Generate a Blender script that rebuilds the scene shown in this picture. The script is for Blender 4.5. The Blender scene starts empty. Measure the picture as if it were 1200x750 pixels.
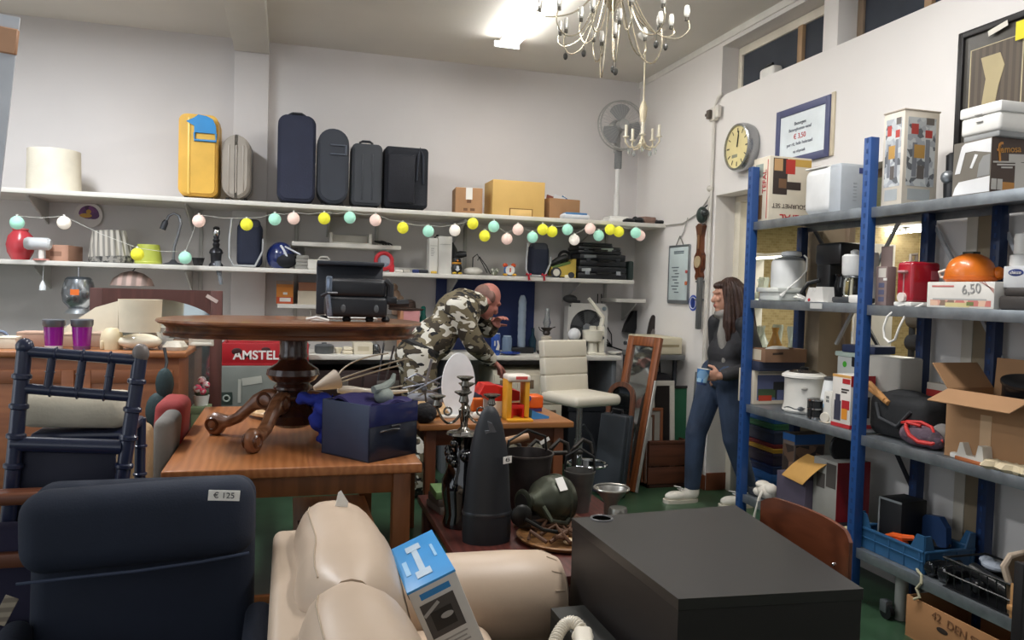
import bpy, bmesh, math, random
from math import pi, sin, cos, radians as rad
from mathutils import Vector as V, Matrix, Euler, noise
random.seed(7)
SC = bpy.context.scene
COL = SC.collection
# ------------------------------------------------------------------ camera numbers (image taken as 1200x750)
CF, CYAW, CPIT, CROL, CH = 917.0, rad(16.04), rad(-2.13), rad(1.62), 1.45
_f = V((sin(CYAW)*cos(CPIT), cos(CYAW)*cos(CPIT), sin(CPIT)))
_r0 = V((cos(CYAW), -sin(CYAW), 0)); _u0 = _r0.cross(_f)
CRT = _r0*cos(CROL) + _u0*sin(CROL); CUP = _u0*cos(CROL) - _r0*sin(CROL)
CAM = V((0, 0, CH))
def at(x, y, X=None, Y=None, Z=None):
    """the point of a world plane seen along a direction of the survey photo"""
    d = _f + CRT*((x-600)/CF) - CUP*((y-375)/CF)
    t = X/d.x if X is not None else Y/d.y if Y is not None else (Z-CH)/d.z
    return CAM + d*t
# ------------------------------------------------------------------ materials
def lin(h):
    h = h.lstrip('#'); c = [int(h[i:i+2], 16)/255 for i in (0, 2, 4)]
    return tuple((v/12.92 if v <= .04045 else ((v+.055)/1.055)**2.4) for v in c)
_mc = {}
def mt(hx, r=.55, m=0., var=.07, sc=6., bump=0., bsc=90., emit=0., kind='plain', hx2=None, tr=0., coat=0., axis=0):
    key = (hx, r, m, var, sc, bump, bsc, emit, kind, hx2, tr, coat, axis)
    if key in _mc: return _mc[key]
    ma = bpy.data.materials.new('material_%s_%s' % (kind, hx.strip('#'))); ma.use_nodes = True
    nt = ma.node_tree; N = nt.nodes; L = nt.links
    b = N['Principled BSDF']; c = lin(hx)
    b.inputs['Roughness'].default_value = r; b.inputs['Metallic'].default_value = m
    tc = N.new('ShaderNodeTexCoord'); mp = N.new('ShaderNodeMapping'); L.new(tc.outputs['Object'], mp.inputs['Vector'])
    def ramp(stops, src, const=False):
        rp = N.new('ShaderNodeValToRGB'); e = rp.color_ramp.elements
        while len(e) < len(stops): e.new(.5)
        for k, (p, cc) in enumerate(stops): e[k].position = p; e[k].color = (*cc, 1)
        if const: rp.color_ramp.interpolation = 'CONSTANT'
        L.new(src, rp.inputs['Fac']); return rp.outputs['Color']
    dk = tuple(v*(1-var*1.6) for v in c); lt = tuple(min(1, v*(1+var)) for v in c)
    nz = N.new('ShaderNodeTexNoise'); nz.inputs['Scale'].default_value = sc; nz.inputs['Detail'].default_value = 4
    L.new(mp.outputs['Vector'], nz.inputs['Vector'])
    if kind == 'wood':
        c2 = lin(hx2 or hx); s = [3., 3., 3.]; s[axis] = .35
        mp.inputs['Scale'].default_value = s
        wv = N.new('ShaderNodeTexWave'); wv.bands_direction = 'Y' if axis != 1 else 'X'
        wv.inputs['Scale'].default_value = 3.2; wv.inputs['Distortion'].default_value = 7; wv.inputs['Detail'].default_value = 3; wv.inputs['Detail Scale'].default_value = 1.6
        L.new(mp.outputs['Vector'], wv.inputs['Vector'])
        out = ramp([(0, c), (.5, tuple((a+d)/2 for a, d in zip(c, c2))), (1, c2)], wv.outputs['Fac'])
    elif kind == 'camo':
        mp.inputs['Scale'].default_value = (1, 1, 1.7); mp.inputs['Rotation'].default_value = (0, .6, 0)
        nz.inputs['Scale'].default_value = 11; nz.inputs['Detail'].default_value = 1.2; nz.inputs['Distortion'].default_value = .6
        out = None
        for q, (cc, th, scl) in enumerate((('#6f654f', 0, 9), ('#3d352a', .53, 10), ('#d6d2c6', .56, 11), ('#17171a', .585, 13))):
            if q == 0: rg = N.new('ShaderNodeRGB'); rg.outputs[0].default_value = (*lin(cc), 1); out = rg.outputs[0]; continue
            n3 = N.new('ShaderNodeTexNoise'); n3.noise_dimensions = '4D'; n3.inputs['W'].default_value = 3.7*q; n3.inputs['Scale'].default_value = scl; n3.inputs['Detail'].default_value = 1.5; n3.inputs['Distortion'].default_value = .5
            L.new(mp.outputs['Vector'], n3.inputs['Vector']); fac = ramp([(0, (0, 0, 0)), (th, (1, 1, 1))], n3.outputs['Fac'], True)
            mx = N.new('ShaderNodeMix'); mx.data_type = 'RGBA'; L.new(fac, mx.inputs['Factor']); L.new(out, mx.inputs['A']); mx.inputs['B'].default_value = (*lin(cc), 1); out = mx.outputs['Result']
    elif kind == 'brick':
        br = N.new('ShaderNodeTexBrick'); br.inputs['Scale'].default_value = 7.5
        br.inputs['Color1'].default_value = (*c, 1); br.inputs['Color2'].default_value = (*lin(hx2), 1); br.inputs['Mortar'].default_value = (*lin('#b9ad8a'), 1)
        br.inputs['Mortar Size'].default_value = .012
        sp = N.new('ShaderNodeSeparateXYZ'); L.new(tc.outputs['Object'], sp.inputs[0]); ad = N.new('ShaderNodeMath'); L.new(sp.outputs['X'], ad.inputs[0]); L.new(sp.outputs['Y'], ad.inputs[1])
        cb = N.new('ShaderNodeCombineXYZ'); L.new(ad.outputs[0], cb.inputs['X']); L.new(sp.outputs['Z'], cb.inputs['Y'])
        L.new(cb.outputs[0], br.inputs['Vector']); out = br.outputs['Color']
    elif kind == 'patch':      # blotched print of several colours
        vo = N.new('ShaderNodeTexVoronoi'); vo.inputs['Scale'].default_value = sc
        L.new(mp.outputs['Vector'], vo.inputs['Vector'])
        sep = N.new('ShaderNodeSeparateColor'); L.new(vo.outputs['Color'], sep.inputs['Color'])
        c2 = lin(hx2 or '#888888'); out = ramp([(0, c), (.3, c2), (.55, tuple((a+d)/2 for a, d in zip(c, c2))), (.75, tuple(.35*a for a in c2)), (.9, c)], sep.outputs['Red'], True)
    elif kind == 'stripe':
        wv = N.new('ShaderNodeTexWave'); wv.inputs['Scale'].default_value = sc; wv.bands_direction = 'XYZ'[axis]
        L.new(mp.outputs['Vector'], wv.inputs['Vector']); out = ramp([(.3, c), (.7, lin(hx2))], wv.outputs['Fac'])
    else:
        out = ramp([(.3, dk), (.7, lt)], nz.outputs['Fac'])
    L.new(out, b.inputs['Base Color'])
    if bump:
        n2 = N.new('ShaderNodeTexNoise'); n2.inputs['Scale'].default_value = bsc; n2.inputs['Detail'].default_value = 3
        L.new(tc.outputs['Object'], n2.inputs['Vector'])
        bp = N.new('ShaderNodeBump'); bp.inputs['Strength'].default_value = bump; bp.inputs['Distance'].default_value = .01
        L.new(n2.outputs['Fac'], bp.inputs['Height']); L.new(bp.outputs['Normal'], b.inputs['Normal'])
    if emit:
        L.new(out, b.inputs['Emission Color']); b.inputs['Emission Strength'].default_value = emit
    if tr: b.inputs['Transmission Weight'].default_value = tr; b.inputs['IOR'].default_value = 1.35
    if coat: b.inputs['Coat Weight'].default_value = coat; b.inputs['Coat Roughness'].default_value = .08
    _mc[key] = ma; return ma
# ------------------------------------------------------------------ mesh builder
def frame(o, right, up):
    r = V(right).normalized(); u = V(up); u = (u - r*u.dot(r)).normalized(); n = r.cross(u)
    return Matrix(((r.x, u.x, n.x, o[0]), (r.y, u.y, n.y, o[1]), (r.z, u.z, n.z, o[2]), (0, 0, 0, 1)))
def TR(x=0, y=0, z=0, rx=0, ry=0, rz=0):
    return Matrix.Translation((x, y, z)) @ Euler((rx, ry, rz)).to_matrix().to_4x4()
class MB:
    def __init__(s): s.v = []; s.f = []; s.k = []; s.m = 0; s.nb = 0; s.M = Matrix.Identity(4)
    def put(s, vs, fs, M=None):
        b = len(s.v); T = s.M @ M if M is not None else s.M
        s.v += [T @ V(p) for p in vs]; s.f += [tuple(b+i for i in q) for q in fs]; s.k += [s.m]*len(fs); return s
    def bmp(s, bm, M=None):
        bm.verts.ensure_lookup_table(); bm.verts.index_update()
        s.put([v.co.copy() for v in bm.verts], [[v.index for v in f.verts] for f in bm.faces], M); bm.free(); return s
    def box(s, c, d, bev=.004, seg=2, M=None):
        s.nb = (s.nb+1) % 11; j = .00011*s.nb; d = (d[0]+j, d[1]+j, d[2]+j)
        bm = bmesh.new(); bmesh.ops.create_cube(bm, size=1)
        for v in bm.verts: v.co = V((v.co.x*d[0], v.co.y*d[1], v.co.z*d[2]))
        bev = min(bev, min(d)*.45)
        if bev > 0: bmesh.ops.bevel(bm, geom=list(bm.edges), offset=bev, segments=seg, profile=.5, affect='EDGES')
        return s.bmp(bm, (M or Matrix.Identity(4)) @ Matrix.Translation(c))
    def bb(s, x0, x1, y0, y1, z0, z1, bev=.004, seg=2, M=None):
        return s.box(((x0+x1)/2, (y0+y1)/2, (z0+z1)/2), (abs(x1-x0), abs(y1-y0), abs(z1-z0)), bev, seg, M)
    def rev(s, prof, n=24, M=None, mod=None, close=True):
        vs = []; fs = []; m = len(prof)
        for i in range(n):
            a = 2*pi*i/n
            for j, (r, z) in enumerate(prof):
                q = mod(a, j) if mod else 1
                vs.append((r*q*cos(a), r*q*sin(a), z))
        for i in range(n):
            for j in range(m-1):
                a = i*m+j; b = ((i+1) % n)*m+j
                fs.append((a, b, b+1, a+1))
        if close:
            if prof[0][0] > 1e-4: fs.append([i*m for i in range(n)][::-1])
            if prof[-1][0] > 1e-4: fs.append([i*m+m-1 for i in range(n)])
        return s.put(vs, fs, M)
    def cyl(s, p0, p1, r0, r1=None, n=16):
        r1 = r0 if r1 is None else r1; p0 = V(p0); p1 = V(p1); d = p1-p0; L = d.length
        Q = d.to_track_quat('Z', 'Y').to_matrix().to_4x4()
        return s.rev([(r0, 0), (r1, L)], n, Matrix.Translation(p0) @ Q)
    def along(s, p0, p1, prof, n=16):
        p0 = V(p0); p1 = V(p1); d = p1-p0; L = d.length
        return s.rev([(r, t*L) for r, t in prof], n, Matrix.Translation(p0) @ d.to_track_quat('Z', 'Y').to_matrix().to_4x4())
    def sph(s, c, r, n=16, sc=(1, 1, 1), M=None, z0=-1., z1=1.):
        k = max(6, n//2); pr = []
        a0, a1 = math.asin(max(-1, z0)), math.asin(min(1, z1))
        for j in range(k+1):
            a = a0+(a1-a0)*j/k; pr.append((max(1e-5, r*cos(a)), r*sin(a)))
        return s.rev(pr, n, (M or Matrix.Identity(4)) @ Matrix.Translation(c) @ Matrix.Diagonal((*sc, 1)))
    def tube(s, pts, r, n=8, cap=True):
        pts = [V(p) for p in pts]; rs = r if isinstance(r, (list, tuple)) else [r]*len(pts)
        vs = []; fs = []; up = None
        for i, p in enumerate(pts):
            t = (pts[min(i+1, len(pts)-1)] - pts[max(i-1, 0)]).normalized()
            if up is None: up = t.orthogonal().normalized()
            up = (up - t*up.dot(t)); up = up.normalized() if up.length > 1e-6 else t.orthogonal().normalized()
            w = t.cross(up)
            for k in range(n):
                a = 2*pi*k/n; vs.append(p + (up*cos(a) + w*sin(a))*rs[i])
        for i in range(len(pts)-1):
            for k in range(n):
                a = i*n+k; b = i*n+(k+1) % n; fs.append((a, b, b+n, a+n))
        if cap: fs.append(list(range(n))[::-1]); fs.append([(len(pts)-1)*n+k for k in range(n)])
        return s.put(vs, fs)
    def prism(s, pts, h, M=None, z=0.):
        n = len(pts); vs = [(p[0], p[1], z) for p in pts] + [(p[0], p[1], z+h) for p in pts]
        fs = [list(range(n))[::-1], [n+i for i in range(n)]] + [(i, (i+1) % n, n+(i+1) % n, n+i) for i in range(n)]
        return s.put(vs, fs, M)
    def rprism(s, pts, h, bev, M=None, z=0.):
        n = len(pts); P = [V((p[0], p[1], 0)) for p in pts]; ar = sum(P[i].x*P[(i+1) % n].y-P[(i+1) % n].x*P[i].y for i in range(n)); q = []
        for i in range(n):
            a, b = (P[i]-P[i-1]).normalized(), (P[(i+1) % n]-P[i]).normalized(); nn = V((-(a.y+b.y), a.x+b.x, 0)).normalized()*(1 if ar > 0 else -1); q.append(P[i]+nn*bev)
        ly = [(q, z), ([P[i]*.35+q[i]*.65 for i in range(n)], z+bev*.25), (P, z+bev), (P, z+h-bev), ([P[i]*.35+q[i]*.65 for i in range(n)], z+h-bev*.25), (q, z+h)]
        vs = [(p.x, p.y, zz) for l, zz in ly for p in l]; fs = [list(range(n))[::-1], [5*n+i for i in range(n)]]
        for k in range(5): fs += [(k*n+i, k*n+(i+1) % n, (k+1)*n+(i+1) % n, (k+1)*n+i) for i in range(n)]
        return s.put(vs, fs, M)
    def quad(s, M, w, h, m=None, d=.0012):
        k = s.m
        if m is not None: s.m = m
        s.box((0, 0, 0), (w, h, d), 0, 1, M); s.m = k; return s
    def torus(s, c, R, r, n=28, k=8, M=None, a0=0, a1=2*pi, sc=(1, 1)):
        pts = [V((c[0]+R*sc[0]*cos(a0+(a1-a0)*i/n), c[1]+R*sc[1]*sin(a0+(a1-a0)*i/n), c[2])) for i in range(n+1)]
        o = s.M
        if M is not None: s.M = s.M @ M
        s.tube(pts, r, k, cap=abs(a1-a0) < 6.28); s.M = o; return s
    def face(s, d, side, u0, v0, u1, v1, m):
        """thin print on one side of a base-centred box of size d"""
        x, y, z = d; e = .0008; k = s.m; s.m = m
        if side == 'f': s.bb((u0-.5)*x, (u1-.5)*x, -y/2-e, -y/2+e, v0*z, v1*z, 0)
        if side == 'l': s.bb(-x/2-e, -x/2+e, (.5-u1)*y, (.5-u0)*y, v0*z, v1*z, 0)
        if side == 'r': s.bb(x/2-e, x/2+e, (u0-.5)*y, (u1-.5)*y, v0*z, v1*z, 0)
        if side == 't': s.bb((u0-.5)*x, (u1-.5)*x, (v0-.5)*y, (v1-.5)*y, z-e, z+e, 0)
        s.m = k; return s
    def mesh(s, name, mats, ang=38):
        me = bpy.data.meshes.new(name); me.from_pydata([tuple(p) for p in s.v], [], s.f)
        for q in (mats if isinstance(mats, (list, tuple)) else [mats]): me.materials.append(q)
        me.polygons.foreach_set('material_index', s.k)
        bm = bmesh.new(); bm.from_mesh(me); bmesh.ops.recalc_face_normals(bm, faces=bm.faces); bm.to_mesh(me); bm.free()
        if ang:
            me.polygons.foreach_set('use_smooth', [True]*len(me.polygons)); me.set_sharp_from_angle(angle=rad(ang))
        me.update(); return me
# ------------------------------------------------------------------ objects
def tag(o, label, cat, group=None, kind=None):
    o['label'] = label; o['category'] = cat
    if group: o['group'] = group
    if kind: o['kind'] = kind
    return o
def thing(name, label, cat, loc=(0, 0, 0), rz=0., group=None, rot=None):
    o = bpy.data.objects.new(name, None); COL.objects.link(o); o.empty_display_size = .05
    o.location = loc; o.rotation_euler = rot or (0, 0, rz); return tag(o, label, cat, group)
def part(name, mb, mats, parent, label=None, kind=None):
    o = bpy.data.objects.new(name, mb.mesh(name, mats) if isinstance(mb, MB) else mb); COL.objects.link(o); o.parent = parent
    if label: o['label'] = label
    if kind: o['kind'] = kind
    return o
def one(name, label, cat, mb, mats, loc=(0, 0, 0), rz=0., group=None, rot=None):
    o = bpy.data.objects.new(name, mb.mesh(name, mats)); COL.objects.link(o)
    o.location = loc; o.rotation_euler = rot or (0, 0, rz); return tag(o, label, cat, group)
def struct(name, mb, mats, parent=None):
    o = bpy.data.objects.new(name, mb.mesh(name, mats)); COL.objects.link(o)
    if parent: o.parent = parent
    else: o['kind'] = 'structure'
    return o
def text(s, size, mat, parent, M, name='lettering', bold=0.):
    cu = bpy.data.curves.new(name, 'FONT'); cu.body = s; cu.size = size; cu.align_x = 'CENTER'; cu.align_y = 'CENTER'; cu.extrude = .0008; cu.offset = bold
    ob = bpy.data.objects.new(name, cu); COL.objects.link(ob)
    dg = bpy.context.evaluated_depsgraph_get(); me = bpy.data.meshes.new_from_object(ob.evaluated_get(dg))
    bpy.data.objects.remove(ob); bpy.data.curves.remove(cu); me.name = name; me.materials.clear(); me.materials.append(mat)
    me.transform(M); o = bpy.data.objects.new(name, me); COL.objects.link(o); o.parent = parent; return o
def S(pl, pr, yt, zb, Y, depth=.2):
    """loc (base centre) and size of something on a back-wall shelf, between two directions"""
    a = at(pl, yt, Y=Y); b = at(pr, yt, Y=Y); z = (a.z+b.z)/2
    return V(((a.x+b.x)/2, Y+depth/2, zb)), (b.x-a.x, depth, z-zb)
def RB(l, m, r, yt, zb, X0=2.67):
    """loc and size of a box on the steel rack: left, middle and right upright edges"""
    a = at(l, yt, X=X0); b = at(m, yt, X=X0); c = at(r, yt, Y=b.y)
    x1 = min(c.x, 2.94); return V(((X0+x1)/2, (a.y+b.y)/2, zb)), (x1-X0, a.y-b.y, b.z-zb)
WHITE = mt('#e6e4de', .45); CREAM = mt('#dcd3bd', .55); BLACK = mt('#16171a', .4); CHROME = mt('#c9ccd0', .18, 1.); DGREY = mt('#33363c', .5)
NAVY = mt('#1c2438', .7); CARD = mt('#a9805a', .85); PAPER = mt('#ece9e2', .7); RED = mt('#b3202c', .4); STEEL = mt('#8f959a', .4, .7, var=.15, sc=14)
CLEAR = mt('#eef4f2', .04, tr=1.)
# ================================================================== the room
XR, YB, ZC = 3.03, 6.565, 3.36
wallm = mt('#d8d4d2', .85, var=.02, sc=2, bump=.05, bsc=30); wallw = mt('#e6e2de', .85, var=.015, sc=2)
struct('floor', MB().bb(-4, 10, -2, 9, -.1, 0, 0), mt('#35503a', .28, var=.2, sc=5))
struct('ceiling', MB().bb(-4, 3.25, -2, 6.7, ZC, ZC+.1, 0), mt('#dedad2', .9, var=.03, sc=1.5))
w = MB().bb(-4, 3.25, YB, YB+.15, 0, ZC, 0)
struct('wall_back', w, wallm)
struct('wall_column', MB().bb(-.425, -.17, YB-.09, YB, 0, ZC, .004), wallm)
struct('ceiling_beam', MB().bb(-.425, -.17, -2, YB-.09, ZC-.12, ZC, .004), mt('#d5d2ca', .85, var=.02))
w = MB()
for y0, y1, z0, z1 in ((5.175, 6.565, 0, 2.92), (4.15, 5.175, 2.195, 2.92), (3.95, 4.15, 0, 2.92), (3.13, 3.95, 0, .95), (3.13, 3.95, 2.195, 2.92),
                       (-2, 3.13, 0, 2.92), (5.16, 6.565, 2.92, ZC), (2.2, 5.16, 3.28, ZC), (-2, 2.2, 2.92, ZC)):
    w.bb(XR, XR+.22, y0, y1, z0, z1, 0)
struct('wall_right', w, wallw)
struct('wall_left', MB().bb(-4, -3.9, -2, YB, 0, ZC, 0), wallm)
struct('wall_front_added', MB().bb(-4, 3.25, -2.1, -2, 0, .85, 0).bb(-4, 3.25, -2.1, -2, 3.15, ZC, 0).bb(-4, -3.7, -2.1, -2, .85, 3.15, 0).bb(.6, 3.25, -2.1, -2, .85, 3.15, 0), wallm)  # unseen wall, added to dim the low right; daylight enters by its opening
struct('trim_1', MB().bb(XR-.012, XR, -2, YB, ZC-.05, ZC, .003), mt('#e8e5de', .7))
struct('baseboard_right', MB().bb(XR-.015, XR, 5.175, 5.9, 0, .11, .003), mt('#6b3b22', .5))
struct('baseboard_jamb', MB().bb(XR, XR+.22, 5.16, 5.175, 0, .13, .003), mt('#6b3b22', .5))
struct('trim_2', MB().bb(XR+.16, XR+.22, 5.10, 5.175, .0, 2.195, .003).bb(XR+.16, XR+.22, 4.15, 5.175, 2.15, 2.195, .003), mt('#d9d2c0', .5))
struct('trim_3', MB().bb(XR-.004, XR+.224, 3.945, 4.155, .13, 2.19, .003), mt('#a08f78', .7))
# transom windows high in the right wall
gl = mt('#3b414b', .12, var=.05)  # opaque, the dark space behind the glass is put into its colour
def transom(name, y0, y1, mull, fr, mu):
    o = struct(name, MB().bb(XR+.13, XR+.17, y0, y0+.05, 2.925, 3.275).bb(XR+.13, XR+.17, y1-.05, y1, 2.925, 3.275).bb(XR+.13, XR+.17, y0, y1, 3.215, 3.275), fr)
    struct('pane', MB().bb(XR+.145, XR+.155, y0+.05, y1-.05, 2.925, 3.215, 0), gl, o)
    for m in mull: struct('mullion', MB().bb(XR+.12, XR+.175, m-.025, m+.025, 2.925, 3.215), mu, o)
transom('window_1', 4.03, 5.155, (4.42,), mt('#e0d8c8', .6), mt('#a98a68', .6))
transom('window_2', 2.22, 3.9, (3.36, 2.8), mt('#8d7a66', .6), mt('#a98a68', .6))
struct('trim_4', MB().bb(XR+.0, XR+.2, 3.9, 4.03, 2.92, 3.28, .003), wallw)
# the room beyond
struct('wall_beyond', MB().bb(8.4, 8.5, 2, 9, 0, 2.75, 0), mt('#b3a077', .9, kind='brick', hx2='#9c8a60'))
struct('wall_far', MB().bb(3.25, 8.5, 8.9, 9, 0, 2.75, 0), mt('#b3a077', .9, kind='brick', hx2='#9c8a60'))
struct('wall_near', MB().bb(3.25, 8.5, 1.5, 1.6, 0, 2.75, 0), mt('#b9b0a0', .9))
ZNX = at(1040, 268, X=7.9).z
struct('ceiling_beyond', MB().bb(3.25, 8.5, 1.5, 9, ZNX, ZNX+.1, 0), mt('#d8d2c4', .9))
struct('transom_light_block', MB().bb(3.25, 3.9, 1.5, 6.7, 3.4, 3.45, 0).bb(3.9, 3.95, 1.5, 6.7, 2.8, 3.45, 0), mt('#3a3835', .9))  # unseen dark box added behind the transoms to stop light leaking in
struct('window_3', MB().bb(XR+.15, XR+.19, 3.13, 3.17, .95, 2.195).bb(XR+.15, XR+.19, 3.91, 3.95, .95, 2.195).bb(XR+.15, XR+.19, 3.13, 3.95, .95, 1.0).bb(XR+.15, XR+.19, 3.13, 3.95, 2.15, 2.195), mt('#8d7a66', .6))
# pier and panel of the wall behind the rack's near bay
struct('trim_5', MB().bb(XR-.012, XR, 2.86, 2.92, .3, 2.0, .002), mt('#c9c2b4', .6))
struct('trim_6', MB().bb(XR-.02, XR, 2.76, 2.85, .3, 2.0, .002), mt('#8f8068', .6))
tube_e = mt('#fffcf6', .5, emit=24.)
def tubelight(label, loc, L, grp):
    t = thing('ceiling_lamp', label, 'lamp', loc, 0, grp)
    part('housing', MB().bb(-.05, .05, -L/2, L/2, -.035, 0, .008), WHITE, t)
    for s in (-1, 1):
        k = part('tube', MB().cyl((s*.055, -L/2+.03, -.06), (s*.055, L/2-.03, -.06), .016), tube_e, t)
    part('end_cap', MB().bb(-.1, .1, L/2-.03, L/2, -.08, -.03, .004), WHITE, t); part('end_cap', MB().bb(-.1, .1, -L/2, -L/2+.03, -.08, -.03, .004), WHITE, t)
    return t
tubelight('glaring fluorescent tube lamp on the ceiling beside the silver chandelier', (1.56, 5.05, ZC), 1.5, None)
for px_, L in ((998, .75), (1050, .6), (1078, .5)):
    q_ = at(px_, 268, X=7.9); tubelight('fluorescent lamp on the ceiling of the next room', (7.9, q_.y, ZNX), L, 'fluorescent lamps of the next room')
def area(loc, sx, sy, p, col=(1, .985, .97), rot=(0, 0, 0)):
    l = bpy.data.lights.new('area_light', 'AREA'); l.shape = 'RECTANGLE'; l.size = sx; l.size_y = sy; l.energy = p; l.color = col
    o = bpy.data.objects.new('area_light', l); COL.objects.link(o); o.location = loc; o.rotation_euler = rot; return o
area((1.56, 5.05, ZC-.12), .25, 1.4, 8)
area((1.7, 2.6, ZC-.05), .25, 1.4, 42)
area((-1.6, 4.4, ZC-.05), .25, 1.4, 80, (.93, .96, 1))
area((-.1, 3.0, ZC-.05), .25, 1.4, 16)  # added ceiling light with no fixture, brightens the table fronts
area((6.0, 5.6, ZNX-.06), .6, 3.5, 110, (1, .93, .8))
area((4.4, 4.3, ZNX-.06), .4, 1.5, 22, (1, .93, .8))
# daylight of the shop window behind the photographer's left
area((-3.7, 1.8, 1.9), 3.2, 2.2, 30, (.82, .9, 1), (0, rad(-90), 0))
wd = bpy.data.worlds.new('world'); SC.world = wd; wd.use_nodes = True
wd.node_tree.nodes['Background'].inputs[0].default_value = (.9, .94, 1, 1); wd.node_tree.nodes['Background'].inputs[1].default_value = .85
cd = bpy.data.cameras.new('camera'); co = bpy.data.objects.new('camera', cd); COL.objects.link(co); SC.camera = co
cd.sensor_width = 36; cd.lens = 36*CF/1200; cd.clip_start = .05
co.matrix_world = Matrix(((CRT.x, CUP.x, -_f.x, 0), (CRT.y, CUP.y, -_f.y, 0), (CRT.z, CUP.z, -_f.z, CH), (0, 0, 0, 1)))
SC.view_settings.view_transform = 'Standard'; SC.view_settings.look = 'None'; SC.view_settings.gamma = 1; SC.view_settings.exposure = 0.27; SC.view_settings.use_curve_mapping = False
# ================================================================== back wall shelves and what stands on them
Z1, Z2, ZT = 2.045, 1.568, .935
YF = 5.97
shw = mt('#d8d5cd', .6, var=.04)
def shelf(name, label, x0, x1, y0, z, brx):
    t = thing(name, label, 'shelf', ((x0+x1)/2, YB, z)); h = (x1-x0)/2
    part('board', MB().bb(-h, h, y0-YB, 0, -.032, 0, .003), shw, t)
    for bx in brx:
        b = MB(); b.M = TR(bx-(x0+x1)/2, 0, 0); L = (y0-YB)*.8
        b.prism([(0, -.034), (L, -.034), (L, -.05), (-.0, -.2)], .012, Matrix(((0, 0, 1, -.006), (1, 0, 0, 0), (0, 1, 0, 0), (0, 0, 0, 1))))
        part('bracket', b, mt('#c2c1bd', .6), t)
    return t
shelf('wall_shelf', 'long white upper wall shelf carrying the suitcases', -2.7, XR, YF, Z1, (-1.72, -.72, .3, 1.35, 2.45))
shelf('wall_shelf', 'long white middle wall shelf behind the string of lights', -2.7, 2.8, 6.05, Z2, (-1.7, -.72, .25, 1.3, 2.35))
a = at(342, 285, Y=6.2); b = at(470, 292, Y=6.2)
shelf('wall_shelf', 'short thin white shelf between the two long ones', a.x, b.x, 6.2, 1.78, (a.x+.1, b.x-.1)); ZS = 1.78
a = at(325, 356, Y=6.25); b = at(420, 356, Y=6.25); ZL = a.z
shelf('wall_shelf', 'short low white shelf holding an orange box', a.x, b.x, 6.25, ZL, (a.x+.25,))
a = at(722, 356, Y=6.2); b = at(757, 354, Y=6.2); 
shelf('wall_shelf', 'small white shelf in the corner above the black mirror', a.x, b.x, 6.2, 1.41, (b.x-.06,))
# slotted uprights on the wall
for k, px in enumerate((235, 347, 441, 545, 711)):
    p = at(px, 300, Y=YB-.02)
    struct('trim_%d' % (k+7), MB().bb(p.x-.014, p.x+.014, YB-.016-(.09 if -.45 < p.x < -.15 else 0), YB, ZT, Z1-.04, .002), mt('#b5b3ae', .5))
# --- upper shelf
def drum(name, label, pl, pr, yt, zb, Y, r0k=1.0, col=None):
    c, d = S(pl, pr, yt, zb, Y); R = d[0]/2; c.y = Y+R; t = thing(name, label, 'lampshade', c)
    h = d[2]
    part('shade', MB().rev([(R*r0k, .0), (R, h*.02), (R*.97, h*.98), (R*.96, h), (R*.94, h), (R*.96, .01)], 40, close=False), col or mt('#dcd5c3', .8, bump=.1), t)
    part('ring', MB().torus((0, 0, h*.93), R*.94, .004).cyl((-R*.94, 0, h*.93), (R*.94, 0, h*.93), .003), CHROME, t); return t
drum('lampshade', 'cream drum lampshade alone at the left of the upper shelf', 22, 88, 172, Z1, 6.02)
def rim(w, h, r, n=6):
    p = []
    for cx, cz, a0 in ((w/2-r, r, -pi/2), (w/2-r, h-r, 0), (-w/2+r, h-r, pi/2), (-w/2+r, r, pi)):
        p += [(cx+r*cos(a0+pi/2*i/n), cz+r*sin(a0+pi/2*i/n)) for i in range(n+1)]
    return p
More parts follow.
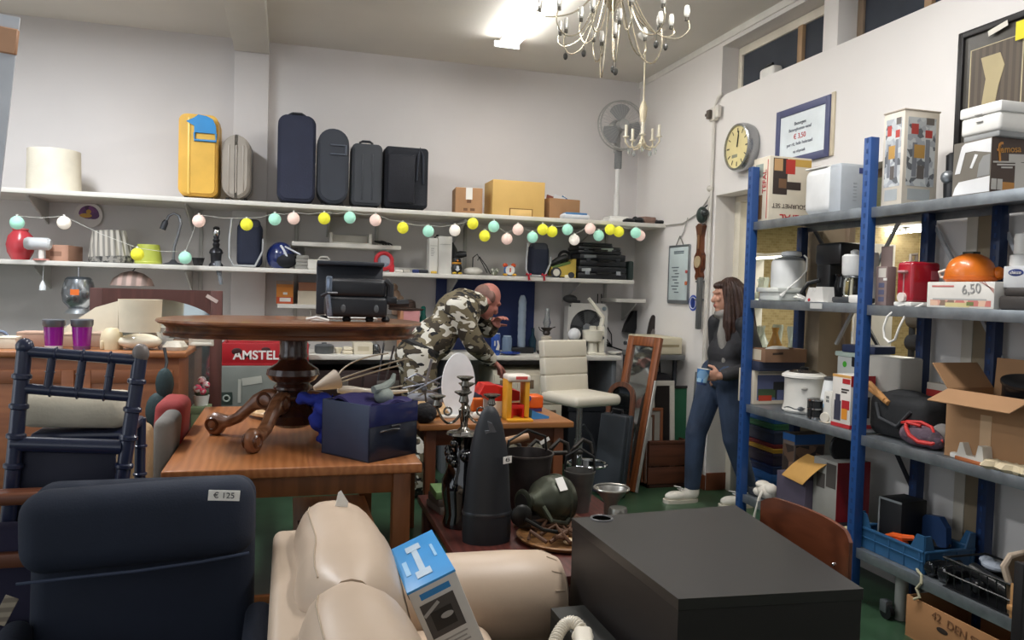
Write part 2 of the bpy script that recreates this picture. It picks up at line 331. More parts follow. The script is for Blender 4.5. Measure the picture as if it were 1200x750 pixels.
def case(label, pl, pr, yt, Y, dep, mat, r=.05, ribs=0, handle=None, rz=0., trimmat=None, soft=False, hcol=None):
    c, d = S(pl, pr, yt, Z1+.02, Y, dep); c.y = Y+dep/2; w, _, h = d; c.z = Z1
    t = thing('suitcase', label, 'suitcase', c, rz, None)
    Mx = TR(0, 0, .02) @ Matrix(((1, 0, 0, 0), (0, 0, -1, dep/2), (0, 1, 0, 0), (0, 0, 0, 1)))
    def slab(mb, g, y0, y1, gh=0):
        p0 = rim(w-2*g, h-2*g, max(.01, r-g)); 
        M2 = TR(0, 0, .02+g) @ Matrix(((1, 0, 0, 0), (0, 0, 1, 0), (0, 1, 0, 0), (0, 0, 0, 1)))
        mb.prism(p0, y1-y0, M2, y0); return mb
    bd = MB(); q = .02
    slab(bd, q, -dep/2, -dep/2+.015); slab(bd, q*.4, -dep/2+.012, -dep/2+.03); slab(bd, 0, -dep/2+.028, dep/2-.028); slab(bd, q*.4, dep/2-.03, dep/2-.012); slab(bd, q, dep/2-.015, dep/2)
    for i in range(ribs):
        x = -w/2+w*(i+1)/(ribs+1); bd.bb(x-.006, x+.006, -dep/2-.004, -dep/2+.02, .06, h-.06, .003)
    part('shell', bd, mat, t)
    z = MB(); slab(z, -.003, -.008, .008); part('zipper', z, trimmat or mt('#2b2d33', .5), t)
    hm = hcol or mt('#22252b', .5)
    if handle == 'top':
        part('handle', MB().tube([(-w*.2, 0, h), (-w*.2, 0, h+.045), (-w*.12, 0, h+.055), (w*.12, 0, h+.055), (w*.2, 0, h+.045), (w*.2, 0, h)], .010), hm, t)
    if handle == 'front':
        part('handle', MB().bb(-w*.1, w*.42, -dep/2-.012, -dep/2+.004, h*.68, h*.70).bb(-w*.1, w*.42, -dep/2-.012, -dep/2+.004, h*.80, h*.82).bb(w*.36, w*.42, -dep/2-.012, -dep/2, h*.68, h*.82), hm, t)
    for sx in (-1, 1): part('wheel', MB().cyl((sx*w*.32-.012, -dep*.25, .016), (sx*w*.32+.012, -dep*.25, .016), .016), mt('#1d1e20', .5), t); part('wheel', MB().cyl((sx*w*.32-.012, dep*.25, .016), (sx*w*.32+.012, dep*.25, .016), .016), mt('#1d1e20', .5), t)
    return t, w, dep, h
blue = mt('#2c87c4', .45)
t, w, d, h = case('yellow hard suitcase with a bright blue handle on top', 209, 256, 133, 6.03, .34, mt('#dcae48', .4), .055, 0, None, 0, mt('#b88a2c', .5))
b = MB(); b.prism([(-.10*w, h*.98), (-.3*w, h*.93), (-.10*w, h*.88), (-.1*w, h*.80), (w*.46, h*.80), (w*.44, h*.9), (w*.36, h*.975), (w*.2, h*1.01), (0, h*1.02)], .02, Matrix(((1, 0, 0, 0), (0, 0, 1, -d/2-.012), (0, 1, 0, 0), (0, 0, 0, 1))))
b.tube([(-.09*w, -d/2-.006, h*.8), (-.09*w, -d/2-.006, h*.71), (w*.45, -d/2-.006, h*.71), (w*.45, -d/2-.006, h*.8)], .009)
b.bb(-.1*w, w*.3, -d*.3, d*.2, h+.005, h+.03, .01)
part('handle', b, blue, t, 'bright blue handle'); part('edge_guard', MB().bb(-.26*w, -.2*w, -d/2-.008, -d/2+.01, .03, h*.98), mt('#ecc765', .4), t)
case('pale taupe hard suitcase between the yellow and the navy ones', 261, 295, 157, 6.05, .34, mt('#9d958a', .45), .11, 3, None, rad(-2), mt('#4a4d55', .5))
case('tallest navy suitcase with a sloping top on the upper shelf', 326, 371, 134, 6.02, .3, mt('#262b40', .75, bump=.15), .07, 0, 'top', 0)
case('slate blue suitcase with a rounded top and recessed handle', 373, 410, 150, 6.02, .28, mt('#30353f', .45), .11, 0, 'front', 0, None, False, mt('#555c68', .4))
case('small charcoal grey case with a ribbed front, third of the dark cases', 413, 449, 168, 6.02, .26, mt('#363a40', .5), .04, 2, 'top', 0)
t, w, d, h = case('black fabric suitcase with a pale logo at the right end of the row', 452, 503, 172, 6.02, .28, mt('#1b1e26', .8, bump=.2), .03, 0, None, 0)
part('logo', MB().quad(frame((-.02, -d/2-.003, h*.62), (1, 0, -.12), (0, 0, 1)), .06, .022).quad(frame((-.015, -d/2-.003, h*.72), (1, 0, 0), (0, 0, 1)), .02, .03), mt('#a9acb4', .5), t)
part('front_pocket', MB().bb(-w*.44, w*.18, -d/2-.03, -d/2+.01, .05, h*.9, .015), mt('#1a1c24', .8, bump=.2), t)
part('strap', MB().tube([(w*.22, -d/2-.01, h*.5), (w*.25, -d/2-.02, h*.9), (w*.3, -d/2+.02, h+.02), (w*.36, -d/2-.015, h*.9), (w*.38, -d/2-.01, h*.45)], .008), mt('#2a2e38', .8), t)
part('handle', MB().tube([(-w*.2, 0, h), (-w*.15, 0, h+.03), (w*.1, 0, h+.03), (w*.15, 0, h)], .01), BLACK, t)
# cardboard boxes
c, d = S(536, 567, 220, Z1, 6.05, .24)
b = MB().box((0, 0, d[2]/2), d, .003); b.face(d, 'f', .38, .55, .62, 1.0, 1).face(d, 'f', .42, .42, .58, .55, 2).face(d, 'f', .3, .12, .45, .22, 2).face(d, 'f', .55, .12, .72, .22, 2)
one('cardboard_box', 'small brown cardboard box sealed with white tape on the upper shelf', 'box', b, [CARD, PAPER, mt('#6b4a30', .8)], c, rad(-5))
c, d = S(578, 639, 212, Z1, 6.03, .28); w, dd, h = d
t = thing('cardboard_box', 'large yellow ochre box with a cut-out flap on the upper shelf', 'box', c)
b = MB().box((0, 0, h/2), d, .004)
part('carton', b, mt('#d2ac66', .8, var=.03), t); b = MB(); b.m = 0
b.bb(-w*.16, w*.25, -dd/2-.006, -dd/2+.004, 0.005, h*.2, .002)
part('flap', b, mt('#dcb875', .8), t)
b = MB().bb(-w*.18, w*.27, -dd/2-.003, -dd/2+.003, h*.2, h*.225, 0).bb(-w*.18, -w*.16, -dd/2-.003, -dd/2+.003, 0.004, h*.2, 0).bb(w*.25, w*.27, -dd/2-.003, -dd/2+.003, 0.004, h*.2, 0)
part('slot', b, mt('#7d5b2b', .9), t)
c, d = S(641, 679, 233, Z1, 6.1, .24); w, dd, h = d
t = thing('cardboard_box', 'open brown box stuffed with papers beside the yellow one', 'box', c, rad(8))
part('carton', MB().bb(-w/2, w/2, -dd/2, -dd/2+.006, 0, h).bb(-w/2, w/2, dd/2-.006, dd/2, 0, h).bb(-w/2, -w/2+.006, -dd/2, dd/2, 0, h).bb(w/2-.006, w/2, -dd/2, dd/2, 0, h).bb(-w/2, w/2, -dd/2, dd/2, 0, .006), CARD, t)
for i, (hx, x, rr) in enumerate((('#dfe0e2', -.05, .3), ('#3c6f9b', -.01, .5), ('#e8e6e0', .06, -.3), ('#8c4a3c', -.08, .2))):
    one('paper_sheet', ('white sheet', 'blue leaflet', 'pale card', 'reddish card')[i]+' sticking out of the open brown box on the upper shelf', 'paper', MB().box((0, 0, .09), (.1, .004, .18), .0), mt(hx, .7), (c.x+x, c.y+.02*i-.03, Z1+h-.14), 0, 'papers in the open brown box', (0, rr, .1*i))
c, d = S(660, 692, 249, Z1, 5.985, .1); w, dd, h = d
t = thing('packet', 'crumpled white packet with a blue band in front of the open box', 'packet', c)
part('pouch', MB().box((0, 0, h*.42), (w, dd, h*.8), .02, 3), mt('#d7dade', .6), t); part('band', MB().bb(-w*.4, w*.4, -dd/2+.004, dd/2-.004, h*.6, h, .008), mt('#3b74a8', .5), t)
# pedestal fan
p = at(722, 255, Y=6.2); t = thing('pedestal_fan', 'grey pedestal fan standing on the end of the upper shelf', 'fan', (p.x, 6.2, Z1)); pz = at(722, 148, Y=6.2).z-Z1
fg = mt('#9a9a98', .4)
part('base', MB().bb(-.11, .11, -.1, .1, 0, .035, .015).bb(-.09, .09, -.08, .08, .03, .06, .02), WHITE, t)
part('pole', MB().cyl((0, 0, .05), (0, 0, pz-.32), .018).cyl((0, 0, .05), (0, 0, .25), .024), mt('#dddcd8', .4), t)
part('neck', MB().bb(-.028, .028, -.025, .025, pz-.36, pz-.2, .01).bb(-.022, .022, -.03, .01, pz-.3, pz-.26, .004), mt('#77797a', .5), t)
mo = part('motor', MB().along((0, .12, pz), (0, -.0, pz), [(.03, 0), (.06, .1), (.065, .6), (.05, 1)], 20).bb(-.02, .02, 0, .06, pz-.22, pz, .008), fg, t)
g = MB()
for R in (.205, .2):
    g.M = TR(0, -.03 if R > .202 else -.08, pz, pi/2); g.torus((0, 0, 0), R, .006, 40, 6)
g.M = Matrix.Identity(4)
for i in range(36):
    a = 2*pi*i/36; g.tube([(cos(a)*.045, -.10, pz+sin(a)*.045), (cos(a)*.17, -.10, pz+sin(a)*.17), (cos(a)*.205, -.04, pz+sin(a)*.205), (cos(a)*.06, .01, pz+sin(a)*.06)], .0012, 4, False)
part('grille', g, mt('#b4b4b2', .3, .6), t)
bl = MB()
for k in range(3):
    a0 = pi/2+.2+k*2*pi/3; pts = []
    for i in range(13):
        u = i/12; a = a0-.62+1.24*u; R = .175*(1-.12*abs(2*u-1)**3); pts.append((R*cos(a), R*sin(a)))
    pts += [(.04*cos(a0+.5), .04*sin(a0+.5)), (.04*cos(a0-.5), .04*sin(a0-.5))]
    M = TR(0, -.045, pz, pi/2) @ Matrix.Rotation(0, 4, 'Z'); bl.prism(pts, .004, M @ TR(0, 0, 0, .12))
part('blade_rotor', bl, mt('#8b8c8d', .4), t); part('hub', MB().cyl((0, -.11, pz), (0, -.03, pz), .045), fg, t)
# dark shoes at the shelf end
for i, (pl, pr, yt, lab) in enumerate(((733, 748, 254, 'black shoe lying beside the base of the pedestal fan'), (745, 757, 252, 'second black shoe pointing away on the upper shelf end'), (770, 784, 256, 'small dark clump at the very end of the upper shelf'))):
    c, d = S(pl, pr, yt, Z1, 6.0, .16); w, dd, h = d; b = MB()
    b.sph((0, -.02, h*.4), h*.45, 12, (w/h, dd/h*.9, .9)).sph((w*.15, .04, h*.55), h*.42, 12, (w/h*.6, 1.2, 1.05)).bb(-w*.45, w*.45, -dd*.42, dd*.42, 0, h*.16, .006)
    one('shoe', lab, 'shoe', b, mt('#1d1f22', .5), c, .2*i)
c, d = S(753, 769, 254, Z1, 6.05, .1); one('wood_block', 'flat brownish piece between the dark shoes on the shelf end', 'block', MB().box((0, 0, d[2]/2), d, .008), mt('#8a6f62', .7), c, .3)
# --- string of lights
BALL = {'m': '#9fd6c0', 'w': '#efe6da', 'p': '#e8c9bd', 'y': '#dcd83a'}
bs = [(20, 261, 'm'), (75, 261, 'w'), (161, 298, 'y'), (217, 302, 'm'), (233, 259, 'p'), (289, 263, 'y'), (322, 257, 'm'), (344, 256, 'p'), (380, 256, 'y'), (410, 255, 'm'), (440, 258, 'p'), (472, 267, 'y'), (502, 271, 'm'), (533, 270, 'w'),
      (554, 262, 'y'), (568, 276.5, 'y'), (578.6, 265.5, 'm'), (594, 280, 'p'), (607, 269, 'p'), (624, 278, 'm'), (636, 269, 'y'), (647, 271.5, 'y'), (665, 269, 'm'), (673, 281, 'w'), (691.5, 268, 'p'), (701.6, 276, 'm'), (715, 269, 'y'), (725, 271.5, 'y'), (745, 273, 'm'), (750, 276, 'p')]
t = thing('string_light', 'string of pastel and yellow cotton ball lights along the shelf', 'string light', (0, 5.91, Z1-.03))
pts = []
for i, (x, y, k) in enumerate(bs):
    yy = 5.91+(.035 if i % 2 else 0.)
    p = at(x, y, Y=yy); q = V((p.x, yy-5.91, p.z-Z1+.03)); R = 6.6/CF*6.1
    if pts: pts.append((pts[-1]+q+V((0, 0, .05)))/2+V((0, 0, -.015)))
    pts.append(q+V((0, 0, R)))
    b = MB().sph((0, 0, 0), R, 16, (1, 1, 1.02)); b.M = Matrix.Rotation(.3, 4, 'Y')
    o = part('cotton_ball', b, mt(BALL[k], .75, emit=.35, bump=.15, bsc=160), t); o.location = q
    part('socket', MB().cyl((0, 0, R*.9), (0, 0, R*1.25), .008), mt('#cfcfc8', .6), o)
part('cord', MB().tube(pts, .0016, 6), mt('#cfd0c8', .6), t)
# --- things on the middle shelf, from the left
c, d = S(2, 36, 268, Z2, 6.1); R = d[0]/2; h = d[2]; c.y = 6.1+R; t = thing('vase', 'round faceted red pot at the left end of the middle shelf', 'pot', c)
part('body', MB().rev([(R*.62, 0), (R*.95, h*.25), (R*1.05, h*.5), (R*.9, h*.78), (R*.55, h*.95), (R*.5, h)], 10), mt('#c4424a', .25), t)
part('rim', MB().torus((0, 0, h), R*.5, .008), mt('#d86a6a', .3), t)
a = at(29, 285, Y=6.08); e = at(60, 287, Y=6.08); t = thing('desk_lamp', 'small white spot lamp lying sideways beside the red pot', 'lamp', ((a.x+e.x)/2, 6.08, Z2))
zz = a.z-Z2; hw = (e.x-a.x)/2
part('lamp_head', MB().along((-hw, 0, zz), (hw, 0, zz), [(.035, 0), (.043, .1), (.043, .9), (.03, 1)]), mt('#d3d6d8', .35), t)
part('stem', MB().cyl((.02, 0, 0.01), (.02, 0, zz), .018), WHITE, t); part('foot', MB().cyl((.02, 0, 0), (.02, 0, .012), .05), mt('#c98a80', .5), t)
c, d = S(56, 84, 287, Z2, 6.14, .25); one('cardboard_box', 'low pinkish brown box behind the small white spot lamp', 'box', MB().box((0, 0, d[2]/2), d, .004).face(d, 'f', .2, .3, .7, .6, 1), [mt('#b48a74', .8), mt('#8f6b58', .8)], c, rad(-8))
# pleated shade
c, d = S(99, 152, 269, Z2, 6.1); R = d[0]/2; h = d[2]; c.y = 6.1+R; t = thing('lampshade', 'grey pleated lampshade with a patterned rim on the middle shelf', 'lampshade', c, 0, None, (0, rad(-4), 0))
part('shade', MB().rev([(R*.98, h*.2), (R*.9, h*.5), (R*.72, h), (R*.70, h), (R*.88, h*.5), (R*.95, h*.2)], 96, mod=lambda a, j: 1+.05*cos(a*16), close=False), mt('#b9b4a9', .7, kind='stripe', hx2='#85827c', sc=9, axis=0), t)
part('rim_band', MB().rev([(R*1.0, 0), (R*1.02, h*.1), (R*.99, h*.21), (R*.9, h*.21), (R*.9, 0)], 40, close=False), mt('#8d8a84', .7, kind='patch', hx2='#5d5c5a', sc=60), t)
p = at(104, 252, Y=YB-.02); t = thing('plate', 'purple and yellow pansy plate hanging below the upper shelf', 'plate', (p.x, YB-.005, p.z)); t.rotation_euler = (pi/2, 0, 0)
R = 13.5/CF*6.5
part('dish', MB().rev([(R*.6, 0), (R, .018), (R, .022), (R*.62, .008), (0, .006)], 32), mt('#ded9d4', .3), t)
part('painting', MB().sph((0, R*.28, .012), R*.78, 20, (1, .75, .012)).sph((R*.3, R*.0, .0125), R*.45, 16, (1, .7, .012)), mt('#5c2f66', .4, kind='patch', hx2='#7a3f7c', sc=30), t)
part('flower_heart', MB().sph((-.02, -R*.05, .016), R*.35, 14, (1.3, .5, .02)).sph((0, R*.25, .02), R*.18, 12, (1, 1, .03)), mt('#c79a3e', .5), t)
c, d = S(155, 188, 286, Z2, 6.1); R = d[0]/2; h = d[2]; c.y = 6.1+R; t = thing('flower_pot', 'lime green tapered pot on the middle shelf', 'pot', c)
part('body', MB().rev([(R*.9, 0), (R, h*.08), (R*.98, h*.35), (R*.8, h), (R*.75, h), (R*.9, h*.3), (R*.8, .01)], 32), mt('#b0b94a', .45), t); part('base_ring', MB().rev([(R*.96, 0), (R*1.02, h*.1), (R*.96, h*.2)], 32), mt('#bcc455', .4), t)
# swan neck lamp
p = at(203, 306, Y=6.15); t = thing('swan_neck_lamp', 'grey swan-neck lamp without a shade on the middle shelf', 'lamp', (p.x, 6.15, Z2))
ps = [at(x, y, Y=6.15) for x, y in ((203, 305), (204, 290), (209, 275), (212, 262), (210, 253), (204, 250), (198, 253), (194, 261))]
part('neck', MB().tube([(q.x-p.x, 0, q.z-Z2) for q in ps], .010), mt('#8f9296', .3, .8), t); q = ps[-1]-V((p.x, 6.15, Z2))
part('socket', MB().along((q.x+.004, 0, q.z+.02), (q.x-.02, 0, q.z-.05), [(.013, 0), (.022, .3), (.022, 1)]), DGREY, t); part('foot', MB().rev([(.07, 0), (.07, .008), (.03, .02), (.012, .04)], 24), mt('#3a3c40', .4), t)
c, d = S(225, 238, 302, Z2, 6.1, .08); one('ashtray', 'small dark dish beside the swan-neck lamp', 'dish', MB().rev([(.03, 0), (.045, d[2]), (.035, d[2]), (.02, .01)], 16), BLACK, c)
c, d = S(246, 260, 265, Z2, 6.1); h = d[2]; c.y = 6.15; t = thing('candlestick', 'ornate dark metal candlestick with a silver top on the middle shelf', 'candlestick', c)
part('body', MB().rev([(.05, 0), (.05, .012), (.036, .03), (.04, h*.3), (.05, h*.34), (.042, h*.42), (.02, h*.48), (.026, h*.56), (.018, h*.6), (.026, h*.66), (.018, h*.7), (.02, h*.76)], 20), mt('#3c3d42', .35, .6), t)
part('cup', MB().rev([(.018, h*.76), (.026, h*.8), (.026, h*.9), (.02, h*.93)], 20), mt('#dadcde', .2, 1.), t); part('spike', MB().rev([(.022, h*.93), (.024, h*.97), (.012, h)], 16), BLACK, t)
def carrier(label, pl, pr, yt, Y, cat='bag'):
    c, d = S(pl, pr, yt, Z2, Y, .22); w, dd, h = d; t = thing('child_carrier', label, cat, c)
    part('pack', MB().box((.02, 0, h*.47), (w*.72, dd*.8, h*.92), .045, 4), mt('#20263a', .8, bump=.2), t)
    part('headrest', MB().box((.02, -.02, h*.85), (w*.6, dd*.6, h*.3), .03, 3), mt('#3a3d47', .8), t)
    part('frame', MB().tube([(-w*.42, -dd*.42, h*.98), (-w*.47, -dd*.45, h*.55), (-w*.47, -dd*.45, h*.2), (-w*.36, -dd*.45, .012), (w*.25, -dd*.45, .012), (w*.46, -dd*.4, .12), (w*.47, -dd*.4, h*.6)], .009), mt('#bfc1c2', .35, .5), t); return t
carrier('navy fabric child carrier with a pale tube frame, left of the blue helmet', 268, 310, 256, 6.1)
carrier('black child carrier with a bent tube frame and red straps beneath', 617, 648, 284, 6.1)
for i, (x, y) in enumerate(((619, 327), (637, 328))):
    p = at(x, y, Y=6.04); one('ribbon', ('red ribbon bow hanging over the middle shelf edge', 'thinner red ribbon end dangling on the middle shelf edge')[i], 'ribbon', MB().tube([(-.02, 0, .022), (0, -.003, .012), (.0, -.003, -.03)], [.012, .008, .004]).tube([(.022, 0, .02), (0, -.003, .012), (.012, -.003, -.026)], [.01, .007, .004]), mt('#b3192c', .6), (p.x, 6.034, Z2))
c, d = S(312, 346, 283, Z2, 6.08); R = d[0]/2; t = thing('helmet', 'blue helmet with white stripes lying on the middle shelf', 'helmet', (c.x, 6.08+R, Z2)); h = d[2]
part('shell', MB().sph((0, 0, h*.45), R, 28, (1, 1, h*.56/R)), mt('#1d2c66', .25, coat=.6), t); part('lining', MB().sph((.03, -.03, h*.33), R*.86, 20, (1, 1, .72)), mt('#181a22', .8), t)
part('stripe', MB().tube([(.0, -R*.72, h*.86), (.025, -R*.92, h*.66), (.05, -R*.98, h*.4)], .009).tube([(.03, -R*.7, h*.82), (.08, -R*.8, h*.7), (.14, -R*.75, h*.55)], .007), mt('#cfd3da', .4), t)
c, d = S(346, 360, 299, Z2, 6.1, .18)
for i in range(4): one('magazine', 'grey magazine in the short stack beside the blue helmet', 'magazine', MB().box((0, 0, d[2]/8), (d[0], d[1], d[2]/4-.002), .002), mt('#86847e', .7), c+V((.004*(i % 2), 0, d[2]/4*i)), .03*i, 'grey magazines beside the helmet')
c, d = S(360, 386, 301, Z2, 6.1, .16); w, dd, h = d; t = thing('steam_cleaner', 'white tub with a curved handle right of the grey magazines', 'appliance', c)
part('tub', MB().box((0, 0, h*.4), (w, dd, h*.8), .015, 3), mt('#cdcac2', .5), t); part('handle', MB().tube([(0, 0, h*.75), (.02, 0, h*1.02), (.07, 0, h*1.05), (.09, 0, h*.8)], .008), mt('#b5b2aa', .5), t)
# on the short thin shelf
a = at(388, 287, Y=6.25); e = at(434, 287, Y=6.25); w = e.x-a.x; t = thing('letter_tray', 'white open tray with upright ends on the short thin shelf', 'tray', ((a.x+e.x)/2, 6.32, ZS)); h = .085
part('bottom', MB().bb(-w/2, w/2, -.08, .08, 0, .012).bb(-w/2, w/2, .07, .08, 0, h*.9), mt('#cfcabf', .6), t)
for s in (-1, 1): part('end_panel', MB().bb(s*w/2-.012, s*w/2+.012, -.08, .08, 0, h), mt('#c8c4ba', .6), t)
a = at(450, 290, Y=6.28); b = MB()
for i in range(5): b.torus((-.05+.022*i, 0, .02+.006*(i % 3)), .028, .006, 14, 6, TR(0, 0, 0, .5*i*.3, .25, 0))
one('cable_coil', 'tangle of black cable at the right end of the thin shelf', 'cable', b, BLACK, (a.x, 6.32, ZS-.004))
# red ring stand
p = at(450, 318, Y=6.12); t = thing('ring_ornament', 'red ring-shaped ornament on a stem on the middle shelf', 'ornament', (p.x+.02, 6.14, Z2)); z = at(450, 306, Y=6.14).z-Z2
part('ring', MB().torus((-.02, 0, 0), .062, .016, 28, 8, TR(0, 0, z, pi/2)), mt('#bd2530', .4), t); part('stem', MB().bb(.022, .06, -.014, .014, 0, z-.02, .008), mt('#bd2530', .4), t)
part('picture', MB().cyl((-.02, .006, z), (-.02, -.004, z), .052, n=24), mt('#6d7382', .5, kind='patch', hx2='#9aa0ab', sc=25), t)
a, e = at(462, 317, Y=6.2), at(500, 317, Y=6.2); one('tray', 'flat white tray lying behind small things on the middle shelf', 'tray', MB().bb(0, e.x-a.x, -.06, .06, 0, .012).bb(0, e.x-a.x, .05, .06, 0, .045).bb(0, .01, -.06, .06, 0, .04), mt('#cfccc5', .5), (a.x, 6.3, Z2))
for i, (x, hx, lab, w, h) in enumerate(((467, '#d7d3cb', 'small white saucer on the middle shelf in front of the tray', .06, .02), (476, '#b9b3a8', 'little beige lump on the middle shelf in front of the tray', .05, .025), (487, '#25346c', 'small dark blue tin on the middle shelf in front of the tray', .05, .028), (496, '#1d1f26', 'small black case on the middle shelf left of the white cartons', .07, .028), (508, '#c9a53a', 'tiny yellow object at the foot of the white cartons', .05, .02))):
    p = at(x, 321, Y=6.1); one('trinket', lab, 'trinket', MB().box((0, 0, h/2), (w, .05, h), .009, 3), mt(hx, .5), (p.x, 6.1, Z2))
for i, (pl, pr, yt, lab) in enumerate(((503.5, 513.5, 279, 'narrower white carton with faint scribbles on the middle shelf'), (514, 530, 277, 'wider tall white carton on the middle shelf'))):
    c, d = S(pl, pr, yt, Z2, 6.09+.015*i, .12); b = MB().box((0, 0, d[2]/2), d, .003).face(d, 'f', .1, .78, .9, .79, 1)
    for k in range(5*(1-i)): b.face(d, 'f', .2, .5+.05*k, .5+.06*(k % 3), .515+.05*k, 1)
    one('carton', lab, 'box', b, [mt('#d8d6d0', .6), mt('#9b9a97', .7)], c)
p = at(517, 273, Y=6.15); one('spray_nozzle', 'black nozzle showing above the wider white carton', 'nozzle', MB().rev([(.016, 0), (.016, .25), (.022, .27), (.022, .295), (.01, .32)], 14).bb(-.028, .0, -.008, .008, .285, .305), BLACK, (p.x, 6.3, Z2))
# penguin figure and the tool behind it
p = at(535, 320, Y=6.1); t = thing('penguin_figurine', 'small black and white penguin figurine with a yellow scarf and feet', 'figurine', (p.x, 6.1, Z2))
part('body', MB().rev([(.022, 0), (.04, .02), (.045, .05), (.035, .08), (.03, .09), (.036, .105), (.03, .125), (.008, .135)], 20), BLACK, t); part('belly', MB().sph((0, -.022, .045), .03, 14, (.9, .8, 1.1)), mt('#d9dde3', .5), t)
part('scarf', MB().torus((0, 0, .088), .03, .009), mt('#d6952d', .6), t); part('beak', MB().along((0, -.03, .108), (0, -.055, .104), [(.009, 0), (.002, 1)]), mt('#d07a24', .5), t)
for s in (-1, 1): part('foot', MB().sph((s*.022, -.03, .009), .018, 10, (1, 1.4, .5)), mt('#dcb52e', .5), t)
p = at(533, 315, Y=6.25); one('hair_dryer', 'black curved hair dryer standing behind the penguin figurine', 'hair dryer', MB().tube([(0, 0, 0), (0, 0, .12), (-.01, 0, .2), (-.03, 0, .26)], [.025, .028, .026, .012]).along((.0, 0, .16), (.09, -.02, .17), [(.025, 0), (.03, .5), (.02, 1)]), mt('#26282c', .4), (p.x, 6.25, Z2))
c, d = S(545, 568, 313, Z2, 6.1, .12); w, dd, h = d; t = thing('cloth_bundle', 'soft white bundle with dark wires sticking up on the middle shelf', 'bundle', c)
b = MB().sph((0, 0, h*.5), h*.55, 18, (w/h*.9, dd/h, .9)).sph((.03, 0, h*.55), h*.45, 14, (1.2, 1, 1)); part('cloth', b, mt('#d9d5cd', .9, bump=.3, bsc=40), t)
part('wire', MB().tube([(-.0, .02, .05), (.0, .02, .14), (.03, .0, .17), (.06, -.05, .1), (.1, -.07, .02)], .004).tube([(.04, .02, .12), (.05, .0, .15), (.1, -.05, .07), (.13, -.06, .01)], .004), BLACK, t)
c, d = S(575, 586, 315, Z2, 6.1, .07); one('toy_frog', 'small dark green and grey toy on the middle shelf left of the orange toy', 'toy', MB().sph((0, 0, d[2]*.45), d[2]*.45, 14, (1.3, 1, 1)).sph((.02, -.02, d[2]*.8), .016, 10).sph((-.02, -.02, d[2]*.75), .014, 10), mt('#6e7464', .5, kind='patch', hx2='#c9c8bd', sc=30), c)
c, d = S(591, 606, 308, Z2, 6.1, .08); w, dd, h = d; t = thing('toy_clock', 'small toy with orange ears, white face and blue body', 'toy', c)
part('body', MB().box((0, 0, h*.4), (w*.8, dd*.7, h*.7), .02, 3), mt('#3f6fae', .5), t); part('face', MB().cyl((0, -dd*.3, h*.45), (0, -dd*.42, h*.45), w*.36, n=20), WHITE, t)
part('hand', MB().bb(-.006, .006, -dd*.45, -dd*.42, h*.3, h*.62), mt('#c24a2a', .5), t)
for s in (-1, 1): part('ear', MB().sph((s*w*.32, 0, h*.82), w*.2, 12, (1, .8, .8)), mt('#e0592c', .5), t); part('foot', MB().sph((s*w*.36, -.02, .012), .018, 10, (1.2, 1.3, .65)), mt('#d5a032', .5), t)
# yellow toy truck with a wheel
c, d = S(647, 676, 303, Z2, 6.1, .14); w, dd, h = d; t = thing('toy_truck', 'yellow toy truck with a large pale wheel and green stripe', 'toy', c)
part('body', MB().prism([(-w*.5, h*.12), (w*.5, h*.02), (w*.5, h), (w*.42, h), (w*.3, h*.8), (-w*.5, h*.55)], dd*.8, Matrix(((1, 0, 0, 0), (0, 0, 1, -dd*.4), (0, 1, 0, 0), (0, 0, 0, 1)))), mt('#c6ab4c', .5), t)
part('stripe', MB().box((0, 0, 0), (w*.75, dd*.86, .02), .004, 2, TR(-.02, 0, h*.66, 0, -.3)), mt('#5f7a3c', .5), t); part('canopy', MB().tube([(-w*.45, 0, h*.7), (-w*.1, 0, h*.95), (w*.2, 0, h*1.08)], [.02, .028, .03]), mt('#1e2022', .6), t)
wh = part('wheel', MB().cyl((-w*.32, -dd*.38, h*.27), (-w*.32, -dd*.55, h*.27), h*.27, n=24), DGREY, t); part('wheel_disc', MB().cyl((-w*.32, -dd*.54, h*.27), (-w*.32, -dd*.57, h*.27), h*.18, n=24), mt('#d6d2c4', .5), wh)
part('wheel', MB().cyl((w*.3, -dd*.38, h*.16), (w*.3, -dd*.5, h*.16), h*.16, n=20), DGREY, t); part('fender', MB().bb(w*.05, w*.4, -dd*.46, -dd*.3, 0.0, h*.16), mt('#d8d2be', .5), t)
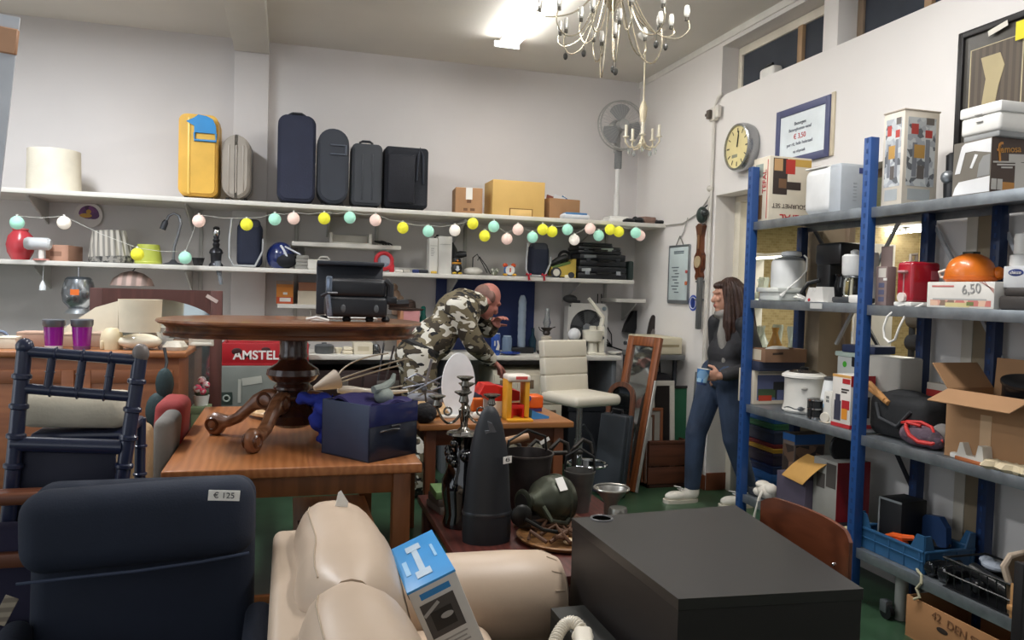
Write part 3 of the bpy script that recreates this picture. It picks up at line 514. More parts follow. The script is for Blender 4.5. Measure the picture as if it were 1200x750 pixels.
# black plastic cases
zc = Z2; specs = ((678, 735, 328, 312, 'bottom black plastic tool case of the stack on the middle shelf'), (679, 734, 312, 297.5, 'black plastic tool case in the middle of the shelf stack'), (679, 729, 297.5, 288.5, 'thin black case with a grey label on top of the tool cases'), (682, 718, 288.5, 284, 'flat black case topmost on the stack of tool cases'))
for i, (pl, pr, yb, yt, lab) in enumerate(specs):
    c, d = S(pl, pr, yt, zc, 6.08+.01*i, .3); d = (d[0], .3, max(.025, at(700, yt, Y=6.08).z-zc-.002)); t = thing('tool_case', lab, 'case', (c.x, c.y, zc), [0, .03, -.03, .04][i]); w, dd, h = d
    part('lower_shell', MB().bb(-w/2, w/2, -dd/2, dd/2, 0, h*.49, .01), mt('#16181c', .4), t); part('upper_shell', MB().bb(-w/2+.003, w/2-.003, -dd/2+.003, dd/2, h*.51, h, .01), mt('#1a1c20', .4), t)
    if h > .04:
        for s in (-1, 1): part('latch', MB().bb(s*w*.32-.02, s*w*.32+.02, -dd/2-.008, -dd/2+.005, h*.35, h*.65), mt('#2b2e33' if i else '#8d9196', .35), t)
        part('handle', MB().tube([(-.06, -dd/2, h*.5), (-.055, -dd/2-.025, h*.5), (.055, -dd/2-.025, h*.5), (.06, -dd/2, h*.5)], .008), BLACK, t)
    if i < 3: part('label', MB().quad(frame(((-.15, -.12, .06)[i], -dd/2-.003, h*(.72, .8, .6)[i]), (1, 0, 0.05), (0, 0, 1)), (.08, .11, .11)[i], .024), mt(('#9fa3a3', '#6f7375', '#8f9a90')[i], .6), t)
    zc += h+.002
a = at(676, 292, Y=6.06); one('headphone_cable', 'black cable and headphone clump hanging left of the tool cases', 'cable', MB().torus((0, 0, .0), .05, .012, 18, 8, TR(0, 0, .18, pi/2, .4)).tube([(-.06, 0, .15), (-.08, .0, .08), (-.03, 0, .0)], .006), BLACK, (a.x-.02, 6.3, Z2))
c, d = S(736, 741, 306, Z2, 6.15, .1); one('pouch', 'small dark green pouch at the right of the tool cases', 'pouch', MB().box((0, 0, d[2]/2), (.05, .09, d[2]), .015, 3), mt('#2b3a38', .7), c+V((.015, 0, 0)))
# low shelf
c, d = S(324, 344, 329, ZL, 6.28, .2); h = d[2]; b = MB().box((0, 0, h/2), d, .003); b.face(d, 'f', .02, .02, .98, .3, 1).face(d, 'f', .02, .3, .98, .72, 2).face(d, 'f', .02, .85, .98, 1, 4).face(d, 'f', .2, .1, .85, .26, 3).face(d, 'f', .4, .4, .65, .5, 3)
one('carton', 'orange and yellow printed carton on the low wall shelf', 'box', b, [mt('#c7803a', .6), mt('#c4542f', .6), mt('#d98b36', .6), PAPER, mt('#8d7e74', .6)], c)
c, d = S(349, 374, 341, ZL, 6.27, .22); one('carton', 'cream box under a brown one on the low wall shelf', 'box', MB().box((0, 0, d[2]/2), d, .003), mt('#ddd3bd', .7), c); c2, d2 = S(350, 373, 331, ZL+d[2]+.001, 6.28, .2)
one('carton', 'pinkish brown box lying on the cream one', 'box', MB().box((0, 0, d2[2]/2), d2, .003), mt('#a8775c', .7), c2)
# hanging under the middle shelf
p = at(50, 335, Y=6.1); one('bell', 'tiny white bell hanging from the middle shelf at far left', 'bell', MB().rev([(.022, -.03), (.02, 0), (.008, .03), (.002, .035)], 14).tube([(0, 0, .03), (.005, 0, Z2-.032-p.z)], .002), mt('#dfe3e6', .5), (p.x, 6.1, p.z))
p = at(90, 344, Y=6.1); t = thing('globe_lamp', 'chrome mesh globe lamp with an orange sticker hanging below the shelf', 'lamp', (p.x, 6.15, p.z)); R = .1
part('globe', MB().rev([(R*.6, -.105), (R*.98, -.06), (R*1.08, 0), (R*.98, .06), (R*.85, .1)], 28), mt('#8e9499', .25, .85, kind='patch', hx2='#d5dade', sc=26), t); part('lid', MB().rev([(R*.86, .1), (R*.7, .115), (.01, .12)], 28), mt('#5a6066', .4, .7), t)
part('rod', MB().cyl((0, 0, .11), (0, 0, Z2-.034-p.z), .006), CHROME, t); part('sticker', MB().quad(frame((0, -R*1.09, .01), (1, 0, 0), (0, 0, 1)), .055, .04), mt('#e8742c', .5), t)
part('drip_ring', MB().rev([(R*.9, -.14), (R*.6, -.105), (R*.62, -.1)], 28), mt('#c3c8cc', .3, .8), t)
p = at(155, 330, Y=6.2); t = thing('pendant_lamp', 'pinkish scalloped pendant shade hanging above the mirror', 'lamp', (p.x, 6.2, p.z)); b = MB().rev([(.14, -.03), (.12, .02), (.07, .06), (.02, .075)], 64, mod=lambda a, j: 1+.06*abs(cos(a*4)), close=False)
part('shade', b, mt('#b59a90', .6, kind='stripe', hx2='#8f7d76', sc=5, axis=0), t); part('hook', MB().tube([(0, 0, .07), (.02, 0, .1), (0, 0, .13), (0, 0, Z2-.034-p.z)], .005), DGREY, t)
p = at(257, 322, Y=6.06); one('spray_gun', 'grey and black hand tool dangling below the middle shelf', 'tool', MB().cyl((0, 0, 0), (-.015, 0, .1), .018, .022).along((0, 0, .0), (.012, 0, -.07), [(.012, 0), (.016, .5), (.012, 1)]), mt('#7b8086', .5), (p.x, 6.09, p.z+.0))
# ================================================================== the steel rack along the right wall
blu = mt('#214a86', .45, var=.05); blud = mt('#1c3157', .5)
XA, XB2 = 2.62, 2.99; YA, YM, YC = 4.06, 3.095, 2.13
RZ = (1.893, 1.437, .822, .285)
t = thing('steel_rack', 'blue and grey steel rack filled with kitchen appliances and boxes', 'rack', ((XA+XB2)/2, YM, 0))
def loc(x, y, z): return (x-(XA+XB2)/2, y-YM, z)
def upright(x, y, h, sgn):
    b = MB(); X, Y, _ = loc(x, y, 0)
    b.bb(X-.002, X+.002, Y-.022, Y+.022, 0, h, .0015) if sgn == 0 else b.bb(X-.024*sgn, X+.024*sgn, Y-.024, Y+.024, 0, h, .004)
    for k in range(0, int(h/.05)):
        b.m = 1; b.bb(X-.0255, X-.0235, Y-.006, Y+.006, .04+.05*k, .06+.05*k, 0); b.m = 0
    return b
for x, y, n in ((XA, YA, 'front_post'), (XA, YM, 'front_post'), (XA, YC, 'front_post'), (XB2-.02, YA, 'rear_post'), (XB2-.02, YM, 'rear_post'), (XB2-.02, YC+.57, 'rear_post'), (XB2-.02, YC, 'rear_post')):
    part(n, upright(x, y, 2.215 if n[0] == 'f' else 1.88, 1), [blu if n[0] == 'f' else blud, mt('#1c3d70', .6)], t)
for (ya, yb, dz) in ((YM, YA, 0), (YC, YM, -.006)):
    for i, z in enumerate(RZ):
        z += dz-.002; b = MB(); x0, y0, _ = loc(XA+.024, ya+.01, 0); x1, y1, _ = loc(XB2, yb-.01, 0)
        b.bb(x0-.025, x1, y0, y1, z-.006, z, .001); b.bb(x0-.03, x0-.024, y0, y1, z-.045, z+.002, .001); b.bb(x1-.006, x1, y0, y1, z-.04, z, .001); b.bb(x0-.024, x0-.01, y0, y1, z-.045, z-.042, .001)
        part('shelf_board', b, STEEL, t)
X, Y0, _ = loc(XB2-.03, 0, 0)
def brace(ya, za, yb, zb, m): 
    a = loc(XB2+.004, ya, za); e = loc(XB2+.004, yb, zb); part('brace', MB().tube([a, e], .011, 4), m, t)
brace(4.0, 1.88, 3.15, .9, mt('#2a2f38', .5)); brace(3.3, 1.88, 3.75, 1.2, mt('#b8bcc0', .4, .4)); brace(3.12, 1.88, 2.6, 1.1, mt('#b8bcc0', .4, .4)); brace(2.75, 1.88, 2.2, .9, mt('#b8bcc0', .4, .4)); brace(3.35, .8, 2.9, .2, mt('#2a2f38', .5))
c = at(957, 358, X=XA-.006); part('shelf_label', MB().quad(frame(loc(XA-.0095, c.y, RZ[1]-.02), (0, -1, 0), (0, 0, 1)), .095, .028), mt('#bcbcb8', .6), t)
ZA, ZB, ZD, ZE = RZ
g_ = mt('#2f3133', .5)
def rbox(name, label, cat, l, m, r, yt, zb, X0, mats, prints=(), rz=0., bev=.004):
    c, d = RB(l, m, r, yt, zb, X0); b = MB().box((0, 0, d[2]/2), d, bev)
    for p in prints: b.face(d, *p)
    return one(name, label, cat, b, mats, c, rz), c, d
# ---- top shelf
o, c, d = rbox('carton', 'upside-down gourmet set box with red lettering on the rack top', 'box', 884, 903, 985, 182, ZA, 2.66, [mt('#dcd2be', .6), mt('#3a2f2b', .5), mt('#c7a04a', .5), mt('#b93428', .5), mt('#c49a68', .5), mt('#9aa39a', .5), mt('#7a5a40', .6)],
   (('f', .06, .12, .10, .97, 0), ('f', .08, .42, .42, .97, 1), ('f', .42, .5, .75, .62, 1), ('f', .45, .86, .99, .97, 2), ('f', .38, .74, .6, .96, 3), ('f', .1, .78, .3, .96, 4), ('f', .22, .52, .4, .66, 6), ('l', .15, .7, .6, .9, 5), ('l', .15, .05, .6, .42, 6), ('l', .86, .05, .9, .95, 3)))
T = text('TEFAL', .062, mt('#b4242c', .5), o, frame((.02, -d[1]/2-.002, d[2]*.07), (-1, 0, 0), (0, 0, -1)), bold=.001)
T = text('GOURMET SET', .036, mt('#4a3a34', .5), o, frame((0.0, -d[1]/2-.002, d[2]*.25), (-1, 0, 0), (0, 0, -1)))
T = text('TEFAL', .05, mt('#b4242c', .5), o, frame((-d[0]/2-.002, -d[1]*.22, d[2]*.62), (0, 0, 1), (0, 1, 0)))
# bread maker
c, d = RB(942, 985, 1020, 190, ZA, 2.645); w, dd, h = d; t = thing('bread_maker', 'white rounded bread maker with a grey side panel on the rack top', 'bread maker', c)
part('body', MB().box((0, dd*.12, h*.5), (w, dd*.76, h), .045, 5), mt('#dfe0df', .35), t); part('side_panel', MB().bb(-w*.46, w*.5, -dd*.5, -dd*.2, .004, h*.97, .008).bb(-w*.46, w*.48, -dd*.48, -dd*.2, h*.9, h*1.0, .01), mt('#b2b8be', .4), t)
b = MB()
for i in range(6): b.quad(frame((w*.02+.0, -dd*.5-.001, h*(.25+.07*i)), (1, 0, 0), (0, 0, 1)), w*.12, .004)
part('marking', b, mt('#9aa0a6', .5), t); b = MB()
for i in range(10):
    for k in range(4): b.quad(frame((w*(.38+.03*k), -dd*.5-.001, h*(.12+.08*i)), (1, 0, .5), (0, 0, 1)), w*.022, .012)
part('vent', b, mt('#3b3f55', .5), t); part('badge', MB().quad(frame((w*.25, -dd*.5-.001, h*.86), (1, 0, 0), (0, 0, 1)), w*.22, .028), mt('#39457e', .4), t); part('lid', MB().bb(-w*.47, w*.42, -dd*.1, dd*.48, h*.985, h*1.02, .01), WHITE, t); part('window_strip', MB().bb(-w*.47, -w*.3, dd*.05, dd*.4, h*1.018, h*1.024, .002), mt('#bfa9ab', .4), t)
# tall patterned box
c, d = RB(1037, 1061, 1102, 128, ZA, 2.66); b = MB().box((0, 0, d[2]/2), d, .003)
for s, x0, x1 in (('l', .12, .88), ('f', .1, .9)):
    b.face(d, s, x0, .2, x1, .93, 1); b.face(d, s, x0+.06, .05, x1-.1, .17, 3)
    for k, (u, v, uu, vv, m) in enumerate(((.2, .75, .4, .86, 4), (.6, .72, .8, .8, 4), (.25, .3, .38, .66, 5), (.62, .3, .74, .7, 5), (.3, .5, .6, .64, 6), (.4, .28, .6, .42, 7), (.62, .86, .84, .93, 7), (.15, .84, .35, .92, 6), (.45, .08, .7, .13, 6))): b.face(d, s, u, v, uu, vv, m)
tallbox = one('carton', 'tall narrow carton printed with red, grey and orange cutlery patterns', 'box', b, [mt('#d8cfc0', .6), mt('#c9cccb', .6, kind='patch', hx2='#a9adb2', sc=40), PAPER, mt('#aeb3b4', .6), mt('#b5453f', .5), mt('#83868c', .5), mt('#c59a55', .5), mt('#6a6460', .5)], c)
part('top_flap', MB().bb(-d[0]/2-.004, d[0]/2+.004, -d[1]/2-.003, d[1]/2+.003, d[2]-.001, d[2]+.006, .002), mt('#bdb1a2', .7), tallbox)
# coffee maker carton, the white box on it and dark pieces behind
c, d = RB(1119, 1163, 1262, 160, ZA, 2.66); w, dd, h = d
b = MB().box((0, 0, h/2), d, .003)
b.face(d, 'l', .0, .0, 1, 1, 1).face(d, 'f', 0, 0, 1, 1, 2)
o = one('carton', 'dark brown coffee maker carton with a picture of a white machine', 'box', b, [mt('#4b4138', .6), mt('#6f695f', .6), mt('#4b3a30', .6)], c)
def polyL(mb, pts, m):    # print outline on the -X face: u along +y->-y (left to right), v up
    mb.m = m; mb.prism([(-(.5-u)*1*dd, v*h) for u, v in pts], .0016, Matrix(((0, 0, 1, -w/2-.002), (-1, 0, 0, 0), (0, 1, 0, 0), (0, 0, 0, 1))))
b = MB(); wm, gm = 0, 1
polyL(b, [(.02, .02), (.99, .02), (.99, .30), (.18, .26), (.08, .16)], 0)
polyL(b, [(.06, .42), (.2, .42), (.32, .8), (.56, .8), (.99, .72), (.99, .98), (.3, .97), (.22, .92)], 0); polyL(b, [(.46, .5), (.52, .48), (.66, .72), (.58, .74)], 0)
polyL(b, [(.66, .3), (.98, .32), (.98, .7), (.8, .68), (.7, .55)], 1)
part('printed_machine', b, [mt('#dcdcdc', .4), mt('#8d8d8b', .3)], o)
text('f', .11, mt('#d08a34', .5), o, frame((-w*.36, -dd/2-.002, h*.72), (1, 0, .1), (-.2, 0, 1))); text('famosa', .04, mt('#c9903f', .5), o, frame((-w*.18, -dd/2-.002, h*.8), (1, 0, .1), (0, 0, 1)), 'lettering')
b = MB()
for k in range(3): b.quad(frame((-w*.22, -dd/2-.0015, h*(.57-.05*k)), (1, 0, .06), (0, 0, 1)), w*(.5-.15*k), .006)
for k in range(4): b.quad(frame((-w*.44+.03*(k % 2), -dd/2-.0015, h*(.2-.09*(k//2))), (1, 0, 0), (0, 0, 1)), .024, .022)
b.quad(frame((w*.02, -dd/2-.0015, h*.3), (1, 0, 0), (0, 0, 1)), .05, .12).quad(frame((w*.06, -dd/2-.0015, h*.66), (1, 0, .05), (0, 0, 1)), .14, .03); part('print', b, mt('#c9c5bd', .6), o); part('cup_picture', MB().quad(frame((-w*.02, -dd/2-.001, h*.1), (1, 0, 0), (0, 0, 1)), .16, .045), mt('#c0843a', .5), o)
c2, d2 = RB(1127, 1174, 1290, 117, ZA+h+.03, 2.665); w2, dd2, h2 = d2; t = thing('storage_box', 'white plastic lidded box standing on the brown coffee maker carton', 'box', c2+V((0, 0, -.028)))
part('body', MB().bb(-w2/2, w2/2, -dd2/2, dd2/2, 0.02, h2*.9, .015, 3), WHITE, t); part('lid', MB().bb(-w2/2-.004, w2/2+.004, -dd2/2-.004, dd2/2+.004, h2*.88, h2+.03, .008), mt('#ebeae6', .4), t); part('base_tray', MB().bb(-w2*.47, w2*.47, -dd2*.45, dd2*.45, 0, .03, .006), mt('#9a9b9a', .5), t)
part('latch', MB().bb(-w2/2-.007, -w2/2+.002, -dd2*.08, dd2*.08, h2*.62, h2*.66, .002).bb(-w2/2-.007, -w2/2+.002, -dd2*.06, dd2*.12, h2*.9, h2*.93, .002), mt('#a9a7a2', .5), t)
p = at(1106, 215, X=2.82); t = thing('coffee_grinder', 'dark upright grinder half hidden behind the tall patterned carton', 'appliance', (2.86, p.y-.01, ZA)); part('body', MB().rev([(.035, 0), (.038, .1), (.03, .14), (.032, .22), (.02, .23)], 16), BLACK, t); part('knob', MB().sph((-.03, 0, .12), .03, 14), mt('#8b8f92', .3, .6), t)
# ---- second shelf
c, d = RB(886, 912, 942, 337, ZB, 2.66); w, dd, h = d; t = thing('plastic_tray', 'flat white plastic tray under the rice cooker on the rack', 'tray', c)
part('tray', MB().bb(-w*.42, w*.42, -dd*.45, dd*.45, 0, h*.7, .01).bb(-w/2, w/2, -dd/2, dd/2, h*.65, h, .006), mt('#d8dad3', .4), t)
tz = ZB+h
p = at(922, 320, X=2.80); t = thing('rice_cooker', 'white rice cooker with a grey lid and dangling cable', 'cooker', (2.81, p.y, tz+.001)); h = at(922, 303, X=2.8).z-tz; R = .098
part('body', MB().rev([(R*.97, 0), (R, .02), (R*.98, h*.85), (R*.9, h*.93)], 36), mt('#dcdddb', .35), t); part('lid', MB().rev([(R*.92, h*.92), (R*.8, h*1.0), (R*.3, h*1.07), (.01, h*1.08)], 36).rev([(.02, h*1.06), (.02, h*1.14), (.012, h*1.16)], 14), mt('#a9adae', .3, .5), t)
part('upper_pot', MB().rev([(.05, h*1.06), (.06, h*1.1), (.055, h*1.22), (.03, h*1.26)], 20, TR(.03, .02, 0)), mt('#d9dbdc', .35), t)
part('cable', MB().tube([(.06, -.06, h*1.1), (.05, -.1, h*1.0), (.04, -.115, h*.6), (0, -.12, h*.35), (-.06, -.13, h*.1), (-.1, -.12, -.02)], .005), WHITE, t); part('plug', MB().along((-.1, -.12, -.02), (-.125, -.115, -.05), [(.008, 0), (.014, .6), (.012, 1)]), WHITE, t)
p = at(897, 330, X=3.64); t = thing('plastic_jar', 'see-through jar with purple beads and an orange lid left of the rice cooker', 'jar', (3.64, p.y, 1.402)); part('body', MB().rev([(.04, 0), (.045, .02), (.045, .05), (.045, .09)], 18), mt('#7a3f9a', .4), t); part('label', MB().rev([(.0455, .05), (.0455, .09)], 18, close=False), mt('#6b4a35', .5), t); part('lid', MB().rev([(.046, .09), (.046, .115), (.04, .12)], 18), mt('#d98a2b', .4), t)
p = at(936, 349, X=2.7); b = MB()
for i in range(3): b.torus((0, .01*i, .012), .03-.004*i, .005, 16, 6, TR(.01*i, 0, .004*i, .2*i, .3, 0))
one('cable_coil', 'white cable coil between the tray and the small wedge dock', 'cable', b, WHITE, (2.70, p.y, ZB+.003))
c, d = RB(943, 965, 972, 336, ZB, 2.655); t = thing('phone_dock', 'small white wedge-shaped dock with a red button on the second shelf', 'dock', c+V((.02, 0, 0))); w, dd, h = .07, d[1], d[2]
part('body', MB().prism([(-dd*.5, 0), (dd*.5, 0), (dd*.42, h), (dd*.1, h), (0, h*.6), (-dd*.15, h*.95), (-dd*.3, h*.95)], w, Matrix(((0, 0, 1, -w/2), (-1, 0, 0, 0), (0, 1, 0, 0), (0, 0, 0, 1)))), mt('#d2d0cb', .4), t); part('button', MB().cyl((-w/2-.004, dd*.25, h*.13), (-w/2+.004, dd*.25, h*.13), .008), RED, t)
p = at(975, 330, X=2.84); t = thing('coffee_maker', 'black coffee maker with a bag of cable behind the white one', 'coffee maker', (2.86, p.y, ZB)); part('column', MB().bb(-.06, .06, -.03, .09, 0, .30, .02), BLACK, t); part('water_head', MB().bb(-.07, .07, -.12, .09, .2, .32, .02), mt('#1a1c20', .35), t); part('jug', MB().rev([(.05, 0.02), (.06, .06), (.045, .13), (.05, .15)], 20, TR(0, -.07, 0)), mt('#121316', .1), t); part('base', MB().bb(-.07, .07, -.13, .09, 0, .025, .01), BLACK, t)
part('cable', MB().tube([(-.06, .05, .12), (-.1, .1, .1), (-.12, .12, .05), (-.1, .14, .02)], .012), BLACK, t)
p = at(998, 345, X=2.74); t = thing('coffee_maker', 'white coffee maker with a glass jug at the blue front post', 'coffee maker', (2.75, p.y, ZB)); 
part('base', MB().bb(-.075, .085, -.06, .07, 0, .03, .008), mt('#3b3d40', .4), t); part('column', MB().bb(.05, .1, -.06, .06, .02, .2, .012).bb(.04, .1, -.06, .06, .12, .26, .012), WHITE, t); part('filter_head', MB().rev([(.052, .138), (.058, .15), (.06, .235), (.05, .245)], 28).rev([(.02, .245), (.022, .262), (.01, .27)], 16), mt('#dedfdd', .35), t)
part('jug', MB().rev([(.045, .035), (.05, .05), (.048, .11), (.04, .13)], 26), CLEAR, t); part('jug_rim', MB().rev([(.044, .126), (.05, .132), (.046, .14)], 26), mt('#7d8083', .3, .6), t); part('coffee_plate', MB().cyl((0, 0, .03), (0, 0, .036), .052), CHROME, t)
p = at(1003, 349, X=2.66); one('switch_box', 'small white block at the foot of the white coffee maker', 'block', MB().box((0, 0, .02), (.05, .07, .04), .008), WHITE, (2.652, p.y-.02, ZB)); 
p = at(960, 351, X=2.66); one('paper_slip', 'white paper slip on the front edge of the second shelf', 'paper', MB().box((0, 0, .003), (.05, .11, .003), 0), PAPER, (2.665, p.y-.03, ZB))
c, d = RB(1027, 1040, 1051, 312, ZB-.006, 2.67); b = MB().box((0, 0, d[2]/2), d, .003); 
for k in range(3): b.face(d, 'l', .3, .1+.18*k, .8, .22+.18*k, 1)
b.face(d, 'l', .25, .72, .9, .95, 2).face(d, 'l', .7, .64, 1, .7, 3); o = one('carton', 'pinkish grey carton with a flap cut open beside the red toaster', 'box', b, [mt('#8d7a76', .7), mt('#5d5f78', .6), mt('#d5cdc2', .6), PAPER], c)
part('flap', MB().box((0, 0, d[2]+.045), (.003, d[1], .1), 0), mt('#7f6d68', .7), o)
# red toaster
c, d = RB(1051, 1070, 1104, 306, ZB-.006, 2.665); w, dd, h = d; t = thing('toaster', 'glossy red toaster on a white base with a cable hanging down', 'toaster', c)
part('body', MB().bb(-w/2, w/2, -dd/2, dd/2, .018, h, .018, 4), mt('#a81a2c', .22, coat=.5), t); part('base', MB().bb(-w/2-.006, w/2, -dd/2-.004, dd/2+.004, 0, .02, .006), WHITE, t)
part('slot', MB().bb(-w*.35, w*.4, -dd*.22, -dd*.05, h-.002, h+.002, 0).bb(-w*.35, w*.4, dd*.05, dd*.22, h-.002, h+.002, 0), BLACK, t)
part('lever', MB().bb(-w/2-.02, -w/2+.01, -dd*.25, dd*.25, h*.74, h*.8, .006).bb(-w/2-.002, -w/2+.002, -dd*.03, dd*.03, h*.3, h*.8, 0), mt('#c9a0a2', .3, .4), t); part('dial', MB().cyl((-w/2-.016, 0, h*.2), (-w/2+.004, 0, h*.2), .021, n=22), mt('#e8ddd6', .4), t); part('sticker', MB().quad(frame((w*.28, -dd/2-.001, h*.7), (1, 0, 0), (0, 0, 1)), .045, .04), mt('#b5606a', .5), t)
part('toast_rack', MB().tube([(-w*.3, 0, h), (-w*.3, 0, h+.03), (-w*.1, 0, h+.035), (-w*.1, 0, h)], .008), mt('#b9b0a2', .4), t)
part('cable', MB().tube([(-w/2+.01, -dd*.2, .01), (-w/2-.03, -dd*.1, .0), (-w/2-.06, dd*.25, -.05), (-w/2-.065, dd*.4, -.1), (-w/2-.065, dd*.3, -.145), (-w/2-.065, 0, -.165), (-w/2-.065, -dd*.35, -.15), (-w/2-.06, -dd*.55, -.09), (-w/2-.04, -dd*.75, -.02), (-w/2+.03, -dd*.9, .012)], .0055), WHITE, t)
# white product box with the orange dome on top
c, d = RB(1087, 1166, 1182, 330, ZB-.006, 2.68); d = (.2, d[1], d[2]); c.x = 2.68+.1; w, dd, h = d
b = MB().box((0, 0, h/2), d, .003); 
for q in (('l', .06, .08, .96, .30, 1), ('l', .3, .04, .66, .2, 2), ('l', .1, .3, .9, .36, 3), ('l', .08, .8, .42, .86, 4), ('l', .62, .1, .72, .24, 5)): b.face(d, *q)
b.m = 6; o = one('carton', 'white food slicer box with red print and a handwritten price', 'box', b, [mt('#dedad2', .6), mt('#c2756c', .6, kind='patch', hx2='#d8b39a', sc=30), mt('#cdbf8a', .6), mt('#a9a9a6', .5), mt('#c9706a', .6), mt('#6f7a45', .6)], c)
text('6,50', .055, mt('#9b9a97', .6), o, frame((-w/2-.002, -dd*.18, h*.72), (0, -1, 0.1), (0, 0, 1))); b = MB()
for k in range(3): b.prism([(dd*.5-.05-.012*k, h), (dd*.5-.046-.012*k, h), (dd*.5-.002, h*.62+.06*h*k), (dd*.5-.002, h*.58+.06*h*k)], .001, Matrix(((0, 0, 1, -w/2-.0015), (-1, 0, 0, 0), (0, 1, 0, 0), (0, 0, 0, 1))))
part('stripe', b, mt('#b98a80', .6), o)
bz = ZB-.006+h; p = at(1135, 320, X=2.78); hh = at(1135, 297, X=2.78).z-bz; t = thing('egg_cooker', 'orange dome-shaped cooker with a price sticker on the slicer box', 'cooker', (2.79, p.y, bz)); R = .098
orm = mt('#e0761c', .35, coat=.3)
part('dome', MB().rev([(R*.98, .018), (R, hh*.25), (R*.96, hh*.45), (R*.84, hh*.68), (R*.64, hh*.85), (R*.38, hh*.96), (.02, hh)], 40), orm, t); part('base', MB().rev([(R*.9, 0), (R*1.03, .012), (R*1.03, .024), (R*.98, .028)], 40), mt('#d0661a', .35), t); part('knob', MB().bb(-.02, .02, -.028, .028, hh-.003, hh+.007, .003), mt('#33382c', .5), t)
b = MB(); b.M = TR(-.062, .028, hh*.74) @ Euler((0, 0, 0)).to_matrix().to_4x4(); part('sticker', MB().quad(frame((-R*.66, R*.32, hh*.735), (-.4, -1, 0), (.75, -.3, 1)), .045, .026), mt('#e3b98f', .5), t)
part('handle', MB().tube([(-R*.3, R*1.0, .02), (-R*.4, R*1.2, .025), (-R*.5, R*1.2, .045), (-R*.35, R*.96, .055)], .006), mt('#e6ddcf', .4), t); part('side_grip', MB().sph((R*.55, -R*.9, .04), .028, 14, (1, .8, 1)), orm, t)
# dark base with the white baby bottle warmer
c, d = RB(1168, 1222, 1240, 337, ZB-.006, 2.68); d = (.22, d[1], d[2]); c.x = 2.8; o = one('appliance_box', 'low dark appliance base beside the slicer box', 'appliance', MB().bb(-d[0]/2, d[0]/2, -d[1]/2, d[1]/2, 0, d[2]*.62, .01).bb(-d[0]*.45, d[0]*.4, -d[1]*.45, d[1]*.45, d[2]*.6, d[2], .012), mt('#3a3532', .5), c)
z3 = ZB-.006+d[2]; c, d = RB(1174, 1214, 1230, 311, z3, 2.71); d = (.14, d[1], d[2]); c.x = 2.79; o = one('carton', 'white baby product box with a blue oval logo on the dark base', 'box', MB().box((0, 0, d[2]/2), d, .003), mt('#c9cacb', .6), c); w, dd, h = d
part('logo', MB().sph((-w/2-.0005, dd*.12, h*.7), .034, 20, (.03, 1, .42)), mt('#2d3a74', .4), o); text('chicco', .019, PAPER, o, frame((-w/2-.003, dd*.12, h*.7), (0, -1, 0), (0, 0, 1)))
z4 = z3+h; p = at(1197, 300, X=2.78); t = thing('baby_bottle', 'white bottle-shaped warmer standing on the white baby product box', 'bottle', (2.79, p.y, z4)); part('body', MB().rev([(.045, 0), (.047, .01), (.045, .045), (.032, .05)], 24), mt('#d6d6d3', .4), t); part('cap', MB().rev([(.033, .05), (.034, .12), (.03, .13)], 24), WHITE, t)
# ---- third shelf
c, d = RB(866, 884, 940, 434, ZD, 2.645); d = (min(d[0], .33), d[1], d[2]); c.x = 2.645+d[0]/2; w, dd, h = d; b = MB().box((0, 0, h/2), d, .003)
for q in (('f', .08, .12, .95, .86, 1), ('f', .1, .2, .5, .45, 2), ('f', .12, .1, .42, .26, 3), ('f', .45, .42, .9, .66, 4), ('f', .5, .15, .54, .42, 4), ('f', .8, .15, .84, .42, 4), ('f', .1, .9, .9, .95, 5)): b.face(d, *q)
for k in range(6): b.face(d, 'l', .15, .2+.11*k, .8-.1*(k % 2), .215+.11*k, 5)
one('carton', 'table grill carton with a picture of a barbecue and tomatoes', 'box', b, [mt('#d3c7b3', .65), mt('#5d6488', .5), mt('#41553a', .6), mt('#b8402a', .5), mt('#26282d', .5), mt('#8d887e', .6)], c)
z2 = ZD+h; c, d = RB(868, 890, 942, 424, z2, 2.64); d = (.31, d[1], d[2]); c.x = 2.64+.155; o = one('shoe_box', 'flat navy lid lying on the table grill carton', 'box', MB().bb(-d[0]/2, d[0]/2, -d[1]/2, d[1]/2, 0, d[2], .005), mt('#252c42', .6), c)
z3 = z2+d[2]; c, d = RB(882, 897, 945, 409, z3, 2.655); d = (.28, d[1], d[2]); c.x = 2.655+.14; t = thing('cardboard_tray', 'shallow brown cardboard box with a hand hole on the navy lid', 'box', c); w, dd, h = d
part('carton', MB().bb(-w/2, w/2, -dd/2, -dd/2+.005, 0, h, .001).bb(-w/2, w/2, dd/2-.005, dd/2, 0, h, .001).bb(-w/2, -w/2+.005, -dd/2, dd/2, 0, h, .001).bb(w/2-.005, w/2, -dd/2, dd/2, 0, h, .001).bb(-w/2, w/2, -dd/2, dd/2, 0, .005, 0), mt('#85644c', .8), t); part('hand_hole', MB().quad(frame((-w*.2, -dd/2-.001, h*.65), (1, 0, .05), (0, 0, 1)), .07, .012), mt('#3a2a20', .8), t); part('side_label', MB().quad(frame((-w/2-.001, dd*.15, h*.5), (0, -1, 0), (0, 0, 1)), dd*.7, h*.8), mt('#cbbfa8', .7), t)
part('contents', MB().sph((.0, .02, h*.85), .05, 14, (1.6, 1, .5)), WHITE, t)
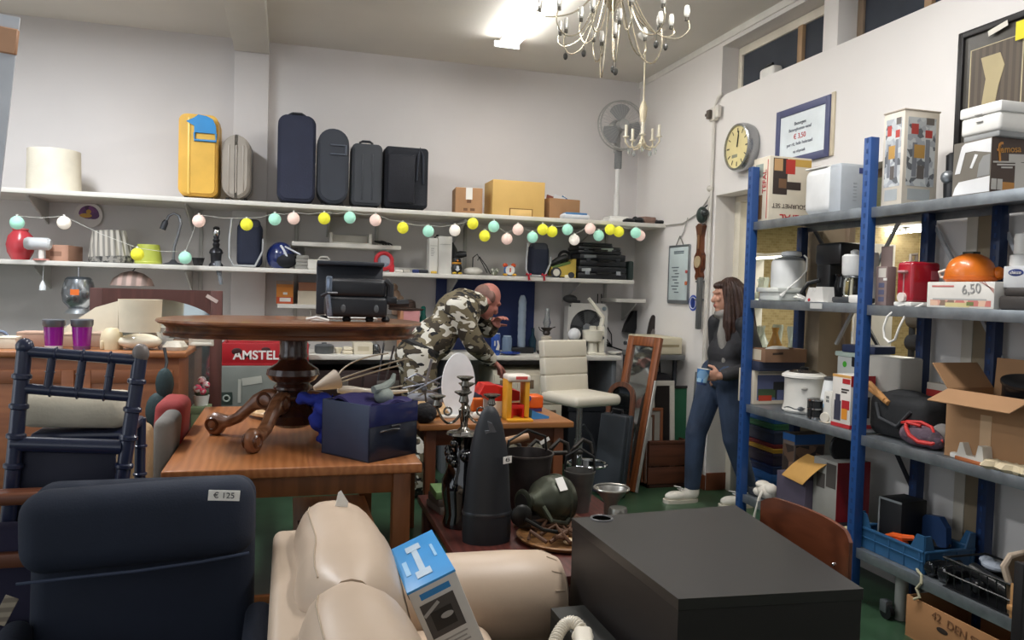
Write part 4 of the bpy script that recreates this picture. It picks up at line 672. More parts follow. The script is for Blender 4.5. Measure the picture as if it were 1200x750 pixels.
# slow cooker
p = at(938, 477, X=2.76); t = thing('slow_cooker', 'white slow cooker with a glass lid and a dial on the third shelf', 'cooker', (2.775, p.y, ZD)); h = at(938, 442, X=2.76).z-ZD; R = .105
part('body', MB().rev([(R*.95, 0), (R*1.06, .012), (R*1.02, .03), (R*.97, .05), (R*.97, h*.9), (R*.99, h)], 40), mt('#dcd9d1', .3), t); part('rim', MB().rev([(R*1.0, h), (R*1.14, h+.004), (R*1.12, h+.016), (R*.9, h+.03), (R*.85, h+.03)], 40), mt('#e0ddd6', .3), t); part('lid', MB().rev([(R*.9, h+.026), (R*.5, h+.042), (.01, h+.045)], 36), mt('#3a3633', .1), t); part('lid_knob', MB().rev([(.02, h+.04), (.024, h+.055), (.015, h+.06)], 18), BLACK, t)
dn = V((-.55, -.83, 0)); part('badge', MB().sph((dn.x*R*.975, dn.y*R*.975, h*.72), .02, 16, (1, .6, .45)), mt('#a7a39b', .4), t); part('dial', MB().sph((dn.x*R*1.03+-.02, dn.y*R*1.03, .03), .02, 16, (1, .6, .6)), mt('#6f7275', .3, .6), t); part('trim', MB().tube([(R*1.02*cos(a), R*1.02*sin(a), .028+.004*sin(8*a)) for a in [pi*.95+i*.08 for i in range(16)]], .003), DGREY, t)
# white blender bottle, french press, timer
p = at(966, 462, X=2.76); z = ZD; t = thing('blender_cup', 'white tapered blender cup with a blue base on the third shelf', 'cup', (2.80, p.y, ZD)); part('foot', MB().rev([(.05, 0), (.05, .055), (.045, .06)], 22), mt('#d5d3cc', .5), t); part('base_ring', MB().rev([(.058, .055), (.058, .07), (.055, .075)], 24), mt('#8fb6d6', .4), t); part('body', MB().rev([(.055, .075), (.036, .2), (.034, .205)], 24), mt('#dfe0df', .3), t); part('lid', MB().rev([(.037, .2), (.037, .215), (.02, .22)], 24), mt('#4a4b4d', .4), t)
p = at(954, 490, X=2.68); t = thing('french_press', 'small chrome and black coffee press at the front of the third shelf', 'coffee press', (2.682, p.y, ZD)); R = .04; h = .10
part('glass', MB().rev([(R*.9, .012), (R*.9, h)], 24), mt('#2a2c2e', .08), t); part('band', MB().rev([(R, 0), (R, .012), (R*.96, .012)], 24).rev([(R, h*.5), (R, h*.58)], 24, close=False).rev([(R*1.02, h*.96), (R*1.02, h*1.05), (R*.6, h*1.1)], 24), CHROME, t)
for k in range(4): a = k*pi/2+.4; part('cage_bar', MB().cyl((R*cos(a), R*sin(a), 0), (R*cos(a), R*sin(a), h), .004), BLACK, t)
p = at(965, 494, X=2.655); t = thing('kitchen_timer', 'round white kitchen timer on the shelf edge by the coffee press', 'timer', (2.655, p.y-.01, ZD)); part('case', MB().along((.012, .01, .026), (-.008, -.005, .026), [(.024, 0), (.026, .3), (.022, 1)], 22), mt('#d9d2c4', .4), t); part('stand', MB().bb(-.012, .03, -.03, .03, 0, .005, .002), mt('#c9bfae', .5), t)
c, d = RB(966, 975, 984, 460, ZD, 2.665); d = (.07, d[1], d[2]); c.x = 2.70; b = MB().box((0, 0, d[2]/2), d, .003)
for k in range(4): b.face(d, 'l', .3+.2*(k % 2), .66+.12*(k//2), .45+.2*(k % 2), .74+.12*(k//2), 1)
one('carton', 'slim white carton with grey squares between press and red box', 'box', b, [mt('#d9d6ce', .6), mt('#6b6b68', .6)], c)
c, d = RB(976, 998, 1012, 441, ZD, 2.645); w, dd, h = d; d = (.14, dd, h); w = .14; c.x = 2.715; b = MB().box((0, 0, h/2), d, .003)
for q in (('l', 0, 0, 1, .07, 1), ('f', 0, 0, 1, .07, 1), ('l', .15, .12, .5, .5, 2), ('l', .2, .5, .45, .62, 2), ('l', .55, .35, .95, .52, 1), ('l', .55, .16, .85, .36, 3), ('l', .55, .84, .95, .93, 1), ('f', .1, .2, .8, .6, 4), ('f', 0, .8, 1, 1, 1), ('l', .5, .66, .8, .69, 4), ('l', .5, .71, .9, .74, 4), ('l', .0, .95, 1, 1, 5)): b.face(d, *q)
one('carton', 'white and red juicer carton with fruit pictures by the blue post', 'box', b, [mt('#e0dad2', .55), mt('#b3262c', .5), mt('#3b3c4e', .5), mt('#dd8f2f', .5), mt('#3a2f2b', .6), mt('#d9a45c', .6)], c)
c, d = RB(978, 1012, 1040, 415, ZD, 2.80); d = (.17, d[1], d[2]); c.x = 2.80+.085; w, dd, h = d; t = thing('storage_tub', 'white tub with a pale green lid and a bright green sticker', 'tub', c)
part('body', MB().bb(-w*.46, w*.46, -dd*.46, dd*.46, 0, h*.95, .015, 3), mt('#d3d6d2', .45), t); part('lid', MB().bb(-w/2, w/2, -dd/2, dd/2, h*.93, h, .006), mt('#bfd0c6', .4), t); part('sticker', MB().sph((-w*.46-.001, dd*.16, h*.82), .016, 14, (.06, 1, 1)), mt('#4fbf3a', .5), t); part('clip', MB().bb(-w*.5, -w*.44, -dd*.2, -dd*.1, h*.8, h*.95, .004), BLACK, t); part('motif', MB().sph((-w*.46-.001, -dd*.12, h*.5), .03, 16, (.04, 1, .9)), mt('#3a2724', .5), t)
c, d = RB(992, 1012, 1040, 395, ZD+.33, 2.82); one('book', 'dark blue folder lying on the pale green lid of the tub', 'folder', MB().box((0, 0, .02), (.16, .2, .04), .006), mt('#26355c', .6), (2.89, c.y-.02, ZD+h+.0), .2)
# bay two
c, d = RB(1024, 1062, 1082, 420, ZD-.006, 2.83); d = (.14, d[1], d[2]); c.x = 2.865; w, dd, h = d; t = thing('appliance_case', 'plain white appliance case behind the black bag on the third shelf', 'appliance', c); part('case', MB().box((0, 0, h/2), d, .012, 3), mt('#c7c4bc', .45), t); part('knob', MB().cyl((-w/2-.012, -dd*.2, h*.35), (-w/2, -dd*.2, h*.35), .012), BLACK, t)
for i, (x0, y0, x1, y1) in enumerate(((1019, 449, 1036, 467), (1019, 455, 1033, 466))):
    a = at(x0, y0, X=2.74); e = at(x1, y1, X=2.70); m_ = (a+e)/2; one('wooden_stick', ('upper light wooden stick poking out of the black bag', 'lower light wooden stick poking out of the black bag')[i], 'stick', MB().cyl(a-m_, (e-m_)*1.6, .013), mt('#b98650', .6), m_)
c, d = RB(1017, 1086, 1092, 465, ZD-.006, 2.70); d = (.22, d[1], d[2]); c.x = 2.80; t = thing('shoulder_bag', 'black soft bag slumped on the third shelf behind the red cord', 'bag', c); w, dd, h = d; part('bag', MB().box((0, 0, h*.46), (w, dd*.98, h*.92), .05, 4).sph((0, dd*.1, h*.8), h*.3, 14, (1.3, 2, .7)), mt('#1f2022', .8, bump=.3, bsc=30), t); part('strap', MB().tube([(-w*.52, dd*.3, h*.7), (-w*.56, dd*.2, h*.4), (-w*.55, -.1*dd, h*.3), (-w*.52, -dd*.3, h*.65)], .008), mt('#3b3d40', .7), t)
p = at(1072, 520, X=2.67); t = thing('drawstring_bag', 'purple grey cloth bag tied with bright red cord on the shelf edge', 'bag', (2.70, p.y, ZD-.006)); part('cloth', MB().sph((0, 0, .045), .05, 20, (1.2, 2.2, .95)).sph((.01, .07, .05), .04, 14, (1, 1.2, 1)).sph((-.005, -.08, .035), .034, 14, (1.2, 1.4, 1)), mt('#51424e', .85, kind='patch', hx2='#6a5661', sc=30, bump=.4), t)
part('cord', MB().tube([(-.03, .05, .1), (-.055, .03, .08), (-.062, 0, .05), (-.06, -.05, .03), (-.04, -.1, .03), (.0, -.12, .045)], .009).tube([(-.03, .05, .1), (0, 0, .105), (.01, -.05, .09), (-.01, -.08, .07)], .008).tube([(-.02, .09, .09), (-.045, .03, .1), (-.03, -.03, .095)], .007), mt('#c22a26', .5), t)
p = at(1095, 510, X=2.76); one('cloth_heap', 'grey and brown cloth heap beside the open cardboard box', 'cloth', MB().sph((0, 0, .05), .055, 18, (1.1, 1.3, .95)).sph((0.02, -.06, .04), .045, 14, (1, 1.2, .9)).bb(-.05, .05, .0, .08, .085, .1, .006), mt('#6f6862', .85, kind='patch', hx2='#8f8b88', sc=22), (2.79, p.y, ZD-.006))
c, d = RB(1085, 1115, 1124, 452, ZD-.006, 2.90); d = (.08, d[1], d[2]); c.x = 2.945; b = MB().box((0, 0, d[2]/2), d, .003).face(d, 'l', 0, .6, 1, .88, 1).face(d, 'l', .1, .05, .9, .55, 2); one('carton', 'red and white carton at the back wall behind the open box', 'box', b, [mt('#c8beb0', .6), mt('#b3342f', .5), mt('#b7b2ac', .6)], c)
c2, d2 = RB(1100, 1122, 1130, 444, ZD-.006+d[2], 2.91); one('soap_dish', 'small white lump on top of the red and white carton', 'dish', MB().box((0, 0, .018), (.06, d2[1], .036), .01), mt('#b9b7b2', .5), (2.945, c2.y, ZD-.006+d[2]))
# open cardboard box
c, d = RB(1110, 1206, 1250, 470, ZD-.006, 2.665); d = (.26, d[1], d[2]); c.x = 2.665+.13; c.y -= .0; w, dd, h = d; t = thing('cardboard_box', 'open brown cardboard box with raised flaps on the third shelf', 'box', c, rad(3)); q = .005
card = mt('#a9815c', .85, var=.06, sc=3)
part('carton', MB().bb(-w/2, w/2, -dd/2, -dd/2+q, 0, h, .001).bb(-w/2, w/2, dd/2-q, dd/2, 0, h, .001).bb(-w/2, -w/2+q, -dd/2, dd/2, 0, h, .001).bb(w/2-q, w/2, -dd/2, dd/2, 0, h, .001).bb(-w/2, w/2, -dd/2, dd/2, 0, q, 0), card, t)
def flap(px_, py_, rx, ry, sx, sy): part('flap', MB().box((0, 0, 0), (sx, sy, q), .001, 1, TR(px_, py_, h, rx, ry, 0) @ TR(-sx/2 if ry and px_ < 0 else sx/2 if ry else 0, (sy/2 if py_ > 0 else -sy/2) if rx else 0, 0)), card, t)
flap(-w/2, 0, 0, rad(-22), .12, dd*.98); flap(w/2, 0, 0, rad(-86), .13, dd*.98); flap(0, dd/2, rad(50), 0, w*.98, .13); flap(0, -dd/2, rad(-10), 0, w*.98, .12)
part('tape', MB().quad(frame((-w/2-.001, 0, h*.45), (0, -1, 0), (0, 0, 1)), .05, h*.5), mt('#c9a884', .6), t)
one('cooking_pot', 'black pot sticking out of the open cardboard box', 'pot', MB().rev([(.06, 0), (.075, .02), (.078, .12), (.085, .125), (.085, .135)], 28), mt('#18191b', .25), c+V((.0, -.05, h-.07)), 0, None, (rad(12), rad(-10), 0))
# white tape dispenser and cream cloths on the shelf edge
p = at(1137, 527, X=2.63); t = thing('tape_holder', 'white hollow plastic holder lying on the front edge of the third shelf', 'holder', (2.66, p.y, ZD-.006), rad(-5)); W, Hh = .15, .075
part('shell', MB().prism([(-W*.5, 0), (W*.5, 0), (W*.42, Hh), (W*.28, Hh*1.02), (W*.2, Hh*.35), (-W*.12, Hh*.35), (-W*.26, Hh*.98), (-W*.36, Hh*.95)], .06, Matrix(((0, 0, 1, -.03), (-1, 0, 0, 0), (0, 1, 0, 0), (0, 0, 0, 1)))).bb(.015, .03, -W*.42, W*.42, 0, Hh, .003), mt('#d9d4ca', .45), t); part('tape_roll', MB().bb(-.034, .02, -W*.5, W*.5, -.002, .014, .004), mt('#a85f34', .5), t); part('side_wing', MB().bb(-.03, .03, W*.46, W*.72, 0.0, .022, .006), WHITE, t)
p = at(1170, 545, X=2.63)
for i, dy in enumerate((.02, -.055, -.13)): one('cloth', ('cream crumpled cloth beside the white holder on the shelf edge', 'second cream cloth, in the middle of the shelf edge heap', 'third cream cloth, at the photo edge of the third shelf')[i], 'cloth', MB().rev([(.045, 0), (.06, .012), (.045, .03), (.02, .035), (.005, .03)], 24, mod=lambda a, j: 1+.25*sin(3*a+i)+.12*sin(7*a)), mt('#cfc0a0', .85, bump=.4, bsc=30), (2.66, p.y+dy, ZD-.006))
# ---- bottom shelf
c, d = RB(916, 930, 968, 510, ZE, 2.75); d = (.2, d[1], d[2]); c.x = 2.86; b = MB().box((0, 0, d[2]/2), d, .003).face(d, 'l', 0, .9, 1, 1, 2).face(d, 'f', 0, .86, 1, 1, 2).face(d, 'f', .05, .1, .95, .84, 1).face(d, 'l', .05, .1, .95, .84, 1); one('carton', 'carton with a brown photograph and a blue edge on the bottom shelf', 'box', b, [mt('#6e6058', .6), mt('#8a6a54', .5, kind='patch', hx2='#3f342f', sc=16), mt('#2d5f9c', .5)], c)
c, d = RB(912, 946, 968, 563, ZE, 2.665); d = (.09, d[1], d[2]); c.x = 2.70; o = one('carton', 'purple grey box with a tan flap bent over its top', 'box', MB().box((0, 0, d[2]/2), d, .003), mt('#51495a', .6), c); w, dd, h = d
q4 = [at(918, 557, X=2.645)-c, at(942, 569, X=2.64)-c, at(975, 543, X=2.72)-c, at(948, 533, X=2.76)-c]; b = MB(); n_ = 6; vs = []
for k in range(2):
    for i in range(n_+1):
        u_ = i/n_; bow = V((-.01, 0, .006+.012*sin(pi*u_)-.003*k)); vs += [q4[0]*(1-u_)+q4[3]*u_+bow, q4[1]*(1-u_)+q4[2]*u_+bow]
o_ = 2*(n_+1); fs = []
for i in range(n_): k = 2*i; fs += [(k, k+1, k+3, k+2), (o_+k, o_+k+2, o_+k+3, o_+k+1), (k, k+2, o_+k+2, o_+k), (k+1, o_+k+1, o_+k+3, k+3)]
fs += [(0, o_, o_+1, 1), (2*n_, 2*n_+1, o_+2*n_+1, o_+2*n_)]; b.put(vs, fs)
part('flap', b, mt('#c4954e', .7), o, 'tan cardboard flap'); part('mark', MB().quad(frame((-w/2-.001, -dd*.2, h*.2), (0, -1, 0), (0, 0, 1)), .03, .008), mt('#8d8796', .6), o)
c, d = RB(950, 978, 1004, 543, ZE+.03, 2.68); d = (.2, d[1], d[2]); c.x = 2.80; b = MB().box((0, 0, d[2]/2), d, .003).face(d, 'f', 0, 0, 1, 1, 1).face(d, 'l', .15, .5, .5, .75, 2).face(d, 'l', .55, .55, .95, .95, 2); one('carton', 'grey and deep red appliance carton standing on the flat scale', 'box', b, [mt('#9a9892', .6), mt('#8a1c26', .5), mt('#4a4542', .6)], c)
one('pan', 'dark pan lid standing behind the deep red carton', 'pan', MB().torus((0, 0, .0), .07, .008, 24, 8, TR(0, 0, .09, pi/2, .2)).cyl((0, -.004, .09), (0, .004, .09), .066, n=24), mt('#2a2a2c', .4), c+V((.0, .0, d[2]+.0-.03)))
p = at(972, 598, X=2.7); t = thing('bathroom_scale', 'flat beige scale with a black mat under the red carton', 'scale', (2.775, p.y, ZE)); part('platform', MB().box((0, 0, .018), (.26, .26, .024), .01, 3), mt('#b9b08c', .5), t); part('mat', MB().box((0.0, 0, .0305), (.21, .21, .003), .001), BLACK, t); part('edge_trim', MB().bb(-.134, -.128, -.11, .11, .014, .024, .001), CHROME, t); part('foot', MB().bb(-.1, .1, -.1, .1, 0, .006, 0), DGREY, t)
a = at(903, 573, X=2.64); e = at(934, 583, X=2.64); b = MB().bb(-.02, .02, e.y-(a.y+e.y)/2, a.y-(a.y+e.y)/2, 0, .035, .008); one('power_strip', 'white bar lying along the front edge of the bottom shelf', 'bar', b, mt('#d9d8d2', .4), (2.652, (a.y+e.y)/2, ZE))
p = at(896, 566, X=2.68); t = thing('towel', 'white rumpled towel with a cord hanging over the shelf edge', 'towel', (2.70, p.y+.0, ZE)); b = MB().sph((0, 0, .045), .05, 20, (1.1, 1.2, .95)).sph((-.01, .03, .075), .035, 16, (1.2, 1.3, .7)).sph((.0, -.03, .06), .04, 14, (1, 1, .9)).sph((-.02, .05, .03), .035, 12, (1, 1.2, .8))
part('cloth', b, mt('#e0d9cc', .9, bump=.4, bsc=25), t); part('cord', MB().tube([(-.045, -.02, .05), (-.075, -.035, .02), (-.085, -.03, -.03), (-.083, -.01, -.08), (-.084, .0, -.13), (-.083, -.0, -.15)], [.008, .008, .007, .007, .008, .01]), mt('#e0d9cc', .9), t)
p = at(885, 578, X=2.66); one('adapter', 'small dark adapter beside the white towel at the rack corner', 'adapter', MB().box((0, 0, .02), (.06, .07, .04), .008).tube([(0, .03, .02), (-.02, .06, .04), (0, .09, .01)], .005), DGREY, (2.68, p.y+.03, ZE))
# blue fruit crate with black box and orange item
a = at(1007, 640, X=2.66); e = at(1084, 655, X=2.66); L = a.y-e.y; y0 = e.y; zc = ZE-.006; H = at(1020, 610, X=2.645).z-zc; W = .27
t = thing('plastic_crate', 'dark blue plastic fruit crate with stepped corners on the bottom shelf', 'crate', (2.655+W/2, y0+L/2, zc)); cr = mt('#2a567c', .45); h1 = H*.7; h2 = H*1.15
def wall(ax, s):   # stepped wall outline
    n = (L if ax == 'y' else W)/2; pts = [(-n, 0), (n, 0), (n, h2), (n*.78, h2), (n*.62, h1), (-n*.62, h1), (-n*.78, h2), (-n, h2)]
    M = Matrix(((0, 0, 1, s*W/2-.004), (1, 0, 0, 0), (0, 1, 0, 0), (0, 0, 0, 1))) if ax == 'y' else Matrix(((1, 0, 0, 0), (0, 0, 1, s*L/2-.004), (0, 1, 0, 0), (0, 0, 0, 1)))
    b = MB().prism(pts, .008, M)
    if ax == 'y':
        for k in range(5): b.bb(s*W/2-.008, s*W/2+.008, -n+.02+k*(L-.04)/4-.005, -n+.02+k*(L-.04)/4+.005, 0, h1)
        b.bb(s*W/2-.009, s*W/2+.009, -n, n, h1-.012, h1).bb(s*W/2-.009, s*W/2+.009, -n, n, h1*.5, h1*.55)
    else:
        for k in range(4): b.bb(-n+.02+k*(W-.04)/3-.005, -n+.02+k*(W-.04)/3+.005, s*L/2-.008, s*L/2+.008, 0, h1)
        b.bb(-n, n, s*L/2-.009, s*L/2+.009, h1-.012, h1)
    return b
for ax in 'xy':
    for s in (-1, 1): part('side_wall', wall(ax, s), cr, t)
part('bottom', MB().bb(-W/2, W/2, -L/2, L/2, 0, .008), cr, t)
one('carton', 'black box with a white edge line standing in the blue crate', 'box', MB().box((0, 0, .12), (.16, .13, .24), .004).face((.16, .13, .24), 'l', .0, .0, .06, 1, 1).face((.16, .13, .24), 'l', 0, .96, 1, 1, 1), [mt('#17181b', .5), mt('#8f9496', .5)], (2.80, y0+L-.11, zc+.009), .1)
one('garden_tool', 'orange plastic handle lying in the blue crate', 'tool', MB().tube([(0, .07, 0), (0, .02, .02), (0, -.04, .03), (.03, -.07, .035)], [.012, .016, .015, .012]).box((0, -.02, .0), (.05, .06, .03), .01), mt('#dd5a1c', .45), (2.70, y0+L*.52, zc+.075))
one('frying_pan', 'black pan with round rim lying in the near end of the blue crate', 'pan', MB().rev([(.05, 0), (.065, .03), (.062, .03), (.048, .005)], 24).tube([(.05, .02, .025), (.09, .08, .04)], .012), mt('#161719', .35), (2.82, y0+.11, zc+.06))
one('plastic_shell', 'curved dark blue plastic shell at the back of the crate', 'shell', MB().prism([(-.1, 0), (.1, 0), (.08, .1), (.03, .15), (-.05, .16), (-.09, .12)], .03, Matrix(((0, 0, 1, 0), (1, 0, 0, 0), (0, 1, 0, 0), (0, 0, 0, 1)))), mt('#24406b', .5), (2.86, y0+L*.46, zc+.04))
one('cord', 'pale cord lying over the shelf edge before the shiny black tools', 'cord', MB().tube([(.03, .08, .01), (0, .04, .012), (-.018, 0, .008), (-.03, -.01, -.02), (-.034, .01, -.05), (-.034, -.01, -.08), (-.034, .02, -.1)], .006), mt('#b3ad90', .7), (2.636, y0-.03, zc))
p = at(1095, 648, X=2.68); y1 = p.y
t = thing('binoculars', 'glossy black binoculars with two shiny lenses on the bottom shelf', 'binoculars', (2.70, y1-.02, zc)); 
for s in (0, 1): part('barrel', MB().along((-.04+.0, -.035*s*2+.02, .035), (.1, -.035*s*2, .045), [(.034, 0), (.036, .3), (.026, .55), (.024, 1)], 20), mt('#101114', .15, coat=.5), t); part('lens', MB().sph((-.042, -.07*s+.02, .035), .030, 18, (.35, 1, 1)), mt('#2a2c30', .03, .5), t)
part('bridge', MB().box((.04, -.015, .045), (.06, .05, .02), .006), BLACK, t)
one('wire_basket', 'black wire basket holding dark tools on the bottom shelf', 'basket', (lambda b: [b.tube([(-.11, -.16+.04*k, .0), (-.12, -.16+.04*k, .12)], .003, 5) for k in range(9)] and [b.tube([(-.12+.03*k, -.17, .0), (-.12+.03*k, -.17, .12)], .003, 5) for k in range(8)] and b.bb(-.12, .1, -.17, .17, 0, .004, 0).tube([(-.12, -.17, .12), (-.12, .17, .12), (.1, .17, .12), (.1, -.17, .12), (-.12, -.17, .12)], .005, 6).tube([(-.12, -.17, .06), (-.12, .17, .06)], .004, 6).cyl((-.05, -.12, .05), (-.02, .12, .08), .03).cyl((.03, -.12, .05), (.05, .13, .06), .035).sph((-.08, .04, .04), .03))(MB()), mt('#1a1b1d', .3), (2.75, y1-.27, zc))
one('cloth', 'bluish white rag lying in the black wire basket', 'cloth', MB().sph((0, 0, 0), .035, 14, (1, 1.5, .6)).sph((.01, .04, .008), .028, 12, (1, 1.2, .7)), mt('#9fa7b3', .9, bump=.4), (2.76, y1-.22, zc+.115))
p = at(1180, 680, X=2.63); t = thing('cardboard_box', 'torn open carton with a folded tan flap at the end of the bottom shelf', 'box', (2.76, p.y-.12, zc)); part('carton', MB().bb(-.12, .12, -.13, -.125, 0, .2).bb(-.12, .12, .125, .13, 0, .22).bb(.115, .12, -.13, .13, 0, .22).bb(-.12, -.115, -.13, .13, 0, .12).bb(-.12, .12, -.13, .13, 0, .005, 0), mt('#6e5a45', .85), t)
part('flap', MB().bb(-.135, -.128, -.1, .1, -.03, .13, .003).bb(-.15, -.13, -.09, .1, .03, .05, .004), mt('#b98a58', .8), t); part('torn_lining', MB().tube([(-.12, .12, .12), (-.13, .135, .18), (-.11, .13, .22), (0, .13, .235)], [.012, .014, .012, .008]), mt('#c9b5a0', .8), t)
# under the rack
a = at(1060, 685, X=2.60); e = at(1184, 735, X=2.60); L = a.y-e.y; h = a.z
t = thing('cardboard_box', 'large tan cardboard box with faint handwriting under the rack', 'box', (2.615+.17, (a.y+e.y)/2, 0)); card2 = mt('#a8794f', .85, var=.05, sc=2)
part('carton', MB().bb(-.17, -.164, -L/2, L/2, 0, h*.8, .001).bb(.164, .17, -L/2, L/2, 0, h*.8, .001).bb(-.17, .17, -L/2, -L/2+.006, 0, h*.8, .001).bb(-.17, .17, L/2-.006, L/2, 0, h*.8, .001).bb(-.17, .17, -L/2, L/2, 0, .006, 0), card2, t)
part('hand_hole', MB().sph((-.171, L*.12, h*.45), .03, 14, (.05, 1, .4)), mt('#2a1d14', .9), t)
text('42  DEN STR', .05, mt('#7a5233', .8), t, frame((-.1725, -.02, h*.6), (0, -1, -.1), (0, 0, 1)))
# grey pipe on the wall under the rack, dark caster
one('waste_pipe', 'pale grey pipe standing under the rack beside the tan box', 'pipe', MB().cyl((0, 0, 0), (0, 0, .27), .028).cyl((0, 0, .2), (0, 0, .22), .034), mt('#9b9d98', .5), tuple(at(1056, 705, X=2.72))[:2]+(0,))
t = thing('trolley_caster', 'black swivel caster on the floor beside the pale pipe', 'caster', (2.66, at(1046, 705, X=2.66).y+.03, 0)); part('wheel', MB().cyl((-.012, 0, .035), (.012, 0, .035), .035, n=20), BLACK, t); part('fork', MB().bb(-.02, .02, -.012, .03, .03, .085, .006), mt('#6f7376', .4, .6), t)
# ================================================================== seen through the opening: crates and glassware in the next room
x0 = 3.32
cols = ('#2f63a8', '#1d2f5c', '#2c2340', '#c79a3a', '#7d2430', '#23304e', '#2b6a4a', '#2d64a6', '#1d3a7a')
zz = 0
a = at(884, 540, X=x0)
hs = (.2, .06, .09, .035, .03, .1, .045, .06, .16)
for i, (cx, h) in enumerate(zip(cols, hs)):
    t = thing('folding_crate', ('light blue', 'navy', 'plum', 'yellow', 'dark red', 'slate', 'green', 'bright blue', 'royal blue')[i]+' plastic crate in the stack behind the rack post', 'crate', (x0+.16, a.y-.02, zz)); m_ = mt(cx, .45)
    part('bin', MB().bb(-.16, .16, -.21, .21, 0, h*.9, .008), m_, t); part('rim', MB().bb(-.17, .17, -.22, .22, h*.75, h-.001, .004), m_, t); zz += h
def glass(x, y, z, k):
    P = ([(.03, 0), (.035, .01), (.03, .1), (.045, .2), (.04, .22)], [(.035, 0), (.008, .015), (.007, .1), (.04, .14), (.042, .2)], [(.045, 0), (.06, .05), (.03, .12), (.02, .16), (.03, .2)])[k % 3]
    return MB().rev(P, 14), (x, y, z)
xs = 3.75
t = thing('display_shelf', 'white display shelf with glassware in the next room', 'shelf', (xs, 5.1, 0))
for z in (1.02, 1.40, 1.80): part('board', MB().bb(-.15, .15, -.75, .75, z-.025, z, .003), WHITE, t)
for y in (-.75, .75): part('side_panel', MB().bb(-.15, .15, y-.012, y+.012, 0, 1.83, .002), WHITE, t)
part('lamp_strip', MB().bb(-.15, -.1, -.74, .74, 1.76, 1.775, .002), mt('#fff4dc', .5, emit=6.), t)
gm = mt('#cfd8d2', .06, var=.02, tr=.55); am = mt('#b98a4a', .1, tr=.3)
n = 0
for z in (1.02, 1.40):
    for i in range(13):
        b, l = glass(xs-.07+.1*(i % 2), 4.44+.11*i, z, i+(z > 1.2)); n += 1
        l = (l[0], l[1], l[2]+.0015); one('glass_vase', 'drinking glass or small vase on the display shelf of the next room', 'glass', b, am if (i*7+n) % 5 == 0 else gm, l, 0, 'glassware on the display shelf in the next room')
t = thing('kitchen_scale', 'small white scale with a dark display beyond the rack', 'scale', (3.42, 4.12, 1.022)); part('body', MB().bb(-.04, .04, -.08, .08, 0.02, .12, .012), WHITE, t); part('display', MB().quad(frame((-.041, 0, .075), (0, -1, 0), (0, 0, 1)), .1, .05), BLACK, t)
t2 = thing('side_table', 'wooden cabinet standing behind the rack in the next room', 'cabinet', (3.42, 4.0, 0)); part('carcass', MB().bb(-.14, .14, -.42, .25, 0, .99, .005), mt('#8a6a4c', .6, kind='wood', hx2='#6d5038', axis=1), t2); part('top', MB().bb(-.16, .16, -.44, .27, .99, 1.02, .004), mt('#a08060', .5), t2)
one('yellow_carton', 'yellow and white carton on the cabinet of the next room', 'box', MB().box((0, 0, .07), (.12, .14, .14), .004).face((.12, .14, .14), 'l', .05, .05, .95, .45, 1), [mt('#d8b84a', .6), PAPER], (3.42, 3.9, 1.022))
t = thing('clothes_rail', 'dark rail with rolled grey textiles behind the window in the next room', 'rail', (3.75, 3.45, 0)); 
for y in (-.55, .55): part('post', MB().cyl((0, y, 0), (0, y, 1.36), .02), DGREY, t)
for k, z in enumerate((1.04, 1.2, 1.34)): part('textile_roll', MB().cyl((0, -.56, z), (0, .56, z), .05, n=18), mt(('#2b3148', '#3c3f46', '#6a6660')[k], .85), t)
# ================================================================== right wall fittings
p = at(871, 173, X=XR-.03); t = thing('wall_clock', 'round silver wall clock with a yellowed face beside the doorway', 'clock', (XR, p.y, p.z)); R = .165
part('case', MB().rev([(R*.95, 0), (R, .03), (R*1.0, .06), (R*.96, .085), (R*.88, .09), (R*.86, .075)], 48, TR(0, 0, 0, 0, -pi/2)), mt('#a9abad', .25, .9), t); part('dial', MB().cyl((-.03, 0, 0), (-.0765, 0, 0), R*.87, n=48), mt('#e0d29a', .5), t)
b = MB()
for k in range(12):
    a = 2*pi*k/12; b.box((0, 0, R*.7), (.003, .006 if k % 3 else .009, .03), 0, 1, TR(-.077, 0, 0) @ Matrix.Rotation(a, 4, 'X'))
part('numerals', b, mt('#5a5240', .6), t, kind='stuff'); part('hand', MB().box((0, 0, R*.25), (.003, .008, R*.5), 0, 1, TR(-.079, 0, 0) @ Matrix.Rotation(.15, 4, 'X')), BLACK, t); part('hand', MB().box((0, 0, R*.33), (.003, .006, R*.66), 0, 1, TR(-.081, 0, 0) @ Matrix.Rotation(pi*.05, 4, 'X')), BLACK, t); part('sub_dial', MB().box((0, .0, -R*.35), (.002, R*.4, R*.13), 0, 1, TR(-.077, .03, 0)), mt('#8f8f78', .6), t)
a = at(910, 129, X=XR-.02); e = at(973, 110, X=XR-.02); lo = at(973, 182, X=XR-.02); w = a.y-e.y; h = e.z-lo.z+.0
t = thing('framed_notice', 'blue framed price notice hanging high on the right wall', 'notice', (XR, (a.y+e.y)/2, lo.z)); fm = mt('#4b5074', .5)
part('frame', MB().bb(-.02, 0, -w/2, w/2, h-.045, h, .003).bb(-.02, 0, -w/2, w/2, 0, .045, .003).bb(-.02, 0, -w/2, -w/2+.04, 0, h, .003).bb(-.02, 0, w/2-.04, w/2, 0, h, .003), fm, t); part('outer_edge', MB().bb(-.012, 0, -w/2-.03, -w/2, 0, h+.01, .003), mt('#cbbfa6', .5), t); part('sheet', MB().bb(-.012, -.004, -w/2+.03, w/2-.03, .03, h-.03, 0), mt('#e3ebee', .5), t)
